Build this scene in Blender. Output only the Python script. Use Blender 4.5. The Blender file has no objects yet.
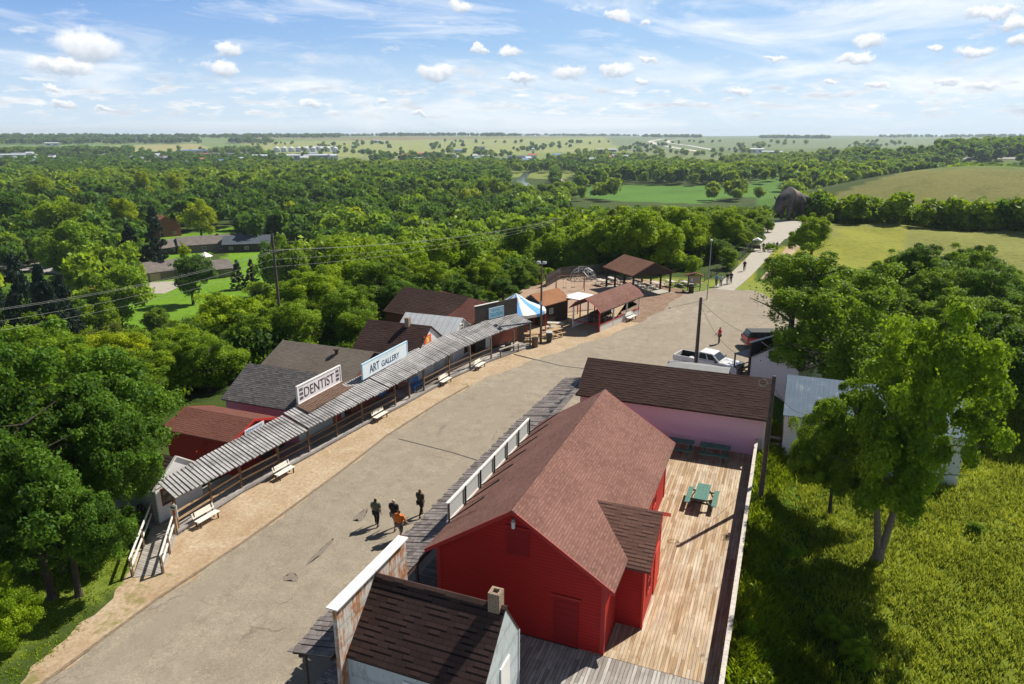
import bpy, bmesh, math, random
import numpy as np
from mathutils import Vector, Matrix
random.seed(7); RNG = np.random.default_rng(11)
SC = bpy.context.scene; COL = SC.collection
# ---------------------------------------------------------------- camera maths (street frame: +Y runs up the street)
FL = 700.0; PITCH = math.atan(207/FL); YAW = math.radians(21.6); CH = 20.0
_f = (0, math.cos(PITCH), -math.sin(PITCH)); _u = (0, math.sin(PITCH), math.cos(PITCH))
def ray(px, py):
    u = (px-512)/FL; v = (342-py)/FL
    d = (u, _f[1]+v*_u[1], _f[2]+v*_u[2]); c, s = math.cos(YAW), math.sin(YAW)
    return (d[0]*c-d[1]*s, d[0]*s+d[1]*c, d[2])
def gz(px, py, z=0.0):
    d = ray(px, py); t = (z-CH)/d[2]; return (d[0]*t, d[1]*t)
def project(x, y, z):
    c, s = math.cos(-YAW), math.sin(-YAW); X = x*c-y*s; Y = x*s+y*c; Z = z-CH
    dz = Y*_f[1]+Z*_f[2]; v = Y*_u[1]+Z*_u[2]
    return (512+FL*X/dz, 342-FL*v/dz)
def sm(t):
    t = np.clip(t, 0, 1); return t*t*(3-2*t)
def hill(x, y, cx, cy, s1, s2, rot=0):
    c, s = math.cos(rot), math.sin(rot); a = ((x-cx)*c+(y-cy)*s)/s1; b = (-(x-cx)*s+(y-cy)*c)/s2
    return np.exp(-(a*a+b*b)/2)
def pol(px, r, row=135):           # a spot in the direction of a picture point, r metres off
    d = ray(px, row); l = math.hypot(d[0], d[1]); return d[0]/l*r, d[1]/l*r
HC = pol(1000, 350); HC2 = pol(1010, 1150); HC3 = pol(880, 700)
def terrain(x, y):
    x = np.asarray(x, float); y = np.asarray(y, float); r = np.hypot(x, y)
    rim = np.interp(y, [-50, 62, 80, 96, 110, 200, 240], [-39, -39, -33, -27, -13.5, -6, -6])
    left = sm(1-(rim-x)/78.0)
    yend = 188-0.45*np.maximum(x, 0); e = sm(1-(y-yend)/62.0)
    m = left*e
    zp = -0.95*sm((x+0.35)/2.6)*sm((64-y)/10) + 0.9*sm((x-12)/30)
    zp = zp + 0.25*np.sin(x*0.31+y*0.11)*sm((x-3)/8) + 0.2*np.sin(y*0.23-x*0.17+1)*sm((x-3)/8)
    zp = zp - 0.25*sm((-30.5-x)/4)
    val = -21.0 - 5*sm((r-350)/500)
    val = val + 34*sm((r-1350)/2600) + 7*np.sin(x/700+1.3)*np.sin(y/900)*sm((r-1700)/1500)
    val = val + 29*hill(x, y, HC[0], HC[1], 66, 62, 0.2) + 30*hill(x, y, HC2[0], HC2[1], 160, 120, 0.3) + 9*hill(x, y, HC3[0], HC3[1], 150, 70, 0.3)
    return m*zp+(1-m)*val
def on_ground(px, py):    # where the ray through a picture point meets the ground
    d = ray(px, py); l = math.hypot(d[0], d[1]); r = 10.0
    while r < 15000:
        x, y = d[0]/l*r, d[1]/l*r
        if CH+d[2]/l*r <= float(terrain(x, y)): break
        r *= 1.004
    return x, y, float(terrain(x, y))
# ---------------------------------------------------------------- naming, parents
def tag(o, label=None, cat=None, group=None, kind=None):
    if label: o['label'] = label
    if cat: o['category'] = cat
    if group: o['group'] = group
    if kind: o['kind'] = kind
    return o
def thing(name, label, cat, loc=(0, 0, 0), rot=0, group=None):
    o = bpy.data.objects.new(name, None); COL.objects.link(o); o.location = loc; o.rotation_euler = (0, 0, rot)
    o.empty_display_size = 0.3
    return tag(o, label, cat, group)
def copy_tree(o, parent=None):
    c = o.copy(); COL.objects.link(c)
    if parent: c.parent = parent
    for ch in o.children: copy_tree(ch, c)
    return c
def mk(name, me, parent=None, mat=None):
    o = bpy.data.objects.new(name, me); COL.objects.link(o)
    if parent: o.parent = parent
    if mat: me.materials.append(mat)
    return o
# ---------------------------------------------------------------- mesh builder
class MB:
    def __init__(s, org=(0, 0, 0)): s.v = []; s.f = []; s.m = []; s.org = Vector(org); s.mi = 0
    def face(s, pts):
        n = len(s.v); s.v += [Vector(p) for p in pts]; s.f.append(tuple(range(n, n+len(pts)))); s.m.append(s.mi); return s
    def hexa(s, p):       # 8 corners: bottom ring ccw 0-3, top ring 4-7
        for q in ((3, 2, 1, 0), (4, 5, 6, 7), (0, 1, 5, 4), (1, 2, 6, 5), (2, 3, 7, 6), (3, 0, 4, 7)): s.face([p[i] for i in q])
        return s
    def box(s, x0, x1, y0, y1, z0, z1):
        if x0 > x1: x0, x1 = x1, x0
        if y0 > y1: y0, y1 = y1, y0
        return s.hexa([(x0, y0, z0), (x1, y0, z0), (x1, y1, z0), (x0, y1, z0), (x0, y0, z1), (x1, y0, z1), (x1, y1, z1), (x0, y1, z1)])
    def bar(s, p, q, w, h, up=(0, 0, 1)):   # box beam from p to q
        p = Vector(p); q = Vector(q); d = (q-p).normalized(); up = Vector(up)
        if abs(d.dot(up)) > 0.98: up = Vector((0, 1, 0))
        a = d.cross(up).normalized()*w/2; b = a.cross(d).normalized()*h/2
        return s.hexa([p-a-b, p+a-b, q+a-b, q-a-b, p-a+b, p+a+b, q+a+b, q-a+b])
    def tube(s, p, q, r, n=8, r2=None):
        p = Vector(p); q = Vector(q); d = (q-p).normalized(); r2 = r if r2 is None else r2
        up = Vector((0, 0, 1)) if abs(d.z) < 0.95 else Vector((1, 0, 0))
        a = d.cross(up).normalized(); b = d.cross(a).normalized()
        A = [p+(a*math.cos(t)+b*math.sin(t))*r for t in [2*math.pi*i/n for i in range(n)]]
        B = [q+(a*math.cos(t)+b*math.sin(t))*r2 for t in [2*math.pi*i/n for i in range(n)]]
        for i in range(n): j = (i+1) % n; s.face([A[j], A[i], B[i], B[j]])
        s.face(A); s.face(B[::-1]); return s
    def prism(s, poly, axis, a, b):         # polygon extruded along an axis; poly holds the two other coordinates in order
        def P(c, t):
            return {'x': (t, c[0], c[1]), 'y': (c[0], t, c[1]), 'z': (c[0], c[1], t)}[axis]
        n = len(poly)
        s.face([P(c, a) for c in poly]); s.face([P(c, b) for c in poly][::-1])
        for i in range(n): j = (i+1) % n; s.face([P(poly[j], a), P(poly[i], a), P(poly[i], b), P(poly[j], b)])
        return s
    def build(s, name, mat, parent=None, smooth=False, bevel=0, mats=None, merge=False):
        me = bpy.data.meshes.new(name)
        bm = bmesh.new(); uvl = bm.loops.layers.uv.new('UVMap')
        for f, mi in zip(s.f, s.m):
            vs = [bm.verts.new(s.v[i]-s.org) for i in f]
            try: fc = bm.faces.new(vs)
            except ValueError: continue
            fc.material_index = mi; fc.normal_update(); n = fc.normal
            if abs(n.z) > 0.985: t = Vector((1, 0, 0)); w = Vector((0, 1, 0))
            else:
                t = Vector((0, 0, 1)).cross(n).normalized(); w = n.cross(t).normalized()
            for l in fc.loops: p = l.vert.co+s.org; l[uvl].uv = (p.dot(t), p.dot(w))
        bmesh.ops.remove_doubles(bm, verts=bm.verts, dist=1e-4)
        bmesh.ops.recalc_face_normals(bm, faces=bm.faces)
        if smooth:
            for f in bm.faces: f.smooth = True
        bm.to_mesh(me); bm.free()
        o = mk(name, me, parent)
        for m_ in (mats or [mat]): me.materials.append(m_)
        if bevel:
            b = o.modifiers.new('bevel', 'BEVEL'); b.width = bevel; b.segments = 2; b.limit_method = 'ANGLE'
        return o
def rotz(p, a, c=(0, 0)):
    x, y = p[0]-c[0], p[1]-c[1]; ca, sa = math.cos(a), math.sin(a)
    return (c[0]+x*ca-y*sa, c[1]+x*sa+y*ca)+tuple(p[2:])
# ---------------------------------------------------------------- materials
class N:
    def __init__(s, nt): s.nt = nt
    def __call__(s, typ, ins=None, **kw):
        n = s.nt.nodes.new(typ)
        for k, v in kw.items(): setattr(n, k, v)
        for k, v in (ins or {}).items():
            i = n.inputs[k]
            if hasattr(v, 'is_output'): s.nt.links.new(v, i)
            else: i.default_value = v
        return n
    def math(s, op, a, b=0.0, c=None, clamp=False):
        n = s.nt.nodes.new('ShaderNodeMath'); n.operation = op; n.use_clamp = clamp
        for i, v in enumerate((a, b) if c is None else (a, b, c)):
            if hasattr(v, 'is_output'): s.nt.links.new(v, n.inputs[i])
            else: n.inputs[i].default_value = v
        return n.outputs[0]
    def mix(s, fac, a, b, mode='MIX'):
        n = s.nt.nodes.new('ShaderNodeMix'); n.data_type = 'RGBA'; n.blend_type = mode; n.clamp_factor = True
        for i, v in ((0, fac), (6, a), (7, b)):
            if hasattr(v, 'is_output'): s.nt.links.new(v, n.inputs[i])
            else: n.inputs[i].default_value = v if i == 0 else (v if len(v) == 4 else (*v, 1))
        return n.outputs[2]
    def ramp(s, fac, stops, interp='LINEAR'):
        n = s.nt.nodes.new('ShaderNodeValToRGB'); n.color_ramp.interpolation = interp
        s.nt.links.new(fac, n.inputs[0]); el = n.color_ramp.elements
        while len(el) < len(stops): el.new(0.5)
        for e, (p, c) in zip(el, stops): e.position = p; e.color = (c, c, c, 1) if isinstance(c, (int, float)) else (*c, 1)
        return n.outputs[0]
    def noise(s, vec, scale, detail=4, rough=0.55, dist=0, dim='3D'):
        n = s('ShaderNodeTexNoise', {'Scale': scale, 'Detail': detail, 'Roughness': rough, 'Distortion': dist}, noise_dimensions=dim)
        if vec is not None: s.nt.links.new(vec, n.inputs['Vector'])
        return n.outputs['Fac']
    def mapping(s, vec, scale=(1, 1, 1), rot=(0, 0, 0), loc=(0, 0, 0)):
        n = s('ShaderNodeMapping', {'Vector': vec, 'Scale': scale, 'Rotation': rot, 'Location': loc}); return n.outputs[0]
MATS = {}
def newmat(name):
    m = bpy.data.materials.new(name); m.use_nodes = True; nt = m.node_tree
    for n in list(nt.nodes): nt.nodes.remove(n)
    k = N(nt); out = k('ShaderNodeOutputMaterial'); MATS[name] = m
    return m, k, out
def finish(k, out, col, rough=0.8, bump=None, bstr=0.3, bdist=0.02, metal=0.0, spec=0.3):
    b = k('ShaderNodeBsdfPrincipled', {'Base Color': col if hasattr(col, 'is_output') else (*col, 1), 'Roughness': rough, 'Metallic': metal, 'Specular IOR Level': spec})
    if bump is not None:
        bn = k('ShaderNodeBump', {'Strength': bstr, 'Distance': bdist, 'Height': bump}); k.nt.links.new(bn.outputs[0], b.inputs['Normal'])
    k.nt.links.new(b.outputs[0], out.inputs['Surface'])
def uvpos(k):
    u = k('ShaderNodeUVMap').outputs[0]; g = k('ShaderNodeNewGeometry').outputs['Position']; return u, g
def plain(name, col, rough=0.6, var=0.25, scale=3.0, metal=0.0, spec=0.35, grain=0.0):
    m, k, out = newmat(name); _, g = uvpos(k)
    g = k('ShaderNodeTexCoord').outputs['Object']
    n = k.noise(g, scale, 5, 0.6); n2 = k.noise(g, scale*9, 3, 0.6)
    f = k.math('ADD', k.math('MULTIPLY', n, 0.65), k.math('MULTIPLY', n2, 0.35))
    c = k.ramp(f, [(0.3, tuple(x*(1-var) for x in col)), (0.7, tuple(min(1, x*(1+var)) for x in col))])
    finish(k, out, c, rough, n2 if grain else None, grain, 0.01, metal, spec); return m
def shingle(name, c1, c2, dark, row=0.145, wid=0.32, slot=0.6, moss=0.12):
    m, k, out = newmat(name); u, g = uvpos(k)
    wob = k.noise(g, 1.3, 2); 
    b = k('ShaderNodeTexBrick', {'Vector': u, 'Color1': (0, 0, 0, 1), 'Color2': (1, 1, 1, 1), 'Mortar': (0.5, 0.5, 0.5, 1), 'Scale': 1.0, 'Mortar Size': 0.008, 'Mortar Smooth': 0.1, 'Bias': 0.0, 'Brick Width': wid, 'Row Height': row}, offset=0.5, squash=1.0)
    rnd = b.outputs['Color']; mort = b.outputs['Fac']
    v = k('ShaderNodeSeparateXYZ', {0: u}).outputs[1]; fr = k.math('FRACT', k.math('DIVIDE', v, row))
    sh = k.ramp(fr, [(0.0, 1.0), (0.24, 1.0), (0.36, 0.0)])           # painted shadow dash under the butt edge of each course
    on = k.ramp(rnd, [(0.45, 0.12), (0.52, 1.0)])
    edge = k.math('MULTIPLY', sh, on)
    gr = k.noise(g, 60, 2, 0.7); big = k.noise(g, 0.5, 4, 0.6)
    col = k.mix(rnd, c1, c2); col = k.mix(k.math('MULTIPLY', gr, 0.5), col, tuple(x*0.6 for x in c1)); 
    col = k.mix(k.math('MULTIPLY', k.ramp(big, [(0.45, 0.0), (0.7, 1.0)]), moss*2), col, tuple(x*1.35+0.01 for x in c2))
    col = k.mix(k.math('MULTIPLY', edge, slot), col, dark); col = k.mix(k.math('MULTIPLY', mort, slot*0.7), col, dark)
    hgt = k.math('ADD', k.math('MULTIPLY', k.math('SUBTRACT', 1.0, fr), 0.6), k.math('MULTIPLY', rnd, 0.5))
    finish(k, out, col, 0.92, k.math('ADD', hgt, k.math('MULTIPLY', gr, 0.3)), 0.6, 0.012, spec=0.15); return m
def siding(name, col, pitch=0.13, grime=0.25, gcol=(0.12, 0.1, 0.09), line=0.5):
    m, k, out = newmat(name); u, g = uvpos(k)
    v = k('ShaderNodeSeparateXYZ', {0: u}).outputs[1]; fr = k.math('FRACT', k.math('DIVIDE', v, pitch))
    ln = k.ramp(fr, [(0.0, 1.0), (0.1, 1.0), (0.2, 0.0)])
    n = k.noise(k.mapping(u, (0.5, 4, 1)), 2.0, 5, 0.65); n2 = k.noise(g, 12, 4, 0.7)
    c = k.mix(k.math('MULTIPLY', k.ramp(n, [(0.45, 0.0), (0.75, 1.0)]), grime), col, gcol)
    c = k.mix(k.math('MULTIPLY', n2, 0.15), c, tuple(x*0.7 for x in col))
    c = k.mix(k.math('MULTIPLY', ln, line), c, tuple(x*0.35 for x in col))
    finish(k, out, c, 0.7, fr, 0.5, 0.015, spec=0.25); return m
def planks(name, cols, width=0.14, along='v', gap=0.5, length=2.4, grain=True, world=False):
    """boards: 'along' is the uv axis the board runs along"""
    m, k, out = newmat(name); u, g = uvpos(k)
    s = k('ShaderNodeSeparateXYZ', {0: g if world else u}); a, b = (s.outputs[0], s.outputs[1]) if along == 'v' else (s.outputs[1], s.outputs[0])
    q = k.math('DIVIDE', a, width); idx = k.math('FLOOR', q); fr = k.math('FRACT', q)
    w1 = k('ShaderNodeTexWhiteNoise', {'W': idx}, noise_dimensions='1D').outputs[0]
    seg = k.math('FLOOR', k.math('ADD', k.math('DIVIDE', b, length), k.math('MULTIPLY', w1, 7.3)))
    w2 = k('ShaderNodeTexWhiteNoise', {'W': k.math('ADD', k.math('MULTIPLY', idx, 17.13), seg)}, noise_dimensions='1D').outputs[0]
    st = len(cols); base = k.ramp(w2, [(i/(st-1), c) for i, c in enumerate(cols)])
    gv = k('ShaderNodeCombineXYZ', {0: k.math('MULTIPLY', a, 14.0), 1: k.math('MULTIPLY', b, 0.9), 2: k.math('MULTIPLY', w2, 9.0)}).outputs[0]
    gn = k.noise(gv, 1.0, 5, 0.7, 0.4); bg = k.noise(g, 0.7, 5, 0.65)
    c = k.mix(k.ramp(gn, [(0.42, 0.0), (0.72, 0.75)]), base, tuple(x*0.42 for x in cols[0]))
    c = k.mix(k.ramp(bg, [(0.5, 0.0), (0.75, 0.45)]), c, tuple(min(1, x*1.25) for x in cols[-1]))
    edge = k.ramp(fr, [(0.0, 1.0), (0.05, 1.0), (0.1, 0.0), (0.92, 0.0), (0.97, 1.0)])
    c = k.mix(k.math('MULTIPLY', edge, gap), c, (0.015, 0.012, 0.01))
    finish(k, out, c, 0.85, k.math('SUBTRACT', gn, edge), 0.4, 0.01, spec=0.2); return m
def metal_sheet(name, col, rust=0.0, rib=0.2, rough=0.45, along='u', ribs=0.5, rustcol=(0.28, 0.1, 0.03)):
    m, k, out = newmat(name); u, g = uvpos(k)
    s = k('ShaderNodeSeparateXYZ', {0: u}); a = s.outputs[0 if along == 'u' else 1]
    fr = k.math('FRACT', k.math('DIVIDE', a, rib)); w = k.math('SINE', k.math('MULTIPLY', fr, 6.2832))
    n = k.noise(g, 1.4, 6, 0.65, 0.5); n2 = k.noise(k.mapping(u, (6, 0.8, 1)), 1.5, 5, 0.7)
    c = k.mix(n, tuple(x*0.75 for x in col), tuple(min(1, x*1.2) for x in col))
    if rust: c = k.mix(k.ramp(k.math('ADD', k.math('MULTIPLY', n, 0.6), k.math('MULTIPLY', n2, 0.5)), [(0.62-rust*0.25, 0.0), (0.72-rust*0.2, 1.0)]), c, rustcol)
    c = k.mix(k.math('MULTIPLY', k.ramp(fr, [(0.0, 1.0), (0.08, 0.6), (0.2, 0.0)]), ribs), c, tuple(x*0.35 for x in col))
    finish(k, out, c, rough, w, 0.25, 0.01, metal=0.0, spec=0.3); return m
def leafmat(name, c_dark, c_mid, c_light, trans=0.32):
    m, k, out = newmat(name)
    t = k('ShaderNodeAttribute', attribute_name='tone').outputs['Fac']; r = k('ShaderNodeObjectInfo').outputs['Random']
    g = k('ShaderNodeNewGeometry').outputs['Position']; n = k.noise(g, 0.35, 3)
    f = k.math('ADD', k.math('MULTIPLY', t, 0.75), k.math('ADD', k.math('MULTIPLY', r, 0.3), k.math('MULTIPLY', n, 0.3)))
    f = k.math('SUBTRACT', f, 0.2, clamp=True)
    c = k.ramp(f, [(0.1, c_dark), (0.5, c_mid), (0.95, c_light)])
    d = k('ShaderNodeBsdfPrincipled', {'Base Color': c, 'Roughness': 0.6, 'Specular IOR Level': 0.22})
    tc = k.mix(0.5, c, tuple(min(1, x*1.5) for x in c_light)); tr = k('ShaderNodeBsdfTranslucent', {'Color': tc})
    mx = k('ShaderNodeMixShader', {0: trans, 1: d.outputs[0], 2: tr.outputs[0]}); k.nt.links.new(mx.outputs[0], out.inputs['Surface']); return m
# ---------------------------------------------------------------- the palette
M = {}
M['sh_brown'] = shingle('brown_shingles', (0.062, 0.036, 0.03), (0.10, 0.06, 0.05), (0.009, 0.005, 0.006), 0.2, 0.42, 0.95)
M['sh_red'] = shingle('reddish_shingles', (0.165, 0.082, 0.066), (0.285, 0.152, 0.122), (0.09, 0.045, 0.038), 0.13, 0.2, 0.5)
M['sh_redb'] = shingle('red_brown_shingles', (0.15, 0.06, 0.045), (0.21, 0.09, 0.068), (0.04, 0.015, 0.012), 0.16, 0.3, 0.6)
M['sh_grey'] = shingle('grey_shingles', (0.10, 0.095, 0.095), (0.23, 0.215, 0.21), (0.03, 0.027, 0.027), 0.16, 0.3, 0.75)
M['sh_tan'] = shingle('grey_brown_shingles', (0.15, 0.125, 0.105), (0.21, 0.18, 0.15), (0.06, 0.05, 0.042), 0.15, 0.3, 0.5)
M['sh_orange'] = shingle('orange_brown_shingles', (0.30, 0.14, 0.07), (0.38, 0.19, 0.10), (0.14, 0.06, 0.03), 0.16, 0.3, 0.5)
M['sh_far'] = shingle('far_grey_shingles', (0.15, 0.13, 0.12), (0.25, 0.22, 0.2), (0.08, 0.07, 0.06), 0.3, 0.9, 0.4)
M['red'] = siding('barn_red_siding', (0.46, 0.018, 0.016), 0.15, 0.5, (0.24, 0.012, 0.014), 0.75)
M['red2'] = siding('dull_red_siding', (0.26, 0.022, 0.018), 0.15, 0.3, (0.1, 0.01, 0.01), 0.4)
M['lilac'] = siding('bounce_tinted_white_siding', (0.84, 0.62, 0.78), 0.13, 0.12, (0.62, 0.46, 0.62), 0.22)  # white siding, with pink bounce light from the barn put into its colour
M['pink'] = siding('pink_siding', (0.66, 0.34, 0.46), 0.15, 0.25, (0.3, 0.12, 0.15), 0.35)
M['white'] = siding('white_siding', (0.74, 0.74, 0.74), 0.13, 0.2, (0.4, 0.38, 0.35), 0.35)
M['wpaint'] = plain('white_paint', (0.74, 0.73, 0.70), 0.6, 0.12, 2.5)
M['wpaint2'] = plain('worn_white_paint', (0.52, 0.48, 0.42), 0.75, 0.4, 9, grain=0.3)
M['redtrim'] = plain('red_trim_paint', (0.42, 0.03, 0.025), 0.55, 0.15)
M['brownsid'] = siding('dark_brown_siding', (0.06, 0.04, 0.03), 0.2, 0.3, (0.02, 0.015, 0.012), 0.6)
M['darkboard'] = siding('weathered_dark_boards', (0.07, 0.06, 0.052), 0.2, 0.5, (0.16, 0.14, 0.12), 0.8)
M['brickred'] = siding('brick_wall', (0.28, 0.09, 0.055), 0.09, 0.3, (0.15, 0.06, 0.04), 0.5)
M['tan_wall'] = siding('tan_siding', (0.42, 0.33, 0.23), 0.2, 0.2, (0.3, 0.24, 0.17), 0.3)
M['taupe_wall'] = siding('taupe_siding', (0.2, 0.16, 0.13), 0.2, 0.2, (0.14, 0.1, 0.08), 0.3)
M['paleblue_wall'] = siding('pale_blue_siding', (0.5, 0.56, 0.56), 0.2, 0.2, (0.3, 0.3, 0.3), 0.3)
M['grn_wall'] = siding('pale_green_grey_siding', (0.36, 0.38, 0.34), 0.2, 0.3, (0.2, 0.2, 0.18), 0.4)
M['galv'] = metal_sheet('galvanised_sheet', (0.52, 0.56, 0.58), 0.0, 0.25, 0.4)
M['galvroof'] = metal_sheet('galvanised_roof', (0.66, 0.68, 0.68), 0.0, 0.6, 0.4, ribs=0.6)
M['galvblue'] = metal_sheet('worn_galvanised_roof', (0.25, 0.33, 0.42), 0.12, 0.3, 0.4, rustcol=(0.5, 0.52, 0.55))  # base darkened to carry tree shade; the paler patches are wear
M['corr'] = metal_sheet('corrugated_roof', (0.27, 0.28, 0.28), 0.1, 0.22, 0.5, ribs=0.25, rustcol=(0.3, 0.27, 0.22))
M['tin'] = metal_sheet('painted_tin_siding', (0.5, 0.56, 0.58), 0.25, 0.9, 0.5, along='v', rustcol=(0.34, 0.37, 0.37), ribs=0.4)
M['rusty'] = metal_sheet('rusty_tin', (0.55, 0.54, 0.5), 0.5, 0.8, 0.7, along='v', ribs=0.5, rustcol=(0.36, 0.14, 0.045))
M['deck_new'] = planks('tan_deck_boards', [(0.32, 0.205, 0.115), (0.42, 0.295, 0.18), (0.53, 0.415, 0.275), (0.46, 0.36, 0.26), (0.60, 0.52, 0.40)], 0.14, 'v', 0.55, 2.6)
M['deck_old'] = planks('grey_deck_boards', [(0.26, 0.235, 0.21), (0.33, 0.30, 0.275), (0.42, 0.4, 0.37), (0.5, 0.48, 0.45)], 0.15, 'v', 0.7, 1.6)
M['wood_grey'] = planks('weathered_grey_boards', [(0.14, 0.12, 0.115), (0.2, 0.175, 0.168), (0.28, 0.25, 0.24)], 0.3, 'u', 0.0, 9)
M['wood_pale'] = planks('pale_weathered_boards', [(0.235, 0.228, 0.228), (0.33, 0.322, 0.325), (0.43, 0.42, 0.425)], 0.4, 'u', 0.0, 9)
M['wood_dark'] = plain('dark_wood', (0.075, 0.05, 0.035), 0.85, 0.4, 6, grain=0.3)
M['wood_tan'] = plain('tan_wood', (0.42, 0.28, 0.16), 0.8, 0.35, 7, grain=0.3)
M['wood_post'] = plain('brown_post_wood', (0.16, 0.105, 0.07), 0.85, 0.35, 6, grain=0.3)
M['pole'] = plain('utility_pole_wood', (0.10, 0.08, 0.07), 0.9, 0.35, 5, grain=0.4)
M['cream'] = plain('cream_bench_paint', (0.74, 0.71, 0.62), 0.6, 0.12, 8)
M['pic_green'] = plain('green_table_paint', (0.065, 0.18, 0.145), 0.6, 0.25, 6, grain=0.2)
M['brick'] = plain('chimney_brick', (0.28, 0.19, 0.13), 0.9, 0.4, 25, grain=0.5)
M['black'] = plain('black_iron', (0.02, 0.02, 0.02), 0.5, 0.2)
M['greymet'] = plain('grey_metal', (0.4, 0.41, 0.42), 0.4, 0.15, metal=0.5)
M['darkgrey'] = plain('dark_grey_plastic', (0.05, 0.055, 0.055), 0.6, 0.2)
M['binlid'] = plain('pale_bin_lid', (0.45, 0.47, 0.48), 0.5, 0.1)
M['concrete'] = plain('pale_concrete', (0.38, 0.35, 0.30), 0.9, 0.14, 0.8, grain=0.3)
M['navy'] = plain('dark_blue_lettering', (0.05, 0.09, 0.16), 0.6, 0.2)
M['charcoal'] = plain('charcoal_lettering', (0.05, 0.04, 0.045), 0.6, 0.2)
M['teal'] = plain('teal_sign_paint', (0.07, 0.42, 0.5), 0.6, 0.15)
M['paleblue'] = plain('pale_blue_paint', (0.45, 0.66, 0.8), 0.6, 0.12)
M['bluepaint'] = plain('blue_paint', (0.05, 0.25, 0.6), 0.6, 0.15)
M['lav_sign'] = plain('off_white_sign_board', (0.68, 0.64, 0.66), 0.6, 0.1)
M['orange'] = plain('orange_red_sign', (0.62, 0.10, 0.03), 0.6, 0.3, 8)
M['yellow'] = plain('yellow_sign', (0.7, 0.5, 0.12), 0.6, 0.2, 9)
def glassm():
    m, k, out = newmat('window_glass'); finish(k, out, (0.03, 0.04, 0.05), 0.08, spec=0.7); return m
M['glass'] = glassm()
def canvas():
    m, k, out = newmat('tent_canvas'); 
    o = k('ShaderNodeTexCoord').outputs['Object']; s = k('ShaderNodeSeparateXYZ', {0: o})
    a = k.math('ARCTAN2', s.outputs[1], s.outputs[0]); q = k.math('FRACT', k.math('ADD', k.math('MULTIPLY', a, 6/6.2832), 0.12))
    f = k.ramp(q, [(0.0, 0.0), (0.5, 1.0)], 'CONSTANT'); c = k.mix(f, (0.78, 0.78, 0.74), (0.12, 0.36, 0.72))
    finish(k, out, c, 0.7, spec=0.2); return m
M['canvas'] = canvas()
def asphalt():
    m, k, out = newmat('chip_seal_asphalt'); g = k('ShaderNodeNewGeometry').outputs['Position']
    n1 = k.noise(g, 0.12, 6, 0.6, 0.8); n2 = k.noise(g, 1.1, 6, 0.65); n3 = k.noise(g, 14, 5, 0.85); n4 = k.noise(g, 4.5, 5, 0.8)
    c = k.ramp(n1, [(0.3, (0.34, 0.29, 0.22)), (0.5, (0.415, 0.36, 0.275)), (0.7, (0.49, 0.43, 0.335))])
    c = k.mix(k.ramp(n2, [(0.38, 0.5), (0.6, 0.0)]), c, (0.225, 0.19, 0.15)); c = k.mix(k.ramp(n3, [(0.35, 0.65), (0.7, 0.0)]), c, (0.11, 0.09, 0.07)); c = k.mix(k.ramp(n3, [(0.56, 0.0), (0.8, 0.7)]), c, (0.62, 0.55, 0.45))
    c = k.mix(k.ramp(n4, [(0.56, 0.0), (0.7, 0.5)]), c, (0.16, 0.13, 0.1)); c = k.mix(k.ramp(n4, [(0.3, 0.4), (0.42, 0.0)]), c, (0.55, 0.47, 0.36))
    # tyre-worn streaks along the street
    st = k.noise(k.mapping(g, (1.2, 0.06, 1), (0, 0, 0.02)), 1.0, 4, 0.6, 0.3); c = k.mix(k.ramp(st, [(0.46, 0.0), (0.62, 0.75)]), c, (0.27, 0.235, 0.185))
    wp = k('ShaderNodeVectorMath', {0: g, 1: k('ShaderNodeVectorMath', {0: k('ShaderNodeTexNoise', {'Vector': g, 'Scale': 0.5, 'Detail': 4.0}).outputs['Color'], 1: (2.2, 2.2, 0)}, operation='MULTIPLY').outputs[0]}, operation='ADD').outputs[0]
    vo = k('ShaderNodeTexVoronoi', {'Vector': wp, 'Scale': 0.16}, feature='DISTANCE_TO_EDGE').outputs['Distance']
    cr = k.ramp(vo, [(0.0, 1.0), (0.003, 0.8), (0.007, 0.0)]); cm = k.ramp(k.noise(g, 0.35, 3), [(0.5, 0.0), (0.65, 0.5)])
    c = k.mix(k.math('MULTIPLY', cr, cm), c, (0.07, 0.055, 0.045))
    vs = k('ShaderNodeTexVoronoi', {'Vector': wp, 'Scale': 0.22}).outputs['Distance']
    c = k.mix(k.ramp(vs, [(0.03, 0.25), (0.08, 0.0)]), c, (0.16, 0.14, 0.12))
    finish(k, out, c, 0.9, n3, 0.5, 0.01, spec=0.2); return m
M['asphalt'] = asphalt()
def dirt():
    m, k, out = newmat('tan_gravel_dirt'); g = k('ShaderNodeNewGeometry').outputs['Position']
    n1 = k.noise(g, 0.5, 6, 0.65, 0.6); n2 = k.noise(g, 5, 5, 0.75); n3 = k.noise(g, 30, 3, 0.8)
    c = k.ramp(n1, [(0.3, (0.37, 0.27, 0.17)), (0.5, (0.46, 0.36, 0.245)), (0.7, (0.53, 0.44, 0.325))])
    c = k.mix(k.ramp(n2, [(0.38, 0.5), (0.6, 0.0)]), c, (0.2, 0.12, 0.06)); c = k.mix(k.ramp(n3, [(0.55, 0.0), (0.75, 0.55)]), c, (0.62, 0.52, 0.4))
    c = k.mix(k.ramp(k.noise(g, 0.33, 6, 0.7), [(0.6, 0.0), (0.66, 0.7)]), c, (0.17, 0.17, 0.04))
    finish(k, out, c, 0.95, n2, 0.6, 0.03, spec=0.1); return m
M['dirt'] = dirt()
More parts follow.
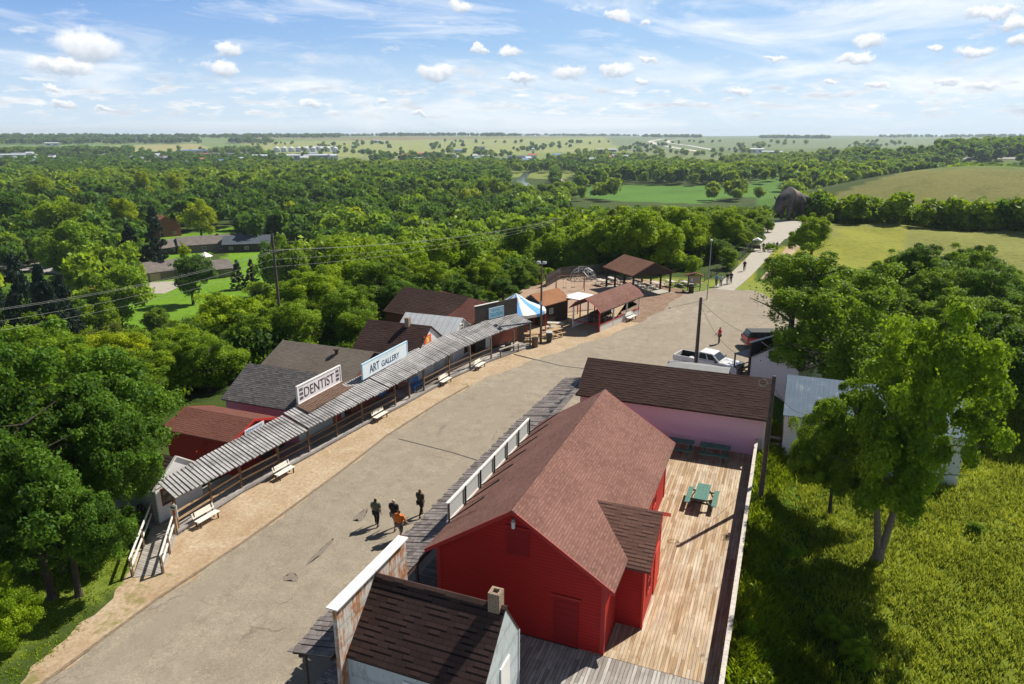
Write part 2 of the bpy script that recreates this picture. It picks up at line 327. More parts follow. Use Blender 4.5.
def playdirt():
    m, k, out = newmat('pinkish_play_dirt'); g = k('ShaderNodeNewGeometry').outputs['Position']
    n1 = k.noise(g, 0.4, 6, 0.65, 0.6); n2 = k.noise(g, 6, 4, 0.7)
    c = k.ramp(n1, [(0.3, (0.34, 0.235, 0.17)), (0.7, (0.47, 0.37, 0.285))]); c = k.mix(k.ramp(n2, [(0.4, 0.5), (0.6, 0.0)]), c, (0.2, 0.12, 0.08))
    finish(k, out, c, 0.95, n2, 0.4, 0.02, spec=0.1); return m
M['playdirt'] = playdirt()
def mulch():
    m, k, out = newmat('reddish_mulch'); g = k('ShaderNodeNewGeometry').outputs['Position']
    n1 = k.noise(g, 0.8, 6, 0.7, 0.6); n2 = k.noise(g, 9, 4, 0.75)
    c = k.ramp(n1, [(0.3, (0.24, 0.15, 0.11)), (0.7, (0.4, 0.3, 0.225))]); c = k.mix(k.ramp(n2, [(0.4, 0.6), (0.6, 0.0)]), c, (0.07, 0.035, 0.02))
    finish(k, out, c, 0.95, n2, 0.5, 0.02, spec=0.1); return m
M['mulch'] = mulch()
def groundmat():
    m, k, out = newmat('grassland'); g = k('ShaderNodeNewGeometry').outputs['Position']
    a = k('ShaderNodeAttribute', attribute_name='land').outputs['Color']
    n1 = k.math('ADD', k.math('MULTIPLY', k.noise(g, 0.07, 6, 0.65, 0.5), 0.5), k.math('MULTIPLY', k.noise(g, 0.012, 7, 0.7, 0.8), 0.5)); n2 = k.noise(g, 0.9, 6, 0.7, 0.4); n3 = k.noise(k.mapping(g, (1, 1, 1), (0, 0, 0.6)), 7, 4, 0.75)
    f = k.math('ADD', k.math('MULTIPLY', n1, 0.35), k.math('ADD', k.math('MULTIPLY', n2, 0.35), k.math('MULTIPLY', n3, 0.3)))
    c = k.mix(k.ramp(f, [(0.4, 1.0), (0.5, 0.0)]), a, k.mix(1.0, a, (0.42, 0.5, 0.45), 'MULTIPLY'))
    c = k.mix(k.ramp(f, [(0.5, 0.0), (0.66, 0.75)]), c, k.mix(1.0, a, (1.6, 1.4, 1.5), 'MULTIPLY'))
    finish(k, out, c, 0.95, k.math('ADD', n3, n2), 0.7, 0.06, spec=0.1); return m
M['ground'] = groundmat()
def water():
    m, k, out = newmat('river_water'); finish(k, out, (0.12, 0.16, 0.17), 0.12, spec=0.6); return m
M['water'] = water()
M['leaf_mid'] = leafmat('green_leaves', (0.04, 0.095, 0.005), (0.15, 0.265, 0.012), (0.33, 0.46, 0.02))
M['leaf_dark'] = leafmat('dark_green_leaves', (0.016, 0.05, 0.004), (0.075, 0.17, 0.013), (0.21, 0.35, 0.026), 0.34)
M['leaf_light'] = leafmat('light_green_leaves', (0.065, 0.13, 0.004), (0.21, 0.32, 0.008), (0.40, 0.52, 0.014))
M['leaf_yellow'] = leafmat('yellowing_leaves', (0.09, 0.17, 0.004), (0.28, 0.37, 0.008), (0.58, 0.62, 0.015))
M['leaf_olive'] = leafmat('olive_leaves', (0.045, 0.08, 0.01), (0.13, 0.18, 0.018), (0.26, 0.31, 0.03))
M['leaf_blue'] = leafmat('blue_green_needles', (0.009, 0.022, 0.012), (0.02, 0.045, 0.025), (0.045, 0.085, 0.05), 0.1)
M['bark'] = plain('bark', (0.14, 0.11, 0.085), 0.95, 0.4, 8, grain=0.6)
M['bark_d'] = plain('dark_bark', (0.06, 0.048, 0.04), 0.95, 0.4, 8, grain=0.6)
M['grassb'] = leafmat('tall_grass_blades', (0.05, 0.12, 0.004), (0.18, 0.29, 0.007), (0.42, 0.5, 0.015), 0.35)
M['grassy'] = leafmat('dry_yellow_grass_blades', (0.11, 0.19, 0.008), (0.32, 0.40, 0.018), (0.58, 0.6, 0.07), 0.3)
# ---------------------------------------------------------------- foliage
def leaves_mesh(name, C, Nn, S, T, mat, sag=0.25):
    """one bent four-sided leaf clump card per centre C, normal Nn, size S, tone T"""
    n = len(C); rnd = RNG.normal(size=(n, 3)); t = np.cross(Nn, rnd); t /= np.linalg.norm(t, axis=1)[:, None]+1e-9
    b = np.cross(Nn, t); S = S[:, None]
    ar = RNG.uniform(0.45, 0.8, (n, 1))
    v = np.stack([C-t*S, C-b*S*ar+Nn*S*sag*0.4, C+t*S-Nn*S*sag, C+b*S*ar], 1).reshape(-1, 3)
    me = bpy.data.meshes.new(name); me.vertices.add(4*n); me.vertices.foreach_set('co', v.ravel())
    me.loops.add(4*n); me.loops.foreach_set('vertex_index', np.arange(4*n, dtype=np.int32))
    me.polygons.add(n); me.polygons.foreach_set('loop_start', np.arange(0, 4*n, 4, dtype=np.int32))
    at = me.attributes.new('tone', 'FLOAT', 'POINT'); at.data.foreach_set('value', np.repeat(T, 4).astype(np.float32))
    me.update(); me.validate(); me.materials.append(mat); return me
def crown_pts(rng, n_clump, n_leaf, leaf, flat=0.85, crad=(0.2, 0.36), core=0.12, skirt=-0.5, kind='round'):
    d = rng.normal(size=(n_clump*3, 3)); d /= np.linalg.norm(d, axis=1)[:, None]; d = d[d[:, 2] > skirt][:n_clump]; n_clump = len(d)
    lob = 1+0.22*np.sin(d[:, 0]*5+rng.uniform(0, 6))*np.cos(d[:, 1]*4+rng.uniform(0, 6))+0.12*rng.normal(size=n_clump)
    nl = int(rng.integers(4, 8)); lc = rng.normal(size=(nl, 3)); lc /= np.linalg.norm(lc, axis=1)[:, None]; lc *= rng.uniform(0.28, 0.56, (nl, 1)); lc[0] = (0.05, 0, 0.42); lr = rng.uniform(0.3, 0.52, nl); lr[0] = 0.45
    li = rng.integers(0, nl, n_clump); cc = lc[li]+d*(lr[li]*rng.uniform(0.5, 1.0, n_clump))[:, None]
    far_ = rng.random(n_clump) < .12; cc[far_] *= 1.18          # a few boughs stand out of the outline
    if kind == 'cone':
        z = rng.uniform(0, 1, n_clump)**1.2; a = rng.uniform(0, 6.283, n_clump); rad = (1-z)*1.0*rng.uniform(0.6, 1.05, n_clump)+0.01
        cc = np.stack([np.cos(a)*rad, np.sin(a)*rad, z*2-1], 1); lob = np.ones(n_clump)
    if kind == 'column':
        z = rng.uniform(-1, 1, n_clump); a = rng.uniform(0, 6.283, n_clump); rad = np.sqrt(1-np.abs(z)**2.5)*rng.uniform(0.3, 0.8, n_clump)
        cc = np.stack([np.cos(a)*rad, np.sin(a)*rad, z], 1)
    cr = rng.uniform(*crad, n_clump)
    if kind == 'cone': cr = rng.uniform(0.09, 0.17, n_clump)
    ct = rng.uniform(0, 1, n_clump)
    k = rng.integers(0, n_clump, n_leaf)
    ld = rng.normal(size=(n_leaf, 3)); ld[:, 2] += 0.35; ld += cc[k]*0.8; ld /= np.linalg.norm(ld, axis=1)[:, None]
    rad = cr[k]*np.where(rng.random(n_leaf) < .25, rng.uniform(0.5, 1.45, n_leaf), rng.uniform(0.72, 1.1, n_leaf))
    P = cc[k]+ld*rad[:, None]*np.array([1, 1, 0.95 if kind != 'cone' else 0.45])
    Nn = ld*0.8+rng.normal(size=(n_leaf, 3))*0.7; Nn /= np.linalg.norm(Nn, axis=1)[:, None]
    T = np.clip(ct[k]*0.65+rng.uniform(0, 0.35, n_leaf), 0, 1)
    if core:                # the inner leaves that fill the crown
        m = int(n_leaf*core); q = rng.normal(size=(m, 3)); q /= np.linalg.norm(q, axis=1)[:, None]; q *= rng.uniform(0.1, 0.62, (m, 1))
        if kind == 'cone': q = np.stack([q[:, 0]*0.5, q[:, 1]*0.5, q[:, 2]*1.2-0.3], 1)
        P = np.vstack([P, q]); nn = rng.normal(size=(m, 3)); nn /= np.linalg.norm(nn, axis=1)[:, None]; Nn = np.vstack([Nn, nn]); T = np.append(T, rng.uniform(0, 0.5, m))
    S = leaf*rng.uniform(0.6, 1.35, len(P))
    P = P*np.array([1, 1, flat])
    return P, Nn, S, T
def trunk_mb(seed, h=2.2, r=0.05, spread=0.62, n=6, split=False):
    """unit trunk: crown centre at z=0, trunk foot at -h; limbs into the crown"""
    rg = random.Random(seed); b = MB(); p = Vector((0, 0, -h)); q = Vector((rg.uniform(-.05, .05), rg.uniform(-.05, .05), -0.75))
    if split:
        b.tube(p, (0, 0, -h+0.25), r*1.6, 10, r*1.25)
        for sx in (-1, 1):
            a = Vector((0, 0, -h+0.22)); c = Vector((sx*0.13, 0.02*sx, -0.7)); e = Vector((sx*0.2, -0.05*sx, 0.5)); b.tube(a, c, r*1.0, 9, r*0.75); b.tube(c, e, r*0.75, 8, r*0.25)
    else:
        b.tube(p, p.lerp(q, 0.12), r*1.7, 10, r*1.15); b.tube(p.lerp(q, 0.12), q, r*1.15, 10, r*0.8); b.tube(q, (0, 0, 0.45), r*0.8, 8, r*0.2)
    for i in range(n):
        a = 2*math.pi*(i+rg.random()*0.6)/n; z = -0.8+0.9*rg.random(); s = Vector((0, 0, z))
        e = Vector((math.cos(a)*spread, math.sin(a)*spread, z+0.35+0.35*rg.random())); mid = s.lerp(e, 0.5)+Vector((0, 0, 0.08))
        b.tube(s, mid, r*0.5, 6, r*0.33); b.tube(mid, e, r*0.33, 5, r*0.1)
        for j in range(2): b.tube(mid, mid+Vector((rg.uniform(-.3, .3), rg.uniform(-.3, .3), rg.uniform(.1, .35))), r*0.22, 5, r*0.06)
    return b
LEAFM = {'mid': 'leaf_mid', 'dark': 'leaf_dark', 'light': 'leaf_light', 'yellow': 'leaf_yellow', 'olive': 'leaf_olive', 'spruce': 'leaf_blue'}
CROWNS = {}; TRUNKS = {}
def crown_mesh(tone, var, q):
    key = (tone, var, q)
    if key in CROWNS: return CROWNS[key]
    rng = np.random.default_rng(1000*q+var*7+1)
    kind = 'cone' if tone == 'spruce' else ('column' if var == 3 else 'round')
    if q == 0: P = crown_pts(rng, 150, 54000, 0.0175, 0.96, (0.065, 0.155), 0.035, -0.7, kind)
    elif q == 1: P = crown_pts(rng, 105, 16000, 0.035, 0.94, (0.095, 0.21), 0.05, -0.7, kind)
    else: P = crown_pts(rng, 70, 5600, 0.062, 0.92, (0.11, 0.25), 0.07, -0.6, kind)
    if kind == 'cone': P = (P[0]*np.array([1, 1, 1]), P[1], P[2], P[3])
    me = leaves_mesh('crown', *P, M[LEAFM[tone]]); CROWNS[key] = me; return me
def trunk_mesh(var, tone):
    key = (var, tone == 'spruce')
    if key not in TRUNKS:
        b = trunk_mb(var*3+5, 2.1 if tone != 'spruce' else 1.25, 0.05 if tone != 'spruce' else 0.035, 0.6 if tone != 'spruce' else 0.25, 7)
        o = b.build('trunk', M['bark_d']); TRUNKS[key] = o.data; bpy.data.objects.remove(o)
    return TRUNKS[key]
def tree(x, y, h, w, tone, label, name='tree', q=2, var=None, group=None, z=None, low=0.0, cat='tree'):
    """h total height, w crown radius; the crown sits on a trunk that reaches the ground"""
    var = random.randrange(3) if var is None else var
    z = float(terrain(x, y)) if z is None else z
    w = w*(1.14 if tone != 'spruce' else 1.25); t = thing(name, label, cat, (x, y, z-0.1), random.uniform(0, 6.28), group)
    c = mk('crown', crown_mesh(tone, var, q), t)
    if tone == 'spruce':
        ch = h*0.93; c.scale = (w, w, ch/2); c.location = (0, 0, h-ch/2)
        k = mk('trunk', trunk_mesh(var, tone), t); k.location = (0, 0, h*0.5); k.scale = (w, w, h*0.4)
        return t
    ch = min(h*(0.82+low), w*2.3 if var != 3 else 99); c.scale = (w, w, ch/2/0.92); c.location = (0, 0, h-ch/2)
    k = mk('trunk', trunk_mesh(var, tone), t); k.location = (0, 0, h-ch/2); sz = (h-ch/2)/2.1; k.scale = (w*0.95, w*0.95, max(sz, 0.3)) 
    return t
def tree_px(px, ytop, r, w, tone, label, **kw):
    """a tree r metres off in the direction of picture column px whose top reaches picture row ytop"""
    x, y = pol(px, r, ytop+25 if r < 60 else ytop+10); d = ray(px, ytop); l = math.hypot(d[0], d[1]); zt = CH+d[2]/l*r
    z = float(terrain(x, y)); h = max(zt-z, 2.0); w = min(w, h*kw.pop('wf', .56)) if tone != 'spruce' else w
    return tree(x, y, h, w, tone, label, z=z, **kw)
# ---------------------------------------------------------------- camera, light, sky
cam = bpy.data.cameras.new('camera'); cam.sensor_width = 36; cam.lens = 36*FL/1024; cam.clip_end = 60000; cam.clip_start = 0.5
co = bpy.data.objects.new('camera', cam); COL.objects.link(co); co.location = (0, 0, CH); co.rotation_euler = (math.pi/2-PITCH, 0, YAW); SC.camera = co
SUN_AZ, SUN_EL = math.radians(30), math.radians(46)     # azimuth from +Y towards +X
sl = bpy.data.lights.new('sun', 'SUN'); sl.energy = 5.0; sl.angle = math.radians(0.55); sl.color = (1.0, 0.93, 0.82)
so = bpy.data.objects.new('sun', sl); COL.objects.link(so)
sdir = Vector((math.sin(SUN_AZ)*math.cos(SUN_EL), math.cos(SUN_AZ)*math.cos(SUN_EL), math.sin(SUN_EL)))
so.rotation_euler = sdir.to_track_quat('Z', 'Y').to_euler(); so.location = (40, 60, 90)
SC.view_settings.view_transform = 'Standard'; SC.view_settings.look = 'None'; SC.view_settings.gamma = 1; SC.view_settings.exposure = 0.48
SC.view_settings.use_curve_mapping = False
w = bpy.data.worlds.new('World'); SC.world = w; w.use_nodes = True; nt = w.node_tree
for n in list(nt.nodes): nt.nodes.remove(n)
k = N(nt); wo = k('ShaderNodeOutputWorld'); STR = 0.075
sky = k('ShaderNodeTexSky', sky_type='NISHITA', sun_disc=False, sun_elevation=SUN_EL, sun_rotation=SUN_AZ, altitude=400, air_density=1.0, dust_density=0.6, ozone_density=1.6)
tc = k('ShaderNodeTexCoord').outputs['Generated']; s = k('ShaderNodeSeparateXYZ', {0: tc})
az = k.math('ARCTAN2', s.outputs[0], s.outputs[1]); el = k.math('ARCSINE', s.outputs[2])
def P2(ax, ay, off=0.0): return k('ShaderNodeCombineXYZ', {0: k.math('MULTIPLY', az, ax), 1: k.math('MULTIPLY', el, ay), 2: off}).outputs[0]
white = tuple(c/STR for c in (0.78, 0.79, 0.80)); shade = tuple(c/STR for c in (0.34, 0.40, 0.49)); hz = tuple(c/STR for c in (0.60, 0.69, 0.75))
blue = tuple(c/STR for c in (0.085, 0.235, 0.62)); pale = tuple(c/STR for c in (0.33, 0.51, 0.73))
# clear sky: the physical sky, eased towards the paler summer blue of the day
wide = k.noise(P2(1.1, 2.0, 3), 1.6, 3, 0.5)
azn = k.math('ADD', az, math.radians(21.6))       # 0 straight ahead, negative to the left
lft = k.ramp(k.math('ADD', k.math('MULTIPLY', azn, 0.8), 0.5), [(0.05, 1.0), (0.62, 0.35), (0.95, 0.4)])
elr = k.ramp(k.math('MULTIPLY', el, 4.0), [(0.0, 0.0), (0.25, 0.2), (0.8, 1.0)])
base = k.mix(k.math('MULTIPLY', lft, elr), pale, blue)
base = k.mix(0.75, sky.outputs[0], base)
c = k.mix(k.ramp(k.math('MULTIPLY', el, 4.0), [(0.0, 0.9), (0.1, 0.6), (0.45, 0.0)]), base, hz)
st = k.noise(k.mapping(P2(1.6, 9.0, 1.0), rot=(0, 0, 0.12)), 1.7, 7, 0.62, 0.9)
c = k.mix(k.ramp(st, [(0.48, 0.0), (0.66, 0.72)]), c, white)
st2 = k.noise(k.mapping(P2(5, 22, 7.0), rot=(0, 0, -0.3)), 1.1, 6, 0.65, 0.6); c = k.mix(k.ramp(st2, [(0.52, 0.0), (0.72, 0.5)]), c, white)
# small fair-weather cumulus, smaller and denser low down
for (sx, sy, off, lo, hi, e0, e1, am) in ((24, 95, 2, 0.53, 0.60, 0.012, 0.075, 0.9), (15, 40, 9, 0.64, 0.71, 0.05, 0.22, 0.75)):
    n1 = k.noise(P2(sx, sy, off), 1.0, 5, 0.55); nb = k.noise(P2(sx, sy, off+0.35), 1.0, 5, 0.55)
    band = k.math('MULTIPLY', k.ramp(el, [(e0, 0.0), (e0+0.015, 1.0)]), k.ramp(el, [(e1-0.02, 1.0), (e1, 0.0)]))
    mk_ = k.math('MULTIPLY', k.math('MULTIPLY', k.ramp(n1, [(lo-0.03, 0.0), (hi, 1.0)]), band), am); c = k.mix(mk_, c, k.mix(k.ramp(nb, [(0.4, 0.0), (0.75, 0.75)]), white, shade))
# the larger single clouds: (column, row, half width, half height in picture units)
puf = [(88, 46, 36, 19), (60, 66, 34, 9), (222, 68, 16, 11), (228, 50, 14, 8), (50, 88, 12, 4), (616, 17, 18, 7), (648, 21, 9, 5), (568, 72, 20, 9), (617, 70, 20, 9), (642, 81, 10, 5), (510, 50, 15, 7), (478, 49, 9, 4), (437, 72, 26, 10),
       (872, 40, 20, 8), (856, 57, 22, 7), (776, 57, 15, 4), (935, 49, 9, 4), (990, 12, 30, 5), (1015, 22, 14, 8), (1018, 42, 10, 8), (460, 6, 14, 8), (950, 80, 14, 4), (985, 86, 18, 5), (875, 87, 14, 4), (740, 90, 18, 5), (310, 104, 12, 5), (60, 106, 14, 5),
       (975, 53, 22, 6), (830, 80, 10, 4), (380, 100, 10, 4), (650, 59, 9, 4), (105, 112, 12, 4), (420, 115, 12, 4), (520, 78, 22, 5)]
wx = k('ShaderNodeTexNoise', {'Vector': P2(1, 1, 0), 'Scale': 42.0, 'Detail': 6.0, 'Roughness': 0.62}).outputs['Color']
pos = k('ShaderNodeVectorMath', {0: P2(1, 1, 0), 1: k('ShaderNodeVectorMath', {0: k('ShaderNodeVectorMath', {0: wx, 1: (-0.5, -0.5, -0.5)}, operation='ADD').outputs[0], 1: (0.04, 0.028, 0)}, operation='MULTIPLY').outputs[0]}, operation='ADD').outputs[0]
for px, py, a, b in puf:
    d = ray(px, py); l = math.hypot(d[0], d[1]); A0 = math.atan2(d[0], d[1]); E0 = math.atan2(d[2], l)
    q = k('ShaderNodeVectorMath', {0: k('ShaderNodeVectorMath', {0: pos, 1: (-A0, -E0, 0)}, operation='ADD').outputs[0], 1: (FL/a, FL/b, 0)}, operation='MULTIPLY').outputs[0]
    dd = k('ShaderNodeVectorMath', {0: q}, operation='LENGTH').outputs['Value']; yy = k('ShaderNodeSeparateXYZ', {0: q}).outputs[1]
    cov = k.ramp(dd, [(0.45, 1.0), (0.85, 0.0)], 'EASE'); base_cut = k.ramp(yy, [(-0.0, 0.0), (0.0, 0.0)]) if False else None
    c = k.mix(k.math('MULTIPLY', cov, 0.95), c, k.mix(k.math('MULTIPLY', k.math('ADD', k.math('MULTIPLY', yy, -1.1), 0.32, clamp=True), 0.95), white, shade))
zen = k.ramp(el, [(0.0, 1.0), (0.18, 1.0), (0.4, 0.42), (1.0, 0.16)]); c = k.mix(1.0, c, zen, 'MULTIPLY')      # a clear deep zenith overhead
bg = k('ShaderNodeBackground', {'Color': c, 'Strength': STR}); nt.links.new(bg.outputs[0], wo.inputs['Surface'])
# ---------------------------------------------------------------- the ground: one sheet to the horizon
def inpoly(X, Y, poly):
    ins = np.zeros(X.shape, bool); n = len(poly)
    for i in range(n):
        x1, y1 = poly[i]; x2, y2 = poly[(i+1) % n]
        cnd = ((y1 > Y) != (y2 > Y)) & (X < (x2-x1)*(Y-y1)/((y2-y1) if y2 != y1 else 1e-9)+x1); ins ^= cnd
    return ins
def hatch(x, y, cell, seed):
    a = np.floor(x/cell[0]+seed*0.37); b = np.floor(y/cell[1]+seed*0.71); h = np.sin(a*127.1+b*311.7+seed)*43758.5453; return h-np.floor(h)
LANDS = [([(572, 196), (590, 186), (620, 184), (690, 186), (780, 182), (782, 196), (720, 198), (700, 204), (620, 201)], (0.085, 0.19, 0.025)),
 ([(755, 180), (790, 172), (790, 205), (760, 210)], (0.085, 0.18, 0.025)),
 ([(795, 210), (830, 196), (880, 178), (930, 166), (1040, 150), (1040, 216), (900, 220)], (0.185, 0.185, 0.055)),
 ([(795, 218), (1045, 213), (1045, 345), (905, 300), (860, 260), (812, 262)], (0.20, 0.21, 0.05)),
 ([(840, 228), (905, 226), (905, 262), (815, 275)], (0.23, 0.24, 0.035)),
 ([(740, 262), (815, 235), (850, 250), (800, 300), (735, 310)], (0.23, 0.24, 0.03)),
 ([(240, 142), (560, 138), (640, 137), (620, 152), (450, 160), (330, 156), (250, 150)], (0.27, 0.30, 0.10)),
 ([(90, 146), (200, 144), (225, 155), (120, 158)], (0.33, 0.31, 0.13)),
 ([(400, 160), (560, 152), (620, 160), (560, 180), (420, 172)], (0.20, 0.25, 0.06)),
 ([(600, 133), (1060, 133), (1060, 150), (620, 150)], (0.16, 0.21, 0.10)),
 ([(700, 150), (1060, 145), (1060, 168), (780, 172)], (0.12, 0.17, 0.045)),
 ([(105, 345), (118, 275), (150, 268), (200, 280), (232, 250), (310, 247), (330, 262), (300, 290), (230, 300), (210, 330)], (0.14, 0.27, 0.02)),
 ([(-40, 350), (-40, 262), (12, 272), (60, 275), (80, 300), (60, 350)], (0.08, 0.15, 0.016)),
 ([(130, 240), (240, 226), (240, 250), (150, 262)], (0.13, 0.25, 0.02))]
def land_colour(x, y, z):
    r = np.hypot(x, y); c = np.empty((len(x), 3)); c[:] = (0.055, 0.085, 0.018)
    far = r > 1300; f1 = hatch(x, y, (620, 380), 3); f2 = hatch(x, y, (900, 500), 8)
    fc = np.stack([0.14+0.13*f1, 0.19+0.06*f2, 0.07+0.05*f1], 1); c[far] = fc[far]
    X, Y = [], []
    cs, sn = math.cos(-YAW), math.sin(-YAW); XX = x*cs-y*sn; YY = x*sn+y*cs; dz = YY*_f[1]+(z-CH)*_f[2]; v = YY*_u[1]+(z-CH)*_u[2]
    ok = dz > 0.5; PX = np.where(ok, 512+FL*XX/np.maximum(dz, 0.5), -1e4); PY = np.where(ok, 342-FL*v/np.maximum(dz, 0.5), -1e4)
    for poly, col in LANDS:
        m = inpoly(PX, PY, poly) & (r > 60); c[m] = col
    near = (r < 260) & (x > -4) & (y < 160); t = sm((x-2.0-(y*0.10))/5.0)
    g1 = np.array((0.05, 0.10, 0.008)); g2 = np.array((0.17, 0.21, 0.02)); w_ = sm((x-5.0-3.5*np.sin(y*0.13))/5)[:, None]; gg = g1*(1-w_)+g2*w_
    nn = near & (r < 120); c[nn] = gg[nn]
    vg = (x < -27) & (x > -46) & (y < 27); c[vg] = (0.14, 0.19, 0.028)
    vg = (x > -46) & (x < 0) & (y > 85) & (y < 103); c[vg] = (0.19, 0.23, 0.04)
    return c
fine = 2*0+np.concatenate([np.arange(-1.9, 1.5, 0.0075), np.arange(1.5, 4.383, 0.06)]); rad = [1.5]
while rad[-1] < 9000: rad.append(rad[-1]*1.019+0.05)
rad = np.array(rad); AA, RR = np.meshgrid(fine-YAW, rad); gx = (RR*np.sin(AA)).ravel(); gy = (RR*np.cos(AA)).ravel(); gzv = terrain(gx, gy)
nr, na = AA.shape; i0 = (np.arange(nr-1)[:, None]*na+np.arange(na)[None, :]); jn = (np.arange(na)+1) % na; i1 = (np.arange(nr-1)[:, None]*na+jn[None, :])
q = np.stack([i0, i1, i1+na, i0+na], -1).reshape(-1, 4)[:, ::-1]
me = bpy.data.meshes.new('ground'); me.vertices.add(len(gx)); me.vertices.foreach_set('co', np.stack([gx, gy, gzv], 1).ravel())
me.loops.add(q.size); me.loops.foreach_set('vertex_index', q.ravel().astype(np.int32)); me.polygons.add(len(q)); me.polygons.foreach_set('loop_start', np.arange(0, q.size, 4, dtype=np.int32))
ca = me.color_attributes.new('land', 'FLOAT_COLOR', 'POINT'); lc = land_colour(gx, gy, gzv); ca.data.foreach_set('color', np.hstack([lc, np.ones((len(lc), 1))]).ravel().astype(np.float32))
me.update(); me.polygons.foreach_set('use_smooth', np.ones(len(q), bool))
g_o = mk('ground', me, None, M['ground']); tag(g_o, kind='structure')
# ---------------------------------------------------------------- sheets on the ground
def stain(name, c1, c2):
    m, k2, out = newmat(name); g = k2('ShaderNodeNewGeometry').outputs['Position']; n = k2.noise(g, 9, 4, 0.7); cc = k2.ramp(n, [(0.3, c1), (0.7, c2)]); finish(k2, out, cc, 0.85); return m
M['stain'] = stain('oil_stain', (0.16, 0.135, 0.115), (0.24, 0.205, 0.165)); M['stain2'] = stain('edge_seam', (0.13, 0.09, 0.06), (0.3, 0.23, 0.16)); M['sandy'] = stain('sandy_wear', (0.37, 0.3, 0.21), (0.46, 0.37, 0.25))
def rough_edge(pts, step=0.5, amp=0.12, freq=1.0, seed=0):
    out = []; rg = random.Random(seed); n = len(pts); ph = [rg.uniform(0, 6.28) for _ in range(4)]; L = 0
    for i in range(n):
        p, q_ = Vector(pts[i]), Vector(pts[(i+1) % n]); d = (q_-p); l = d.length; m = max(1, int(l/step)); nn = Vector((-d.y, d.x))/max(l, 1e-6)
        for j in range(m):
            t = L+l*j/m; o = amp*(math.sin(t*0.9*freq+ph[0])*0.5+math.sin(t*2.3*freq+ph[1])*0.3+math.sin(t*5.1*freq+ph[2])*0.2)+rg.uniform(-amp, amp)*0.25
            out.append(p+d*j/m+nn*o)
        L += l
    return out
def sheet(name, pts, mat, z=0.004, amp=0.12, step=0.5, kind='structure', seed=0, drape=False):
    pp = rough_edge(pts, step, amp, 1.0, seed) if amp else [Vector(p) for p in pts]
    bm = bmesh.new(); vs = [bm.verts.new((p.x, p.y, z+(float(terrain(p.x, p.y)) if drape else 0))) for p in pp]; f = bm.faces.new(vs); 
    bmesh.ops.triangulate(bm, faces=[f], ngon_method='EAR_CLIP'); bmesh.ops.recalc_face_normals(bm, faces=bm.faces)
    if sum(f.normal.z for f in bm.faces) < 0: bmesh.ops.reverse_faces(bm, faces=bm.faces)
    m_ = bpy.data.meshes.new(name); bm.to_mesh(m_); bm.free(); o = mk(name, m_, None, mat); tag(o, kind=kind); return o
def strip(name, pts, width, mat, dz=0.05, sub=14, kind='structure'):
    """a road or path laid over the terrain along points"""
    P = []; 
    for i in range(len(pts)-1):
        for j in range(sub): t = j/sub; P.append(Vector((pts[i][0]*(1-t)+pts[i+1][0]*t, pts[i][1]*(1-t)+pts[i+1][1]*t)))
    P.append(Vector(pts[-1][:2])); b = MB(); prev = None
    for i, p in enumerate(P):
        d = (P[min(i+1, len(P)-1)]-P[max(i-1, 0)]).normalized(); nn = Vector((-d.y, d.x)); wd = width if not hasattr(width, '__len__') else width[0]+(width[1]-width[0])*i/(len(P)-1)
        ring = []
        for s_ in (-1, -0.33, 0.33, 1): a = p+nn*wd/2*s_; ring.append((a.x, a.y, float(terrain(a.x, a.y))+dz))
        if prev:
            for a in range(3): b.face([prev[a], ring[a], ring[a+1], prev[a+1]][::-1])
        prev = ring
    o = b.build(name, mat); tag(o, kind=kind); return o
ASPH_L = [(-24.3, -6), (-24.5, 13.4), (-24.6, 19.4), (-24.25, 24), (-24.25, 32), (-24.45, 38.5), (-24.0, 45), (-23.4, 49.6), (-22.4, 53.6), (-21.0, 57.2), (-19.6, 61), (-17.3, 66.6), (-15.9, 70), (-14.3, 76), (-12.8, 84), (-12.9, 88), (-11.6, 92.5)]
sheet('gravel_verge', [(-25.3, -6), (-25.4, 12.6), (-25.9, 15.3), (-26.5, 17.8), (-27.6, 20.0), (-29.0, 22), (-30, 24), (-30, 50), (-29.5, 58), (-29, 66), (-29.5, 75), (-32.5, 84), (-33, 90), (-30, 98), (-24, 101), (-16, 99), (-13.3, 93), (-11, 95), (-9.5, 95), (-8, 60), (-12, -6)], M['dirt'], 0.006, 0.3, seed=1)
sheet('mulch_ground', [(-17.5, 76), (-14.0, 75), (-11.6, 82), (-11.2, 90), (-13.2, 95), (-17, 96), (-18.5, 90), (-16.8, 84)], M['mulch'], 0.024, 0.35, seed=4)
sheet('playground_dirt', [(-29, 72), (-20, 80), (-17.8, 84), (-19, 90), (-15.5, 96.5), (-20, 99.5), (-28, 99), (-32.5, 90), (-32, 80)], M['playdirt'], 0.016, 0.3, seed=5)
sheet('street', ASPH_L+[(-9.0, 96.5), (-3.5, 97.5), (1, 88), (3.5, 70), (-1.5, 62), (-6, 56), (-13, 50), (-13.2, -6)], M['asphalt'], 0.034, 0.32, seed=2)
strip('street_edge_seam', [(-24.55, 10), (-24.7, 19.4), (-24.35, 24), (-24.3, 32), (-24.5, 38.5), (-24.05, 45), (-23.5, 49.6)], 0.16, M['stain2'], 0.05, 10)
strip('street_crack', [gz(398, 439.2), gz(425, 446), gz(452, 453), gz(481, 462)], 0.09, M['charcoal'], 0.042, 10)
strip('street_crack', [gz(514, 354.5), gz(540, 361), gz(560, 366), gz(584, 369)], 0.14, M['charcoal'], 0.042, 10)
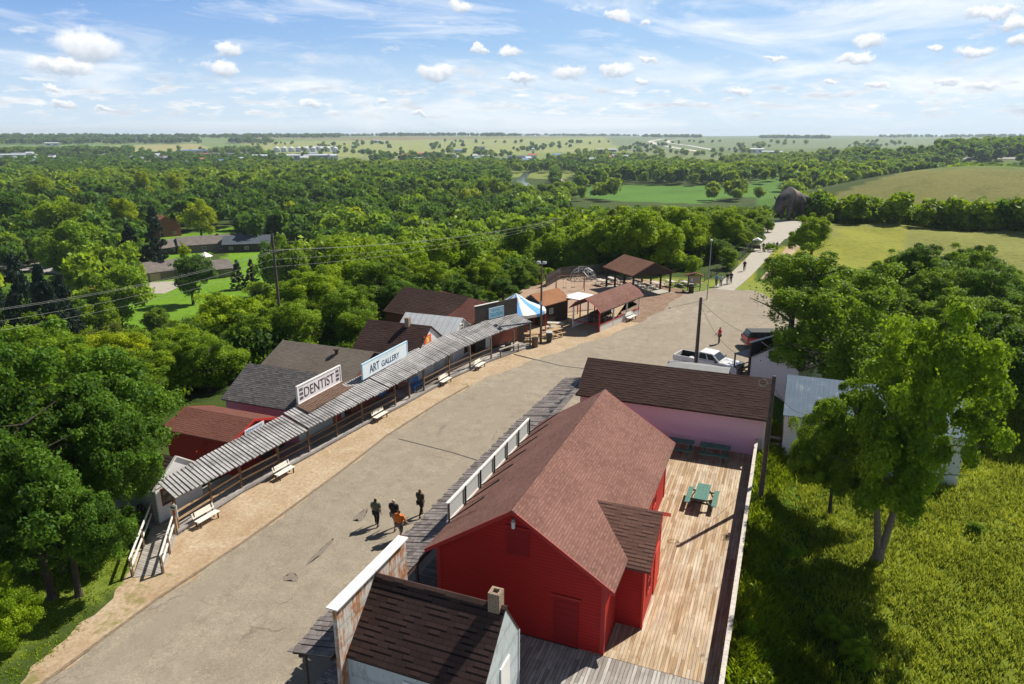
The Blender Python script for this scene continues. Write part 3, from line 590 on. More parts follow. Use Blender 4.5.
def patch(px, py, a, b, rot, seed):
    x, y = gz(px, py); pts = []
    for i in range(18): t = i/18*6.283; rr = 1+0.25*math.sin(3*t+seed)+0.15*math.sin(5*t+seed*2); pts.append(rotz((x+a*rr*math.cos(t), y+b*rr*math.sin(t)), rot, (x, y)))
    return sheet('street_stain', pts, M['stain'], 0.040+seed*0.003, 0.05, 0.15, seed=seed)
patch(322, 551, 0.13, 1.15, 0.05, 1); patch(291, 578, 0.38, 0.3, 0, 2); patch(361, 516, 0.25, 0.6, 0.1, 3)
# the walk up to the statue, side path, far roads
WALK = [(-7.6, 96.3), (-7.0, 101), (-6.2, 108), (-5.1, 120), (-4.0, 135), (-2.6, 150), (-1.6, 160), (-1.2, 170), (-0.8, 184)]
strip('footpath', WALK[:6], (2.8, 3.4), M['concrete'], 0.05); strip('footpath', WALK[5:7], (3.4, 8.0), M['concrete'], 0.054); strip('footpath', WALK[6:], (8, 11), M['concrete'], 0.054)
strip('gravel_path_edge', [(-2.9, 106), (-1.3, 120), (0.3, 135), (1.8, 150)], (0.8, 2.6), M['dirt'], 0.02)
sheet('lawn', [(-15, 95), (-11.0, 93.6), (-9.6, 95.3), (-9.8, 99), (-14, 99)], plain('lawn_grass', (0.13, 0.18, 0.03), 0.95, 0.4, 3), 0.02, 0.2, seed=6)
strip('park_track', [on_ground(855, 223)[:2], on_ground(880, 226)[:2], on_ground(925, 224)[:2], on_ground(1040, 218.5)[:2]], 3.0, plain('track_dirt', (0.36, 0.33, 0.2), 0.95, 0.3, 0.6), 0.05)
road = plain('grey_road', (0.33, 0.32, 0.31), 0.9, 0.12, 0.3); road2 = plain('pale_road', (0.55, 0.53, 0.48), 0.9, 0.1, 0.1)
def gp(*pts): return [on_ground(*p)[:2] for p in pts]
strip('highway', gp((700, 152), (672, 147.5), (655, 144), (650, 141.5), (664, 139)), 22, road2, 0.8, 20); strip('highway', gp((712, 150), (690, 146), (668, 143.2), (668, 140.8), (690, 139)), 16, road2, 0.8, 20)
strip('valley_road', gp((730, 150), (768, 154), (820, 160), (900, 162), (1060, 160)), 12, road, 0.5, 20)
strip('dirt_road', gp((553, 168), (557, 174), (561, 182)), 7, plain('tan_road', (0.3, 0.24, 0.17), 0.95, 0.15, 0.2), 0.4, 14)
strip('residential_street', gp((-30, 262), (20, 268), (50, 270), (80, 273), (100, 278)), 8, road, 0.08); strip('residential_street', gp((80, 276), (78, 283), (68, 292), (60, 300)), 6, road, 0.085)
strip('driveway', gp((36, 256), (46, 262), (55, 268)), 9, M['concrete'], 0.09); strip('driveway', gp((168, 282), (160, 289), (148, 294)), 9, M['concrete'], 0.09)
strip('river', gp((545, 168), (527, 173), (520, 181), (530, 190)), 9, M['water'], 0.35, 14)
# ---------------------------------------------------------------- buildings
def gable(t, x0, x1, y0, y1, ze, zr, axis, wall, roof, zb=0.0, oh=0.35, og=0.25, th=0.12, rid=None, org=None, trim=None, wname='wall'):
    org = t.location if org is None else org
    b = MB(org); R = MB(org)
    if axis == 'x':
        m = (y0+y1)/2 if rid is None else rid
        b.prism([(y0, zb), (y1, zb), (y1, ze), (m, zr), (y0, ze)], 'x', x0, x1)
        for ya, sg in ((y0, -1), (y1, 1)):
            sl_ = (zr-ze)/abs(m-ya); ye = ya+sg*oh; zz = ze-oh*sl_
            R.prism([(m, zr+0.012), (m, zr+th), (ye, zz+th), (ye, zz+0.012)], 'x', x0-og, x1+og)
            if trim: 
                for xs in (x0-og-0.03, x1+og+0.001): 
                    T = MB(org); T.prism([(m, zr-0.06), (m, zr+th+0.01), (ye, zz+th+0.01), (ye, zz-0.06)], 'x', xs, xs+0.03); T.build('rake_board', trim, t)
    else:
        m = (x0+x1)/2 if rid is None else rid
        b.prism([(x0, zb), (x1, zb), (x1, ze), (m, zr), (x0, ze)], 'y', y0, y1)
        for xa, sg in ((x0, -1), (x1, 1)):
            sl_ = (zr-ze)/abs(m-xa); xe = xa+sg*oh; zz = ze-oh*sl_
            R.prism([(m, zr+0.012), (m, zr+th), (xe, zz+th), (xe, zz+0.012)], 'y', y0-og, y1+og)
            if trim:
                for ys in (y0-og-0.03, y1+og+0.001):
                    T = MB(org); T.prism([(m, zr-0.06), (m, zr+th+0.01), (xe, zz+th+0.01), (xe, zz-0.06)], 'y', ys, ys+0.03); T.build('rake_board', trim, t)
    W = b.build(wname, wall, t); RF = R.build('roof', roof, t); return W, RF
def window(t, c, w, h, face, frame, org=None, panes=2, glass=None):
    """face: 'x+','x-','y+','y-' the way it looks; c centre on the wall surface"""
    org = t.location if org is None else org; F = MB(org); P = MB(org); x, y, z = c; s_ = 1 if face[1] == '+' else -1
    def bx(B, a0, a1, z0, z1, d0, d1):
        if face[0] == 'x': B.box(x+s_*d0, x+s_*d1, y+a0, y+a1, z+z0, z+z1)
        else: B.box(x+a0, x+a1, y+s_*d0, y+s_*d1, z+z0, z+z1)
    e = 0.07
    bx(F, -w/2, w/2, -h/2, -h/2+e, 0.0, 0.05); bx(F, -w/2, w/2, h/2-e, h/2, 0.0, 0.05); bx(F, -w/2, -w/2+e, -h/2+e, h/2-e, 0.0, 0.05); bx(F, w/2-e, w/2, -h/2+e, h/2-e, 0, 0.05)
    if panes > 1: bx(F, -0.02, 0.02, -h/2+e, h/2-e, 0.012, 0.035); bx(F, -w/2+e, -0.02, -0.02, 0.02, 0.012, 0.035); bx(F, 0.02, w/2-e, -0.02, 0.02, 0.012, 0.035)
    bx(P, -w/2+e, w/2-e, -h/2+e, h/2-e, 0.002, 0.01)
    f = F.build('window', frame, t); P.build('pane', glass or M['glass'], f); return f
def boxpart(t, name, mat, *a, org=None, **kw):
    b = MB(t.location if org is None else org); 
    for q in a: b.box(*q)
    return b.build(name, mat, t, **kw)
def letters(t, txt, origin, right, up, height, width, mat, name='lettering', depth=0.012, bold=0.0):
    par = t.parent; origin = Vector(origin)-(par.location if par and abs(par.rotation_euler.z) < 1e-6 else Vector((0, 0, 0)))
    """raised letters: origin lower left corner, right/up unit vectors, fitted to width x height"""
    cu = bpy.data.curves.new('txt', 'FONT'); cu.body = txt; cu.size = 1; cu.extrude = depth/2; cu.offset = bold
    o = bpy.data.objects.new('txt', cu); COL.objects.link(o); dg = bpy.context.evaluated_depsgraph_get(); m_ = bpy.data.meshes.new_from_object(o.evaluated_get(dg)); bpy.data.objects.remove(o); bpy.data.curves.remove(cu)
    m_.materials.clear(); n = len(m_.vertices); v = np.empty(n*3); m_.vertices.foreach_get('co', v); v = v.reshape(-1, 3); lo, hi = v.min(0), v.max(0)
    R = Vector(right).normalized(); U = Vector(up).normalized(); Z = R.cross(U); O = Vector(origin)
    sx, sy = width/(hi[0]-lo[0]), height/(hi[1]-lo[1]); A = np.array([R, U, Z]); 
    L = np.stack([(v[:, 0]-lo[0])*sx, (v[:, 1]-lo[1])*sy, v[:, 2]+depth/2], 1) @ A + np.array(O); m_.vertices.foreach_set('co', L.ravel()); m_.update()
    return mk(name, m_, t, mat)
def worn_line(t, x, y0, z0, width, height, n, mat, local=False):
    """a line of lettering too worn and small to read: a row of short uneven strokes"""
    par = t.parent; org = Vector((0, 0, 0)) if local else par.location; b = MB(org); rg = random.Random(n); st = width/n
    for i in range(n):
        if rg.random() < .1: continue
        a = y0+i*st; h = height*rg.uniform(.8, 1); b.box(x, x+.006, a, a+st*.22, z0, z0+h)
        if rg.random() < .7: b.box(x, x+.006, a+st*.22, a+st*.7, z0+h*rg.choice((0, .4, .8)), z0+h*rg.choice((0, .4, .8))+height*.18)
        if rg.random() < .6: b.box(x, x+.006, a+st*.55, a+st*.75, z0+height*.2, z0+h*.8)
    return b.build('worn_lettering', mat, t)
# ---- big red barn on the right side of the street
T = thing('red_barn', 'large barn-red building with a reddish-brown shingle roof in the middle foreground', 'building', (-9, 30, 0))
gable(T, -12.5, -5.2, 23.0, 36.8, 3.45, 5.82, 'y', M['red'], M['sh_red'], 0.06, 0.42, 0.35, 0.12, rid=-8.95, trim=M['redtrim'])
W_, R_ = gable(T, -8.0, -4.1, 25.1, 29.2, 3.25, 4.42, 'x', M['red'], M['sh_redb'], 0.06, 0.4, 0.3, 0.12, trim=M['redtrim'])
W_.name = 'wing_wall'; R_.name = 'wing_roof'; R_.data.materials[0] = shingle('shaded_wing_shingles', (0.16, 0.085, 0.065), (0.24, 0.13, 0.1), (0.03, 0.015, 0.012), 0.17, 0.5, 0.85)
M['red_d'] = siding('darker_red_boards', (0.3, 0.012, 0.013), 0.3, 0.4, (0.16, 0.01, 0.01), 0.4)
boxpart(T, 'loft_hatch', M['red_d'], (-9.3, -8.35, 22.955, 23.0, 3.75, 5.0)); boxpart(T, 'door', M['red_d'], (-7.3, -6.25, 22.95, 23.0, 0.1, 2.3))
for q_ in ((-7.4, -6.15, 22.93, 23.0, 2.3, 2.38), (-5.34, -5.17, 22.96, 23.14, 0.07, 3.3), (-12.54, -12.38, 22.96, 23.1, 0.07, 3.3), (-9.37, -8.28, 22.93, 22.99, 5.0, 5.05)): boxpart(T, 'trim', M['redtrim'], q_)
b = MB(T.location); b.tube((-8.95, 22.98, 5.42), (-8.95, 22.75, 5.47), 0.02, 6); b.tube((-8.95, 22.74, 5.5), (-8.95, 22.74, 5.38), 0.06, 10); lo_ = b.build('lamp_bracket', M['greymet'], T)
b = MB(T.location); b.tube((-8.95, 22.74, 5.38), (-8.95, 22.74, 5.1), 0.085, 12, 0.07); b.build('lamp_globe', M['wpaint'], lo_)
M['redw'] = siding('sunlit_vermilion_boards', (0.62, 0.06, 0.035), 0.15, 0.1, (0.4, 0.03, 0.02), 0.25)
for y in (31.2, 33.6): window(T, (-5.2, y, 1.75), 0.9, 1.3, 'x+', M['redw'])
window(T, (-4.1, 26.3, 1.7), 0.75, 1.2, 'x+', M['redtrim']); boxpart(T, 'door', M['redw'], (-4.1, -4.05, 27.6, 28.6, 0.1, 2.2)); [boxpart(T, 'corner_board', M['redw'], q_) for q_ in ((-4.13, -4.05, 25.05, 25.2, 0.07, 3.0), (-5.25, -5.15, 36.7, 36.85, 0.07, 3.2))]
b = MB(T.location); b.prism([(-8.95-0.17, 5.86), (-8.95, 5.975), (-8.95+0.17, 5.86)], 'y', 22.6, 37.2); b.build('ridge_cap', M['sh_red'], T)
# ---- sign board standing on the porch roof
T = thing('sign_frame', 'long white-framed sign board braced on the barn eave, seen from behind', 'sign board', (-12.95, 30, 2.9))
b = MB(T.location); X = -12.95
b.box(X-0.05, X+0.07, 24.8, 35.3, 4.2, 4.3); b.box(X-0.05, X+0.05, 24.8, 35.3, 3.3, 3.4); b.build('frame_rail', M['wpaint'], T)
PY_ = [24.85+i*(35.25-24.85)/6 for i in range(7)]
for y in PY_: boxpart(T, 'upright', M['wood_dark'] if y < 25 else M['black'], (X+0.052, X+0.115, y-0.035, y+0.035, 2.78, 4.28))
for i in range(6): boxpart(T, 'panel', M['paleblue_wall'], (X-0.02, X+0.02, PY_[i]+0.02, PY_[i+1]-0.02, 3.402, 4.198))
for y in PY_:
    b = MB(T.location); b.tube((X+0.1, y, 3.45), (X+1.62, y+0.45, 4.68), 0.03, 6); b.build('brace', M['black'], T)
# ---- the porch roof along the right boardwalk
T = thing('porch', 'long porch of weathered grey boards along the right side of the street', 'porch', (-13.8, 30, 0))
b = MB(T.location); rg = random.Random(3); y = 16.15
while y < 47.3:
    w_ = rg.uniform(0.22, 0.29); dz = rg.uniform(-0.012, 0.02); x0 = -14.85+rg.uniform(-0.1, 0.07); tl = rg.uniform(-0.01, 0.02)
    if y > 36.8: x0 += 0.35*(y-36.8)/10
    xin = -13.0 if y < 37.6 else -12.55
    zi, zo = 2.95+dz, 2.58+dz
    b.hexa([(x0, y, zo), (xin, y, zi), (xin, y+w_-0.045, zi+tl), (x0, y+w_-0.045+rg.uniform(-.02, .02), zo+tl), (x0, y, zo+0.035), (xin, y, zi+0.035), (xin, y+w_-0.045, zi+0.035+tl), (x0, y+w_-0.045, zo+0.035+tl)])
    y += w_
b.build('roof_boards', M['wood_grey'], T)
b = MB(T.location); b.hexa([(-14.7, 16.2, 2.52), (-13.0, 16.2, 2.89), (-13.0, 47.2, 2.89), (-14.6, 47.2, 2.52), (-14.7, 16.2, 2.56), (-13.0, 16.2, 2.925), (-13.0, 47.2, 2.925), (-14.6, 47.2, 2.56)]); b.build('roof_underlay', M['black'], T)
b = MB(T.location); b.box(-14.5, -14.38, 16.25, 47, 2.4, 2.5); b.box(-13.12, -13.03, 16.2, 47, 2.7, 2.8); b.build('beam', M['wood_dark'], T)
for y in (16.5, 20.5, 24.5, 28.5, 32.5, 36.5, 40.5, 44.5): boxpart(T, 'post', M['pole'], (-14.5, -14.38, y-0.06, y+0.06, 0.02, 2.5))
DK = thing('boardwalk', 'old grey board walk and yard deck around the barn and the tin shop', 'deck', (-10, 25, 0))
b = MB(DK.location); b.box(-14.6, -12.52, 8, 47.3, 0.012, 0.075); b.build('walk_boards', planks('walk_boards_across', [(0.14, 0.13, 0.125), (0.2, 0.185, 0.175), (0.27, 0.25, 0.24)], 0.16, 'u', 0.8, 3), DK)
b = MB(DK.location); b.box(-12.515, -0.7, 8, 22.93, -0.3, 0.06); b.build('yard_boards', M['deck_old'], DK)
DN = thing('wooden_deck', 'sunlit tan board deck between the red barn and the white-railed edge', 'deck', (-3, 33, 0))
b = MB(DN.location); b.box(-6.2, -0.7, 22.95, 44.4, -0.25, 0.062); b.build('deck_boards', M['deck_new'], DN)
b = MB(DN.location); b.box(-0.7, -0.62, 8, 44.4, -1.0, 0.06); 
for y in range(10, 45, 3): b.box(-0.95, -0.75, y, y+0.2, -1.4, -0.25)
b.build('skirt', M['wood_dark'], DN)
T = thing('deck_railing', 'worn white plank railing with lattice along the right edge of the deck', 'railing', (-0.6, 30, 0.06))
b = MB(T.location); rg = random.Random(5)
for i in range(9):
    y0 = 8+i*4.05; b.box(-0.69, -0.5+rg.uniform(-.01, .01), y0, y0+4.03, 1.2+rg.uniform(-.012, .012), 1.245)
b.build('top_plank', M['wpaint2'], T)
for i in range(10): y = 8.1+i*4.03; boxpart(T, 'post', M['wood_post'], (-0.65, -0.55, y-0.05, y+0.05, 0.06, 1.2))
b = MB(T.location); b.box(-0.63, -0.57, 8, 44.4, 1.06, 1.14); b.box(-0.63, -0.57, 8, 44.4, 0.12, 0.2)
b.build('rail', M['wood_post'], T)
b = MB(T.location); y = 8.0
while y < 44.1: 
    b.bar((-0.612, y, 0.16), (-0.612, min(y+0.9, 44.3), 1.1), 0.012, 0.075, (1, 0, 0)); b.bar((-0.588, y, 1.1), (-0.588, min(y+0.9, 44.3), 0.16), 0.012, 0.075, (1, 0, 0)); y += 0.115
b.build('lattice', M['wood_post'], T)
# ---- tin shop in the foreground
T = thing('tin_shop', 'small tin-sided shop with dark brown shingles and a white-capped false front', 'building', (-10, 18.5, 0))
gable(T, -12.75, -7.65, 16.75, 20.0, 2.72, 4.55, 'x', M['tin'], M['sh_brown'], 0.07, 0.12, 0.02, 0.1, rid=18.72)
boxpart(T, 'false_front', M['rusty'], (-12.93, -12.76, 16.3, 20.9, 0.08, 4.92))
b = MB(T.location); b.box(-13.02, -12.58, 16.1, 18.45, 4.93, 4.98); b.box(-13.02, -12.58, 18.47, 20.8, 4.93, 4.98); b.build('front_cap', M['wpaint'], T)
b = MB(T.location); b.prism([(18.72-0.14, 4.585), (18.72, 4.69), (18.72+0.14, 4.6)], 'x', -12.74, -7.6); b.build('ridge_cap', M['sh_brown'], T)
b = MB(T.location); cx, cy = -8.0, 18.72
for (a0, a1, c0, c1) in ((-.21, .21, -.21, -.11), (-.21, .21, .11, .21), (-.21, -.11, -.11, .11), (.11, .21, -.11, .11)): b.box(cx+a0, cx+a1, cy+c0, cy+c1, 4.2, 5.2)
def brickm():
    m, k2, out = newmat('chimney_bricks'); u, g = uvpos(k2); br = k2('ShaderNodeTexBrick', {'Vector': u, 'Color1': (0.3, 0.2, 0.13, 1), 'Color2': (0.2, 0.125, 0.085, 1), 'Mortar': (0.38, 0.34, 0.28, 1), 'Scale': 1.0, 'Brick Width': 0.21, 'Row Height': 0.075, 'Mortar Size': 0.008}); finish(k2, out, br.outputs[0], 0.9, br.outputs[1], -0.3, 0.01); return m
M['bricks'] = brickm(); ch_ = b.build('chimney', M['bricks'], T); boxpart(T, 'flue', M['black'], (cx-.108, cx+.108, cy-.108, cy+.108, 4.3, 4.75))
boxpart(T, 'window', M['wpaint'], (-10.6, -9.8, 16.70, 16.748, 1.3, 2.3)); boxpart(T, 'door', M['wpaint'], (-7.65, -7.6, 18.2, 19.0, 0.08, 2.5)); [boxpart(T, 'corner_trim', M['galv'], q_) for q_ in ((-7.68, -7.62, 19.93, 20.03, 0.1, 2.8), (-12.79, -12.7, 16.68, 16.8, 0.1, 2.66))]
# picnic benches under the porch
def bench(name, label, loc, rot, mat_seat, mat_leg, L=1.8, group=None, cat='bench'):
    t = thing(name, label, cat, loc, rot, group); o0 = (0, 0, 0)
    b = MB(o0); b.box(-L/2, L/2, -0.24, -0.03, 0.43, 0.47); b.box(-L/2, L/2, -0.01, 0.2, 0.43, 0.47); b.build('seat', mat_seat, t)
    b = MB(o0)
    for z in (0.58, 0.76): b.hexa([(-L/2, 0.24+(z-.5)*.3, z), (L/2, 0.24+(z-.5)*.3, z), (L/2, 0.275+(z-.5)*.3, z), (-L/2, 0.275+(z-.5)*.3, z), (-L/2, 0.28+(z-.5)*.3, z+.15), (L/2, 0.28+(z-.5)*.3, z+.15), (L/2, 0.315+(z-.5)*.3, z+.15), (-L/2, 0.315+(z-.5)*.3, z+.15)])
    b.build('backrest', mat_seat, t)
    for sx in (-1, 1):
        b = MB(o0); x = sx*(L/2-0.16); b.box(x-.03, x+.03, -0.22, -0.14, 0, 0.43); b.bar((x, 0.2, 0), (x, 0.36, 0.92), 0.06, 0.07, (1, 0, 0)); b.box(x-.03, x+.03, -0.22, 0.24, 0.37, 0.43); b.build('leg', mat_leg, t)
    return t
def px_rot(p, q): return math.atan2(q[1]-p[1], q[0]-p[0])
RB = [('cream bench beside the ramp at the near end of the covered walk', (193, 527), (214, 516)), ('second cream bench from the ramp, below the red shop', (270, 482), (292, 469)), ('cream bench below the art gallery sign', (369, 424), (385, 414)),
      ('cream bench near the white gabled shop, beside the blue bench', (435, 388), (450, 379)), ('white slatted bench at the far end of the benches row', (472, 372), (482, 364))]
for lab, p, q in RB:
    a, c = gz(*p), gz(*q); mx, my = (a[0]+c[0])/2+0.3, (a[1]+c[1])/2; bench('park_bench', lab, (mx, my, 0.0), math.radians(90-4)+0.0 if True else 0, M['cream'], M['wood_dark'], 1.75, 'benches along the covered walk').scale = (.8, .85, .85)
bx_, by_ = gz(427, 394); bench('park_bench', 'bright blue bench on the covered walk', (bx_-0.9, by_, 0.3), math.radians(84), M['bluepaint'], M['bluepaint'], 1.4, 'benches along the covered walk')
def picnic(label, loc, rot, mat, L=1.8, group='green picnic tables on the deck', z=0.0, leg=None):
    t = thing('picnic_table', label, 'picnic table', loc, rot, group); o0 = (0, 0, 0)
    b = MB(o0)
    for i in range(4): b.box(-L/2, L/2, -0.37+i*0.187, -0.37+i*0.187+0.18, 0.72, 0.76)
    b.build('tabletop', mat, t)
    for s_ in (-1, 1):
        b = MB(o0); b.box(-L/2, L/2, s_*0.72-0.13, s_*0.72-0.005, 0.42, 0.46); b.box(-L/2, L/2, s_*0.72+0.005, s_*0.72+0.13, 0.42, 0.46); b.build('seat', mat, t)
    for s_ in (-1, 1):
        b = MB(o0); x = s_*(L/2-0.25); b.bar((x, -0.62, 0), (x, -0.22, 0.71), 0.05, 0.09, (1, 0, 0)); b.bar((x+0.052, 0.62, 0), (x+0.052, 0.22, 0.71), 0.05, 0.09, (1, 0, 0)); b.box(x-.03, x+.08, -0.8, 0.8, 0.35, 0.415); b.box(x-.03, x+.08, -0.36, 0.36, 0.65, 0.715); b.build('leg', leg or mat, t)
    return t

picnic('green picnic table standing alone in the sun on the tan deck', (-3.05, 36.75, 0.064), math.radians(90), M['pic_green'], 1.9, leg=M['wood_dark'])
picnic('green picnic table against the pink-tinted wall, partly behind the barn roof', (-5.35, 43.2, 0.064), 0, M['pic_green'], 1.9); picnic('green picnic table against the pink-tinted wall, nearer the railing', (-3.05, 43.2, 0.064), 0, M['pic_green'], 1.9)
t = picnic('grey wooden picnic table under the near end of the right porch', (-13.75, 17.9, 0.08), math.radians(90), M['deck_old'], 1.5, None)
# ---- long white-sided hall, bounce light tinted into its wall colour
SHD = 0
T = thing('tinted_white_hall', 'long hall, white siding tinted pink as by bounce light, dark brown roof, behind the deck', 'building', (-6, 47, 0))
gable(T, -12.45, -0.2, 44.42, 49.6, 2.85, 4.42, 'x', M['lilac'], M['sh_brown'], -1.0, 0.4, 0.25, 0.12, rid=47.0)
boxpart(T, 'corner_board', M['wpaint'], (-0.27, -0.15, 44.36, 44.48, -0.9, 2.7)); boxpart(T, 'roof_seam', M['black'], (-3.42, -3.4, 45.2, 46.9, 3.2, 3.21))
# ---- white gabled shop with false front, turned to the side street
AR = -math.radians(31.6); A0 = gz(751, 357, 2.5)
T = thing('white_gabled_shop', 'white gabled shop with a dark false front behind the pink-tinted hall', 'building', (A0[0], A0[1], 0), AR)
gable(T, 0.05, 4.3, 0.0, 9, 2.5, 3.9, 'y', M['white'], M['sh_grey'], -0.8, 0.15, 0.15, 0.1, org=(0, 0, 0))
boxpart(T, 'false_front', M['darkboard'], (-0.12, 0.0, -0.1, 8.9, 0, 3.75), org=(0, 0, 0)); boxpart(T, 'front_cap', M['wpaint'], (-0.2, 0.06, -0.15, 9.0, 3.75, 3.8), org=(0, 0, 0))
for y in (1.2, 3.2, 5.2, 7.2):
    b = MB(); b.tube((0.02, y, 3.6), (1.0, y+0.1, 3.2), 0.03, 6); b.build('brace', M['wpaint'], T)
window(T, (2.25, 0.0, 3.15), 0.5, 0.55, 'y-', M['wpaint'], org=(0, 0, 0)); 
T = thing('small_porch', 'small open porch with tan posts beside the white gabled shop', 'porch', (A0[0], A0[1], 0), AR)
b = MB(); b.box(-1.8, -0.2, 0.2, 8.8, 2.28, 2.34); b.build('roof', M['wood_pale'], T); boxpart(T, 'deck', M['wood_tan'], (-1.9, -0.2, 0.1, 8.8, 0.02, 0.3), org=(0, 0, 0))
for y in (0.3, 2.4, 4.5, 6.6, 8.6): boxpart(T, 'post', M['wood_post'], (-1.8, -1.7, y, y+0.1, 0.3, 2.28), org=(0, 0, 0))
b = MB(); b.box(-1.78, -1.72, 0.4, 8.6, 0.75, 0.82); b.box(-1.78, -1.72, 0.4, 8.6, 1.1, 1.17); b.box(-1.75, -0.3, 0.22, 0.28, 1.1, 1.17); b.build('rail', M['wood_post'], T)
# ---- galvanised roof house behind the right trees
T = thing('metal_roofed_house', 'white sided house with a worn blue-grey metal roof behind the big right-hand tree', 'building', (5, 48, -1))
gable(T, 0.98, 11.2, 46.3, 51.3, 2.5, 4.3, 'x', M['white'], M['galvblue'], -1.2, 0.2, 0.15, 0.08)
window(T, (4.5, 46.3, 1.2), 0.8, 1.1, 'y-', M['wpaint']); window(T, (8.2, 46.3, 1.2), 0.8, 1.1, 'y-', M['wpaint'])
T = thing('wooden_steps', 'dark wooden back steps between the pink-tinted hall and the white house', 'steps', (0.45, 45.6, -0.9))
b = MB(T.location)
for i in range(5): b.box(0.02, 0.85, 45.2+i*0.28, 45.5+i*0.28, -0.7+i*0.32, -0.63+i*0.32)
b.build('tread', M['wood_grey'], T); boxpart(T, 'stringer', M['wood_dark'], (0.0, 0.03, 45.2, 46.28, -1.1, 0.2), (0.86, 0.9, 45.2, 46.28, -1.1, 0.2))
# ---- ribbed metal carport behind the pink-tinted hall
A = [gz(672, 372, 2.2), gz(700, 356, 2.9), gz(752, 377, 2.9)]
T = thing('metal_canopy', 'low ribbed grey metal roof standing behind the ridge of the pink-tinted hall', 'canopy', (-5, 53, 0))
b = MB(T.location); b.prism([(51.6, 2.3), (53.5, 2.75), (55.4, 2.3), (55.4, 2.36), (53.5, 2.82), (51.6, 2.36)], 'x', -7.9, -3.2); b.build('roof', M['corr'], T)
for x in (-7.7, -3.4):
    for y in (51.8, 55.2): boxpart(T, 'post', M['greymet'], (x-.05, x+.05, y-.05, y+.05, 0.01, 2.35))
# ================================================================ left side of the street
FR = [(-28.1, 23.4), (-28.15, 28.4), (-27.55, 33.7), (-27.05, 39.1), (-26.4, 43.9), (-25.75, 50.5), (-24.6, 56.0), (-23.2, 60.3), (-22.5, 62.4)]
def fx(y): return float(np.interp(y, [p[1] for p in FR], [p[0] for p in FR]))
T = thing('covered_boardwalk', 'long covered board walk with a ribbed grey awning before the left shops', 'covered walk', (-27, 42, 0)); BW = T
for i in range(len(FR)-1):
    (xa, ya), (xb, yb) = FR[i], FR[i+1]; z = 0.32-0.02*i
    b = MB(T.location); b.hexa([(xa-2.1, ya, 0.0), (xa+0.12, ya, 0.0), (xb+0.12, yb, 0.0), (xb-2.1, yb, 0.0), (xa-2.1, ya, z), (xa+0.12, ya, z), (xb+0.12, yb, z-.02), (xb-2.1, yb, z-.02)]); b.build('deck', M['deck_old'], T)
INN = [(-28.95, 23.6), (-28.95, 28.4), (-28.8, 33.3), (-28.45, 39.3), (-28.2, 43.5), (-27.7, 48.5), (-27.3, 53.8), (-26.1, 59.0), (-24.4, 62.6)]
OUT = [(-27.85, 23.5), (-27.45, 27.8), (-27.0, 32.8), (-26.5, 36.8), (-25.95, 41.9), (-25.6, 48.6), (-25.2, 54.2), (-24.3, 58.6), (-22.6, 62.8)]
def ip(L, y): return float(np.interp(y, [p[1] for p in L], [p[0] for p in L]))
def awn(t, ya, yb, dz):
    lo = MB(t.location); rg = random.Random(int(ya*10)); n = max(1, int((yb-ya)/2))
    y = ya
    U = MB(t.location)
    for i in range(n):
        a = ya+(yb-ya)*i/n; c = ya+(yb-ya)*(i+1)/n
        U.hexa([(ip(OUT, a)-.03, a, 2.10+dz), (ip(INN, a), a, 2.84+dz), (ip(INN, c), c, 2.84+dz), (ip(OUT, c)-.03, c, 2.10+dz), (ip(OUT, a)-.03, a, 2.13+dz), (ip(INN, a), a, 2.87+dz), (ip(INN, c), c, 2.87+dz), (ip(OUT, c)-.03, c, 2.13+dz)])
    r_ = U.build('awning', M['wood_dark'], t)
    while y < yb-0.1:
        wd = rg.uniform(0.16, 0.2); o = rg.uniform(-0.05, 0.05); y1 = min(y+wd, yb); h = rg.uniform(0.045, 0.07)
        xo, xi, xo1, xi1 = ip(OUT, y)+o, ip(INN, y), ip(OUT, y1)+o, ip(INN, y1)
        lo.hexa([(xo, y, 2.132+dz), (xi, y, 2.872+dz), (xi1, y1, 2.872+dz), (xo1, y1, 2.132+dz), (xo, y, 2.132+h+dz), (xi, y, 2.872+h+dz), (xi1, y1, 2.872+h+dz), (xo1, y1, 2.132+h+dz)])
        y += wd+0.085
    lo.build('awning_boards', M['wood_pale'], r_)
for ya, yb, dz in ((23.5, 33.2, 0.0), (33.22, 41.4, 0.1), (41.42, 53.0, 0.16), (53.02, 58.3, 0.1), (58.32, 62.7, 0.14)): awn(T, ya, yb, dz)
PYS = [23.6, 26.0, 28.3, 31.2, 33.8, 36.5, 39.2, 42.9, 44.7, 46.7, 50.5, 53.4, 56.5, 59.6, 62.0]
for y in PYS: boxpart(T, 'post', M['wood_post'], (fx(y)-.06, fx(y)+.06, y-.06, y+.06, 0.3 if y < 45 else 0.15, 2.2 if y < 60 else 2.3))
for i in range(len(PYS)-1):
    a, c = PYS[i], PYS[i+1]
    if 42.5 < a < 46 or a > 56: continue
    b = MB(T.location); 
    for z in (0.8, 1.25): b.bar((fx(a)+.02, a+.07, z), (fx(c)+.02, c-.07, z), 0.05, 0.1)
    b.build('rail', M['wood_tan'] if a < 31 else M['wood_post'], T)
b = MB(T.location)
for i in range(len(FR)-1): b.bar((FR[i][0]+.16, FR[i][1]+.01, 0.25-.02*i), (FR[i+1][0]+.16, FR[i+1][1]-.01, 0.23-.02*i), 0.05, 0.14)
b.build('edge_board', M['wood_pale'], T)
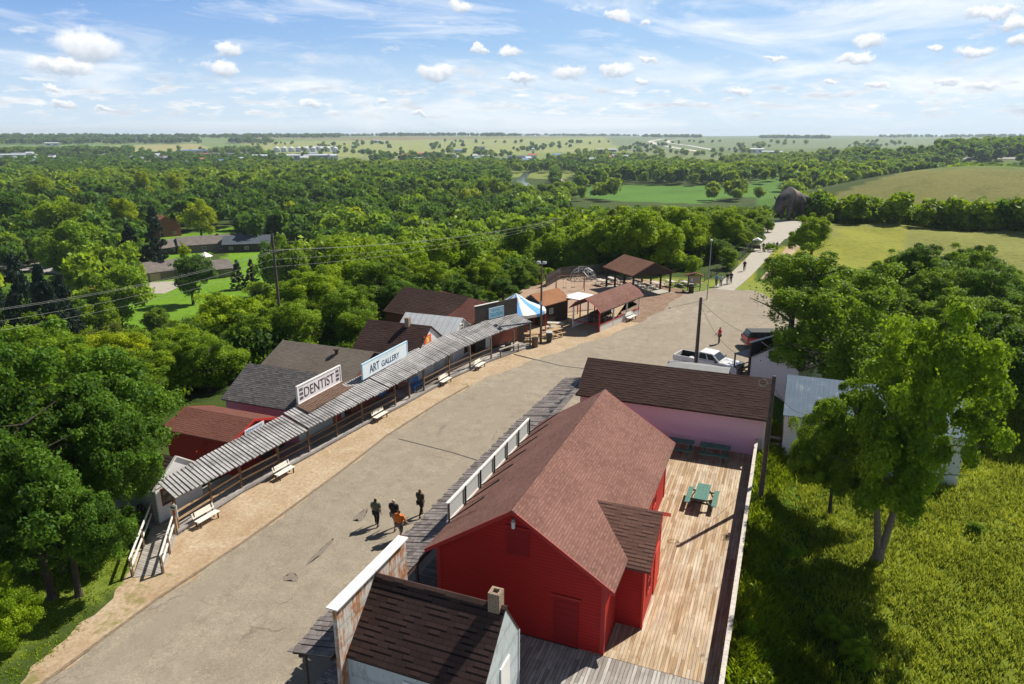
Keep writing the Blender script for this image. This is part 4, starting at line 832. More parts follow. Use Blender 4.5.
# ramp down to the street
T = thing('wooden_ramp', 'grey plank ramp with white handrails at the near end of the covered walk', 'ramp', (-27.6, 21.5, 0))
P = [gz(133, 578), gz(162, 574), (-28.0, 23.35, .3), (-29.9, 23.75, .3)]
b = MB(T.location); b.hexa([(P[0][0], P[0][1], -0.1), (P[1][0], P[1][1], -0.1), (-28.0, 23.38, -0.1), (-29.95, 23.75, -0.1), (P[0][0], P[0][1], 0.03), (P[1][0], P[1][1], 0.03), (-28.0, 23.38, 0.33), (-29.95, 23.75, 0.33)]); b.build('ramp_boards', planks('ramp_planks', [(0.3, 0.27, 0.23), (0.38, 0.35, 0.31), (0.46, 0.42, 0.38)], 0.14, 'u', 0.7, 3), T)
for side, (a, c) in enumerate(((Vector((P[0][0]-.05, P[0][1], 0.0)), Vector((-29.95, 23.75, 0.33))), (Vector((P[1][0]+.05, P[1][1], 0.0)), Vector((-27.95, 23.3, 0.33))))):
    for tt in (0.02, 0.5, 0.96):
        p = a.lerp(c, tt); boxpart(T, 'post', M['wood_post'], (p.x-.05, p.x+.05, p.y-.05, p.y+.05, p.z-.1, p.z+1.0))
    for h in (0.5, 0.97): b = MB(T.location); b.bar(a+Vector((0, 0, h)), c+Vector((0, 0, h)), 0.05, 0.12); b.build('handrail', M['wpaint'], T)
T = thing('small_sign', 'small white notice with a red figure on the corner post by the ramp', 'sign', (-27.95, 23.45, 1.3))
boxpart(T, 'board', M['wpaint'], (-28.25, -27.7, 23.36, 23.39, 1.15, 1.85)); boxpart(T, 'red_mark', M['orange'], (-28.0, -27.85, 23.345, 23.36, 1.25, 1.55)); boxpart(T, 'blue_mark', M['navy'], (-28.12, -27.83, 23.345, 23.36, 1.62, 1.72))
boxpart(T, 'post', M['wood_tan'], (-28.03, -27.93, 23.4, 23.47, 0.33, 1.9))
# white cabin
T = thing('white_cabin', 'small white-fronted cabin with a dark roof half hidden by the big left tree', 'building', (-31, 25, 0))
gable(T, -35.6, -29.45, 23.7, 26.6, 2.35, 3.4, 'x', M['grn_wall'], M['sh_brown'], -0.3, 0.15, 0.1, 0.08)
boxpart(T, 'front', M['white'], (-29.45, -29.38, 23.65, 26.65, 0.3, 2.4)); b = MB(T.location); b.prism([(23.5, 2.3), (26.8, 2.3), (25.15, 3.5)], 'x', -29.37, -29.33); b.build('gable_board', M['white'], T)
b = MB(T.location); b.bar((-29.3, 23.45, 2.25), (-29.3, 25.15, 3.52), 0.14, 0.06); b.bar((-29.3, 26.85, 2.25), (-29.3, 25.16, 3.53), 0.14, 0.06); b.build('rake_board', M['wpaint'], T)
window(T, (-29.38, 24.5, 1.65), 1.1, 1.0, 'x+', plain('brown_frame', (0.15, 0.05, 0.03), 0.7, 0.2), panes=1)
# red shop
T = thing('red_shop', 'red shop with a reddish-brown roof and a small blue-lettered sign, next to the white cabin', 'building', (-32, 31, 0))
gable(T, -34.7, -29.45, 29.35, 33.1, 2.6, 3.22, 'x', M['red2'], M['sh_redb'], 0, 0.25, 0.1, 0.09, trim=M['redtrim'])
s_ = boxpart(T, 'sign_board', M['lav_sign'], (-29.34, -29.3, 30.25, 31.95, 2.63, 2.92)); worn_line(s_, -29.298, 30.36, 2.69, 1.5, .17, 9, M['bluepaint'])
b = MB(T.location); b.tube((-31.5, 29.34, 2.1), (-31.5, 28.5, 1.9), 0.05, 6); b.build('vent_pipe', M['redtrim'], T)
# dentist
T = thing('dentist_shop', 'pink shop with a grey shingle roof and the DENTIST sign', 'building', (-32, 37, 0))
gable(T, -34.9, -28.9, 34.6, 39.6, 2.85, 4.35, 'x', M['pink'], M['sh_grey'], 0, 0.35, 0.02, 0.1, rid=37.1)
b = MB(T.location)
for i in range(16): b.box(-34.8+i*0.38, -34.72+i*0.38, 34.28, 34.5, 2.62, 2.7)
b.build('rafter_end', M['wood_dark'], T)
boxpart(T, 'front', M['paleblue_wall'], (-28.88, -28.8, 34.5, 39.6, 0.3, 3.1))
s_ = boxpart(T, 'sign_board', M['lav_sign'], (-28.82, -28.74, 34.65, 39.35, 3.12, 4.28)); b = MB(T.location)
b.box(-28.84, -28.70, 34.58, 39.42, 4.28, 4.34); b.box(-28.84, -28.70, 34.58, 39.42, 3.06, 3.12); b.box(-28.84, -28.70, 34.58, 34.65, 3.12, 4.28); b.box(-28.84, -28.70, 39.35, 39.42, 3.12, 4.28); b.build('sign_frame', M['wpaint'], T)
letters(s_, 'DENTIST', (-28.738, 35.3, 3.35), (0, 1, 0), (0, 0, 1), 0.68, 3.3, M['charcoal'])
b = MB(T.location)
for y0 in (34.8, 38.8):
    for z in (3.3, 3.6, 3.9):
        for i in range(3): b.box(-28.738, -28.73, y0+0.02+i*0.13, y0+0.11+i*0.13, z, z+0.2)
b.build('scroll_ornament', M['charcoal'], s_)
b = MB(T.location); b.hexa([(-28.7, 34.35, 3.02), (-27.75, 34.35, 2.72), (-27.75, 39.55, 2.72), (-28.7, 39.55, 3.02), (-28.7, 34.35, 3.1), (-27.75, 34.35, 2.8), (-27.75, 39.55, 2.8), (-28.7, 39.55, 3.1)]); b.build('sign_awning', shingle('awning_shingles', (0.12, 0.075, 0.055), (0.2, 0.13, 0.1), (0.02, 0.012, 0.01), 0.16, 0.22, 0.9), T)
# art gallery
T = thing('art_gallery', 'low grey-brown roofed gallery with the pale blue ART GALLERY sign', 'building', (-32, 43, 0))
gable(T, -36.7, -28.6, 40.2, 46.8, 2.8, 4.15, 'x', M['brickred'], M['sh_tan'], 0, 0.35, 0.2, 0.1, rid=43.3)
b = MB(T.location); b.tube((-31.3, 42.6, 3.7), (-31.3, 42.6, 4.25), 0.14, 8); b.tube((-31.3, 42.6, 4.25), (-31.3, 42.6, 4.35), 0.24, 8); b.build('roof_vent', M['wood_dark'], T)
s_ = boxpart(T, 'sign_board', plain('pale_blue_white_board', (0.66, 0.74, 0.78), 0.6, 0.06), (-27.68, -27.6, 40.5, 46.8, 3.0, 4.15)); b = MB(T.location)
b.box(-27.7, -27.57, 40.42, 46.88, 4.15, 4.21); b.box(-27.7, -27.57, 40.42, 40.5, 3.0, 4.15); b.box(-27.7, -27.57, 46.8, 46.88, 3.0, 4.15); b.build('sign_frame', M['paleblue'], T)
letters(s_, 'ART', (-27.598, 41.35, 3.22), (0, 1, 0), (0, 0, 1), 0.62, 1.35, M['navy'], bold=0.01); letters(s_, 'GALLERY', (-27.598, 43.0, 3.22), (0, 1, 0), (0, 0, 1), 0.46, 2.6, M['navy'], bold=0.01)
worn_line(s_, -27.598, 42.6, 3.92, 2.6, .09, 18, M['paleblue'])
for y in (40.9, 46.4): boxpart(T, 'sign_post', M['wood_dark'], (-27.8, -27.7, y-.05, y+.05, 2.6, 4.0))
# brown-roofed white shop
T = thing('brown_roofed_shop', 'white gabled shop with a dark brown roof, chimney and orange oval sign', 'building', (-30, 50.8, 0))
gable(T, -33.6, -27.65, 48.35, 53.35, 2.6, 4.35, 'x', M['white'], M['sh_brown'], 0, 0.25, 0.15, 0.1)
b = MB(T.location); b.box(-29.9, -29.5, 50.5, 50.9, 3.9, 5.0); b.build('chimney', M['bricks'], T)
s_ = boxpart(T, 'sign_board', M['orange'], (-27.65, -27.58, 49.7, 50.9, 2.95, 3.75)); boxpart(T, 'sign_emblem', M['yellow'], (-27.58, -27.565, 50.05, 50.5, 3.15, 3.5))
for z in (3.15, 3.55): boxpart(T, 'sign_line', M['yellow'], (-27.58, -27.57, 49.85, 50.75, z, z+0.06)) if z > 3.5 else None
# metal-roofed shop
T = thing('metal_roofed_shop', 'white gabled shop with a pale ribbed metal roof and a gable window', 'building', (-30, 56.3, 0))
gable(T, -33.0, -27.3, 54.4, 58.2, 2.6, 3.8, 'x', M['white'], M['galvroof'], 0, 0.25, 0.15, 0.08)
window(T, (-27.3, 56.3, 3.0), 0.7, 0.7, 'x+', M['wpaint'])
# saloon with tall dark false front
SA = Vector((-26.6, 57.9)); SB = Vector((-24.35, 62.9)); sd = (SB-SA).normalized(); rot = math.atan2(sd.y, sd.x)-math.pi/2; SLn = (SB-SA).length
T = thing('saloon', 'dark boarded shop with a tall false front carrying a blue SALOON sign', 'building', (SA.x, SA.y, 0), rot)
gable(T, -8.5, -0.12, 0.1, SLn-0.1, 2.9, 4.3, 'x', M['brickred'], M['sh_redb'], 0, 0.3, 0.05, 0.1, org=(0, 0, 0)); T.children[-1].data.materials[0] = M['sh_brown']
boxpart(T, 'false_front', M['darkboard'], (-0.11, 0.0, 0, SLn, 0.2, 4.62), org=(0, 0, 0)); boxpart(T, 'front_cap', M['wpaint'], (-0.16, 0.04, -0.05, SLn*0.55, 4.62, 4.67), org=(0, 0, 0))
s_ = boxpart(T, 'sign_board', M['paleblue'], (0.0, 0.05, 1.72, 3.55, 3.2, 4.1), org=(0, 0, 0)); boxpart(T, 'sign_frame', M['paleblue'], (0.0, 0.065, 1.66, 1.72, 3.14, 4.16), (0.0, 0.065, 3.55, 3.61, 3.14, 4.16), (0.0, 0.065, 1.72, 3.55, 4.1, 4.16), (0.0, 0.065, 1.72, 3.55, 3.14, 3.2), org=(0, 0, 0))
letters(s_, 'SALOON', (0.052, 1.85, 3.28), (0, 1, 0), (0, 0, 1), 0.4, 1.55, M['teal'], bold=0.01); worn_line(s_, 0.052, 2.05, 3.8, 1.1, .15, 7, M['teal'], True)
boxpart(T, 'door', M['wpaint'], (0.0, 0.05, 1.2, 2.0, 0.3, 2.2), org=(0, 0, 0)); boxpart(T, 'shopfront', M['brickred'], (0.0, 0.03, 2.2, SLn, 0.3, 2.7), org=(0, 0, 0))
T = thing('brown_roofed_store', 'long brown-roofed brick store behind the metal-roofed shop', 'building', (-34, 63, 0), -0.2)
gable(T, -3.6, 4.6, -3.0, 3.2, 2.6, 4.4, 'x', M['brickred'], M['sh_brown'], -1.0, 0.3, 0.2, 0.1, org=(0, 0, 0))
# doors and windows along the row, below the awning
fronts = [(-29.0, 24.2, 0), (-29.38, 30.4, 1), (-28.8, 36, 2), (-28.5, 42.5, 3), (-27.65, 49.6, 4), (-27.3, 55.4, 5)]
SHOPS = {o.name: o for o in COL.objects if o.type == 'EMPTY'}
boxpart(SHOPS['red_shop'], 'door', M['brownsid'], (-29.45, -29.4, 31.6, 32.4, 0.3, 2.2)); window(SHOPS['red_shop'], (-29.45, 30.3, 1.4), 0.9, 1.0, 'x+', M['wpaint'])
boxpart(SHOPS['dentist_shop'], 'door', M['redtrim'], (-28.8, -28.75, 38.2, 39.1, 0.3, 2.3)); window(SHOPS['dentist_shop'], (-28.8, 36.2, 1.5), 1.3, 1.1, 'x+', M['wpaint'])
boxpart(SHOPS['art_gallery'], 'door', M['bluepaint'], (-28.6, -28.55, 44.0, 44.9, 0.3, 2.3)); window(SHOPS['art_gallery'], (-28.6, 42.0, 1.5), 1.6, 1.1, 'x+', M['wpaint'])
boxpart(SHOPS['brown_roofed_shop'], 'door', M['paleblue_wall'], (-27.65, -27.6, 51.4, 52.3, 0.3, 2.3)); window(SHOPS['brown_roofed_shop'], (-27.65, 49.7, 1.5), 1.2, 1.1, 'x+', M['wood_dark'])
boxpart(SHOPS['metal_roofed_shop'], 'door', M['wood_dark'], (-27.3, -27.25, 56.7, 57.5, 0.3, 2.3)); window(SHOPS['metal_roofed_shop'], (-27.3, 55.4, 1.5), 1.0, 1.1, 'x+', M['wood_dark'])
# tent
T = thing('party_tent', 'blue and white striped peaked tent beside the saloon', 'tent', (-26.0, 66.8, 0), 0.2)
b = MB(); n = 12; R0 = 3.2
ring = [(R0*math.cos(2*math.pi*i/n), R0*math.sin(2*math.pi*i/n)) for i in range(n)]
for i in range(n):
    a, c = ring[i], ring[(i+1) % n]; m1 = (a[0]*.45, a[1]*.45); m2 = (c[0]*.45, c[1]*.45)
    b.face([(a[0], a[1], 2.45), (c[0], c[1], 2.45), (m2[0], m2[1], 3.2), (m1[0], m1[1], 3.2)]); b.face([(m1[0], m1[1], 3.2), (m2[0], m2[1], 3.2), (0, 0, 4.15)]); b.face([(a[0], a[1], 2.15), (c[0], c[1], 2.15), (c[0], c[1], 2.45), (a[0], a[1], 2.45)])
b.build('canopy', M['canvas'], T)
for i in range(0, n, 2): b = MB(); b.tube((ring[i][0]*.98, ring[i][1]*.98, 0), (ring[i][0]*.98, ring[i][1]*.98, 2.4), 0.06, 6); b.build('pole', M['redtrim'], T)
b = MB(); b.tube((0, 0, 0), (0, 0, 4.1), 0.07, 6); b.build('pole', M['redtrim'], T)
# small orange-brown shed and the flat white roof
T = thing('orange_roofed_shed', 'dark shed with an orange-brown shingle roof beyond the tent', 'shed', (-24.4, 72.1, 0), -math.radians(20))
gable(T, -1.6, 1.3, -2.2, 2.2, 2.4, 3.3, 'y', M['brownsid'], M['sh_orange'], 0, 0.25, 0.2, 0.09, org=(0, 0, 0), rid=-0.3); window(T, (1.3, -0.8, 1.5), 0.6, 0.6, 'x+', M['wpaint'], org=(0, 0, 0))
T = thing('flat_white_canopy', 'flat white canopy roof on posts beside the red-trimmed shelter', 'canopy', (-21.4, 74.7, 0), -math.radians(20))
boxpart(T, 'roof', M['wpaint'], (-1.35, 1.35, -1.6, 1.6, 2.45, 2.56), org=(0, 0, 0))
for x in (-1.2, 1.2):
    for y in (-1.4, 1.4): boxpart(T, 'post', M['redtrim'], (x-.05, x+.05, y-.05, y+.05, 0, 2.45), org=(0, 0, 0))
# red-trimmed shelter with barn-shaped roof
T = thing('wagon_shelter', 'open shelter with a barn-shaped brown roof, red trim and a low white wall', 'shelter', (-17.7, 69.7, 0), -math.radians(14.7)); W = 3.2; L = 9.3
GP = [(0.35, 2.15), (-0.35, 2.85), (-W/2, 3.45), (-W+0.35, 2.85), (-W-0.35, 2.15)]
b = MB(); 
for i in range(4):
    a, c = GP[i], GP[i+1]; b.hexa([(a[0], -0.3, a[1]), (a[0], L+.3, a[1]), (c[0], L+.3, c[1]), (c[0], -0.3, c[1]), (a[0], -0.3, a[1]+.1), (a[0], L+.3, a[1]+.1), (c[0], L+.3, c[1]+.1), (c[0], -0.3, c[1]+.1)])
b.build('roof', M['sh_red'], T)
for y in (-0.36, L+0.3):
    b = MB()
    for i in range(4): a, c = GP[i], GP[i+1]; b.bar((a[0], y+.03, a[1]+.03), (c[0], y+.03, c[1]+.03), 0.05, 0.2, (0, 1, 0))
    b.build('trim', M['redtrim'], T)
b = MB(); b.box(0.36, 0.4, -0.3, L+.3, 2.14, 2.26); b.build('fascia', M['wood_dark'], T)
for y in (0, L/3, 2*L/3, L):
    for x in (0, -W): boxpart(T, 'post', M['wpaint'] if x == 0 and y else M['redtrim'] if x == 0 else M['wpaint'], (x-.07, x+.07, y-.07, y+.07, 0, 2.35), org=(0, 0, 0))
b = MB(); b.box(-0.04, 0.04, 0.1, L-.1, 0.02, 0.75); b.box(-W-.04, -W+.04, 0.1, L-.1, 0.02, 0.75); b.build('low_wall', M['white'], T)
b = MB(); b.box(-0.09, 0.09, 0.0, L, 0.75, 0.83); b.box(-W-.09, -W+.09, 0.0, L, 0.75, 0.83); b.box(-W, 0, -0.06, 0.06, 0.75, 0.83); b.build('rail', M['redtrim'], T)
T2 = thing('old_wagon', 'dark old wagon parked inside the red-trimmed shelter', 'wagon', (-18.6, 73.6, 0), -math.radians(14.7))
b = MB(); b.box(-0.6, 0.6, -1.4, 1.4, 0.8, 1.35); b.box(-0.66, 0.66, 0.3, 0.9, 1.35, 1.6); b.build('box_body', M['wood_dark'], T2)
def wagonwheel(t, x, y, r, name='wheel'):
    b = MB(); n = 16
    for i in range(n):
        a, c = 2*math.pi*i/n, 2*math.pi*(i+1)/n; b.bar((x, y+r*math.cos(a), r+r*math.sin(a)), (x, y+r*math.cos(c), r+r*math.sin(c)), 0.06, 0.05, (1, 0, 0))
        if i % 2 == 0: b.bar((x, y, r), (x, y+r*math.cos(a), r+r*math.sin(a)), 0.04, 0.04, (1, 0, 0))
    return b.build(name, M['wood_dark'] if t is not None else M['wood_dark'], t)
for x in (-0.72, 0.72):
    wagonwheel(T2, x, -0.95, 0.45); wagonwheel(T2, x, 0.95, 0.55)
T2 = thing('cart_wheel_ornament', 'dark wagon wheel leaning on the cabin wall at the head of the ramp', 'ornament', (-30.3, 23.45, 0.3), math.radians(80)); wagonwheel(T2, 0, 0, 0.5, 'spoked_rim')
bench('park_bench', 'white bench outside the low wall of the red-trimmed shelter', (-15.6, 75.8, 0), math.radians(75), M['wpaint'], M['wood_dark'], 1.8)
# pavilion, turned 45 degrees
T = thing('picnic_pavilion', 'large open picnic pavilion with a brown hip-less gable roof by the woods', 'pavilion', (-18.35, 92.3, 0), math.radians(-44)); o0 = (0, 0, 0)
b = MB(); LX = 3.6; LY = 3.3
for s_ in (-1, 1): b.prism([(0, 4.15), (0, 4.27), (s_*LY*1.02, 2.77), (s_*LY*1.02, 2.65)], 'x', -LX, LX)
b.build('roof', M['sh_orange'], T); T.children[-1].data.materials[0] = shingle('pavilion_shingles', (0.17, 0.085, 0.055), (0.23, 0.12, 0.08), (0.08, 0.04, 0.03), 0.3, 0.5, 0.5)
for x in (-3.2, -1.1, 1.1, 3.2):
    for y in (-2.9, 2.9): boxpart(T, 'post', M['brownsid'], (x-.1, x+.1, y-.1, y+.1, 0, 2.85), org=o0)
for x in (-LX+.02, LX-.06): b = MB(); b.prism([(-LY, 2.66), (LY, 2.66), (0, 4.13)], 'x', x, x+.05); b.build('gable_board', M['brownsid'], T)
b = MB(); b.box(-3.3, 3.3, -2.98, -2.82, 2.6, 2.78); b.box(-3.3, 3.3, 2.82, 2.98, 2.6, 2.78); b.build('beam', M['brownsid'], T)
sheet('pavilion_floor', [rotz((-18.35+x, 92.3+y), math.radians(-44), (-18.35, 92.3)) for x, y in ((-3.5, -3.2), (3.5, -3.2), (3.5, 3.2), (-3.5, 3.2))], M['concrete'], 0.03, 0)
tabs = [(-20.2, 92.6), (-18.6, 91.0), (-17.2, 92.4), (-18.8, 94.3), (-16.2, 94.2), (-14.6, 96.2), (-12.9, 96.6), (-23.6, 93.3), (-22.6, 95.2), (-11.6, 97.6)]
where = ['under the near left corner of the pavilion', 'under the near eave of the pavilion', 'under the right gable of the pavilion', 'in the middle of the pavilion', 'just outside the right side of the pavilion', 'on the grass right of the pavilion', 'on the grass between the pavilion and the kiosk', 'in the open left of the pavilion, nearer the street', 'in the open left of the pavilion, nearer the fence', 'on the grass behind the kiosk']
for (x, y), wh in zip(tabs, where):
    picnic('pale picnic table '+wh, (x, y, 0.016), math.radians(-44), M['wpaint2'], 1.8, 'pale picnic tables around the pavilion')
# kiosk
T = thing('notice_kiosk', 'small tan notice kiosk with a brown gabled top at the start of the footpath', 'kiosk', (-11.2, 94.3, 0), 0.25)
boxpart(T, 'board', M['tan_wall'], (-0.75, 0.75, -0.1, 0.1, 1.05, 2.0), org=o0); boxpart(T, 'poster', M['paleblue'], (-0.45, -0.2, -0.115, -0.1, 1.25, 1.75), org=o0); boxpart(T, 'post', M['wood_dark'], (-0.85, -0.75, -.05, .05, 0, 2.1), (0.75, 0.85, -.05, .05, 0, 2.1), org=o0)
b = MB(); b.prism([(-1.15, 2.05), (0, 2.4), (1.15, 2.05), (1.15, 2.13), (0, 2.5), (-1.15, 2.13)], 'y', -0.45, 0.45); b.build('roof', M['sh_redb'], T)
T = thing('waste_barrel', 'dark brown slatted waste barrel in front of the kiosk', 'bin', (-11.35, 92.9, 0)); b = MB(); b.tube((0, 0, 0), (0, 0, 0.85), 0.33, 14, 0.36); b.build('body', M['wood_dark'], T); b = MB(); b.tube((0, 0, 0.85), (0, 0, 0.93), 0.38, 14); b.build('rim', M['black'], T)
# bins by the saloon
def bin_(label, px, py, mat, lid):
    x, y = gz(px, py); t = thing('waste_bin', label, 'bin', (x, y, 0), 0.3, 'bins near the saloon'); b = MB(); b.hexa([(-.24, -.26, .08), (.24, -.26, .08), (.24, .26, .08), (-.24, .26, .08), (-.3, -.33, 1.0), (.3, -.33, 1.0), (.3, .33, 1.0), (-.3, .33, 1.0)]); b.build('body', mat, t)
    b = MB(); b.hexa([(-.32, -.36, 1.0), (.32, -.36, 1.0), (.32, .36, 1.0), (-.32, .36, 1.0), (-.3, -.34, 1.06), (.3, -.34, 1.06), (.28, .3, 1.12), (-.28, .3, 1.12)]); b.build('lid', lid, t)
    for s_ in (-1, 1): b = MB(); b.tube((s_*.22-.03, .24, .1), (s_*.22+.03, .24, .1), 0.1, 10); b.build('wheel', M['black'], t)
bin_('dark wheeled bin with a pale lid beside the brown lamp pole', 549, 342, M['darkgrey'], M['binlid'])
def barrel(label, px, py, mat):
    x, y = gz(px, py); t = thing('waste_barrel', label, 'bin', (x, y, 0)); b = MB(); b.tube((0, 0, 0), (0, 0, .9), .31, 12, .33); b.build('body', mat, t); b = MB(); b.tube((0, 0, .9), (0, 0, .96), .35, 12); b.build('rim', M['black'], t)
barrel('wooden barrel bin left of the brown lamp pole', 535, 347, M['wood_post']); barrel('grey-green barrel bin at the saloon porch rail', 508, 352, M['darkboard'])
T = thing('porch_bench_rail', 'pale hitching rail beside the barrel at the saloon porch', 'railing', (-24.4, 60, 0)); b = MB(T.location); b.bar((-24.0, 57.4, .85), (-23.0, 60.2, .85), .1, .1); b.build('rail', M['wpaint2'], T)
for p in ((-23.95, 57.6), (-23.1, 60.0)): boxpart(T, 'post', M['wood_post'], (p[0]-.05, p[0]+.05, p[1]-.05, p[1]+.05, 0, .8))
picnic('weathered picnic table left of the lamp pole beyond the saloon awning', (-23.2, 64.3, 0.006), 0.5, M['wood_tan'], 1.8, 'weathered tables by the tent'); picnic('weathered picnic table between the wheeled bin and the tent', (-21.6, 66.4, 0.006), 1.1, M['wood_tan'], 1.8, 'weathered tables by the tent'); picnic('weathered picnic table nearest the red-trimmed shelter', (-22.3, 69.0, 0.006), 0.2, M['wpaint2'], 1.8, 'weathered tables by the tent')
# playground: climbing dome, swing frame, wooden fence
T = thing('climbing_dome', 'grey tube climbing dome in front of the playground fence', 'climbing frame', gz(583, 279)+(0,)); b = MB(); R0 = 2.0; rings = [(1.0, 0), (0.92, 0.4), (0.7, 0.72), (0.38, 0.93)]
for j, (rr, hh) in enumerate(rings):
    n = 10
    for i in range(n):
        a, c = 2*math.pi*(i+.5*(j % 2))/n, 2*math.pi*(i+1+.5*(j % 2))/n; p = Vector((R0*rr*math.cos(a), R0*rr*math.sin(a), R0*hh*.9)); q_ = Vector((R0*rr*math.cos(c), R0*rr*math.sin(c), R0*hh*.9)); b.tube(p, q_, .035, 5)
        if j < 3: r2, h2 = rings[j+1]; a2 = 2*math.pi*(i+.5*((j+1) % 2))/n; b.tube(p, (R0*r2*math.cos(a2), R0*r2*math.sin(a2), R0*h2*.9), .035, 5); a3 = a2+2*math.pi/n*(1 if j % 2 else -1); b.tube(p, (R0*r2*math.cos(a3), R0*r2*math.sin(a3), R0*h2*.9), .035, 5)
b.build('tube_dome', M['greymet'], T)
p1, p2 = gz(556, 292), gz(584, 290); T = thing('swing_frame', 'rust-brown swing frame in the playground', 'swing', (p1[0], p1[1], 0)); rustm = plain('rusty_pipe', (0.25, 0.11, 0.06), 0.7, 0.3)
b = MB(T.location); b.tube((p1[0], p1[1], 2.1), (p2[0], p2[1], 2.1), .05, 6); b.build('top_bar', rustm, T)
for p in (p1, p2):
    for dy in (-.8, .8): b = MB(T.location); b.tube((p[0], p[1], 2.1), (p[0]-dy*.4, p[1]+dy, 0), .045, 6); b.build('leg', rustm, T)
for i in (0.3, 0.6):
    x, y = p1[0]+(p2[0]-p1[0])*i, p1[1]+(p2[1]-p1[1])*i; b = MB(T.location); b.tube((x-.2, y, 2.1), (x-.2, y, .5), .012, 4); b.tube((x+.2, y, 2.1), (x+.2, y, .5), .012, 4); b.box(x-.25, x+.25, y-.1, y+.1, .46, .5); b.build('seat', M['black'], T)
def fence(name, label, pts, h, mat, w=0.14, gap=0.02, cat='fence', drape=True, post=2.4):
    t = thing(name, label, cat, (pts[0][0], pts[0][1], 0)); b = MB(t.location); rg = random.Random(len(pts)); pb = MB(t.location); d0 = 0
    for i in range(len(pts)-1):
        p, q_ = Vector(pts[i][:2]), Vector(pts[i+1][:2]); L_ = (q_-p).length; d = (q_-p)/L_; n = int(L_/(w+gap))
        for j in range(n):
            a = p+d*(j*(w+gap)); z = float(terrain(a.x, a.y)) if drape else 0; hh = h*rg.uniform(.97, 1.02); b.bar((a.x+d.x*w/2, a.y+d.y*w/2, z), (a.x+d.x*w/2, a.y+d.y*w/2, z+hh), 0.025, w, (-d.y, d.x, 0))
        m = max(1, int(L_/post))
        for j in range(m+1): a = p+d*L_*j/m; z = float(terrain(a.x, a.y)); pb.box(a.x-.05, a.x+.05, a.y-.05, a.y+.05, z-.1, z+h*1.03)
    b.build('boards', mat, t); pb.build('fence_posts', M['wood_post'], t); return t
fence('wooden_fence', 'weathered board fence round the back of the playground', [gz(546, 287), gz(560, 279), gz(572, 276.5), gz(600, 275), gz(612, 276)], 1.7, M['wood_grey'])
T = thing('path_fence', 'dark chain-link fence along the left side of the footpath to the statue', 'fence', (-6, 125, 0)); pts = [(-10.6, 101), (-9.0, 110), (-7.4, 122), (-6.1, 136), (-5.0, 150), (-5.6, 160)]; b = MB(T.location); nb = MB(T.location)
for i in range(len(pts)-1):
    p, q_ = Vector(pts[i]), Vector(pts[i+1]); L_ = (q_-p).length; m = int(L_/2.5)
    for j in range(m): a = p.lerp(q_, j/m); b.tube((a.x, a.y, 0), (a.x, a.y, 1.3), .04, 5)
    for z in (.15, .45, .75, 1.0, 1.28): nb.tube((p.x, p.y, z), (q_.x, q_.y, z), .014, 4)
    m = int(L_/.5)
    for j in range(m): a = p.lerp(q_, j/m); c = p.lerp(q_, min(1, (j+2)/m)); nb.tube((a.x, a.y, .1), (c.x, c.y, 1.28), .01, 3); nb.tube((a.x, a.y, 1.28), (c.x, c.y, .1), .01, 3)
b.build('fence_posts', M['black'], T); nb.build('wire_mesh', M['black'], T)
sheet('gravel_patch', [(A0[0]-3.2, A0[1]-1.0), (A0[0]-.6, A0[1]-1.2), (A0[0]+4.2, A0[1]+7), (A0[0]+1.8, A0[1]+9)], M['dirt'], 0.05, 0.2, seed=9)
# ---------------------------------------------------------------- skinned figures
def skin(name, verts, edges, radii, mat, parent, sub=1, smooth=True):
    me_ = bpy.data.meshes.new(name); me_.from_pydata([tuple(v) for v in verts], edges, []); o = bpy.data.objects.new(name, me_); COL.objects.link(o)
    o.modifiers.new('s', 'SKIN'); 
    for i, r in enumerate(radii):
        rr = r if hasattr(r, '__len__') else (r, r); me_.skin_vertices[0].data[i].radius = rr
    me_.skin_vertices[0].data[0].use_root = True
    ss = o.modifiers.new('u', 'SUBSURF'); ss.levels = sub; ss.render_levels = sub
    dg = bpy.context.evaluated_depsgraph_get(); m2 = bpy.data.meshes.new_from_object(o.evaluated_get(dg)); bpy.data.objects.remove(o); bpy.data.meshes.remove(me_)
    m2.materials.clear(); 
    if smooth: m2.polygons.foreach_set('use_smooth', [True]*len(m2.polygons))
    return mk(name, m2, parent, mat)
SKIN_ = plain('skin', (0.48, 0.27, 0.19), 0.6, 0.1, 10)
CL = {}
def cloth(n, c):
    if n not in CL: CL[n] = plain(n+'_cloth', c, 0.85, 0.2, 9, grain=0.2)
    return CL[n]
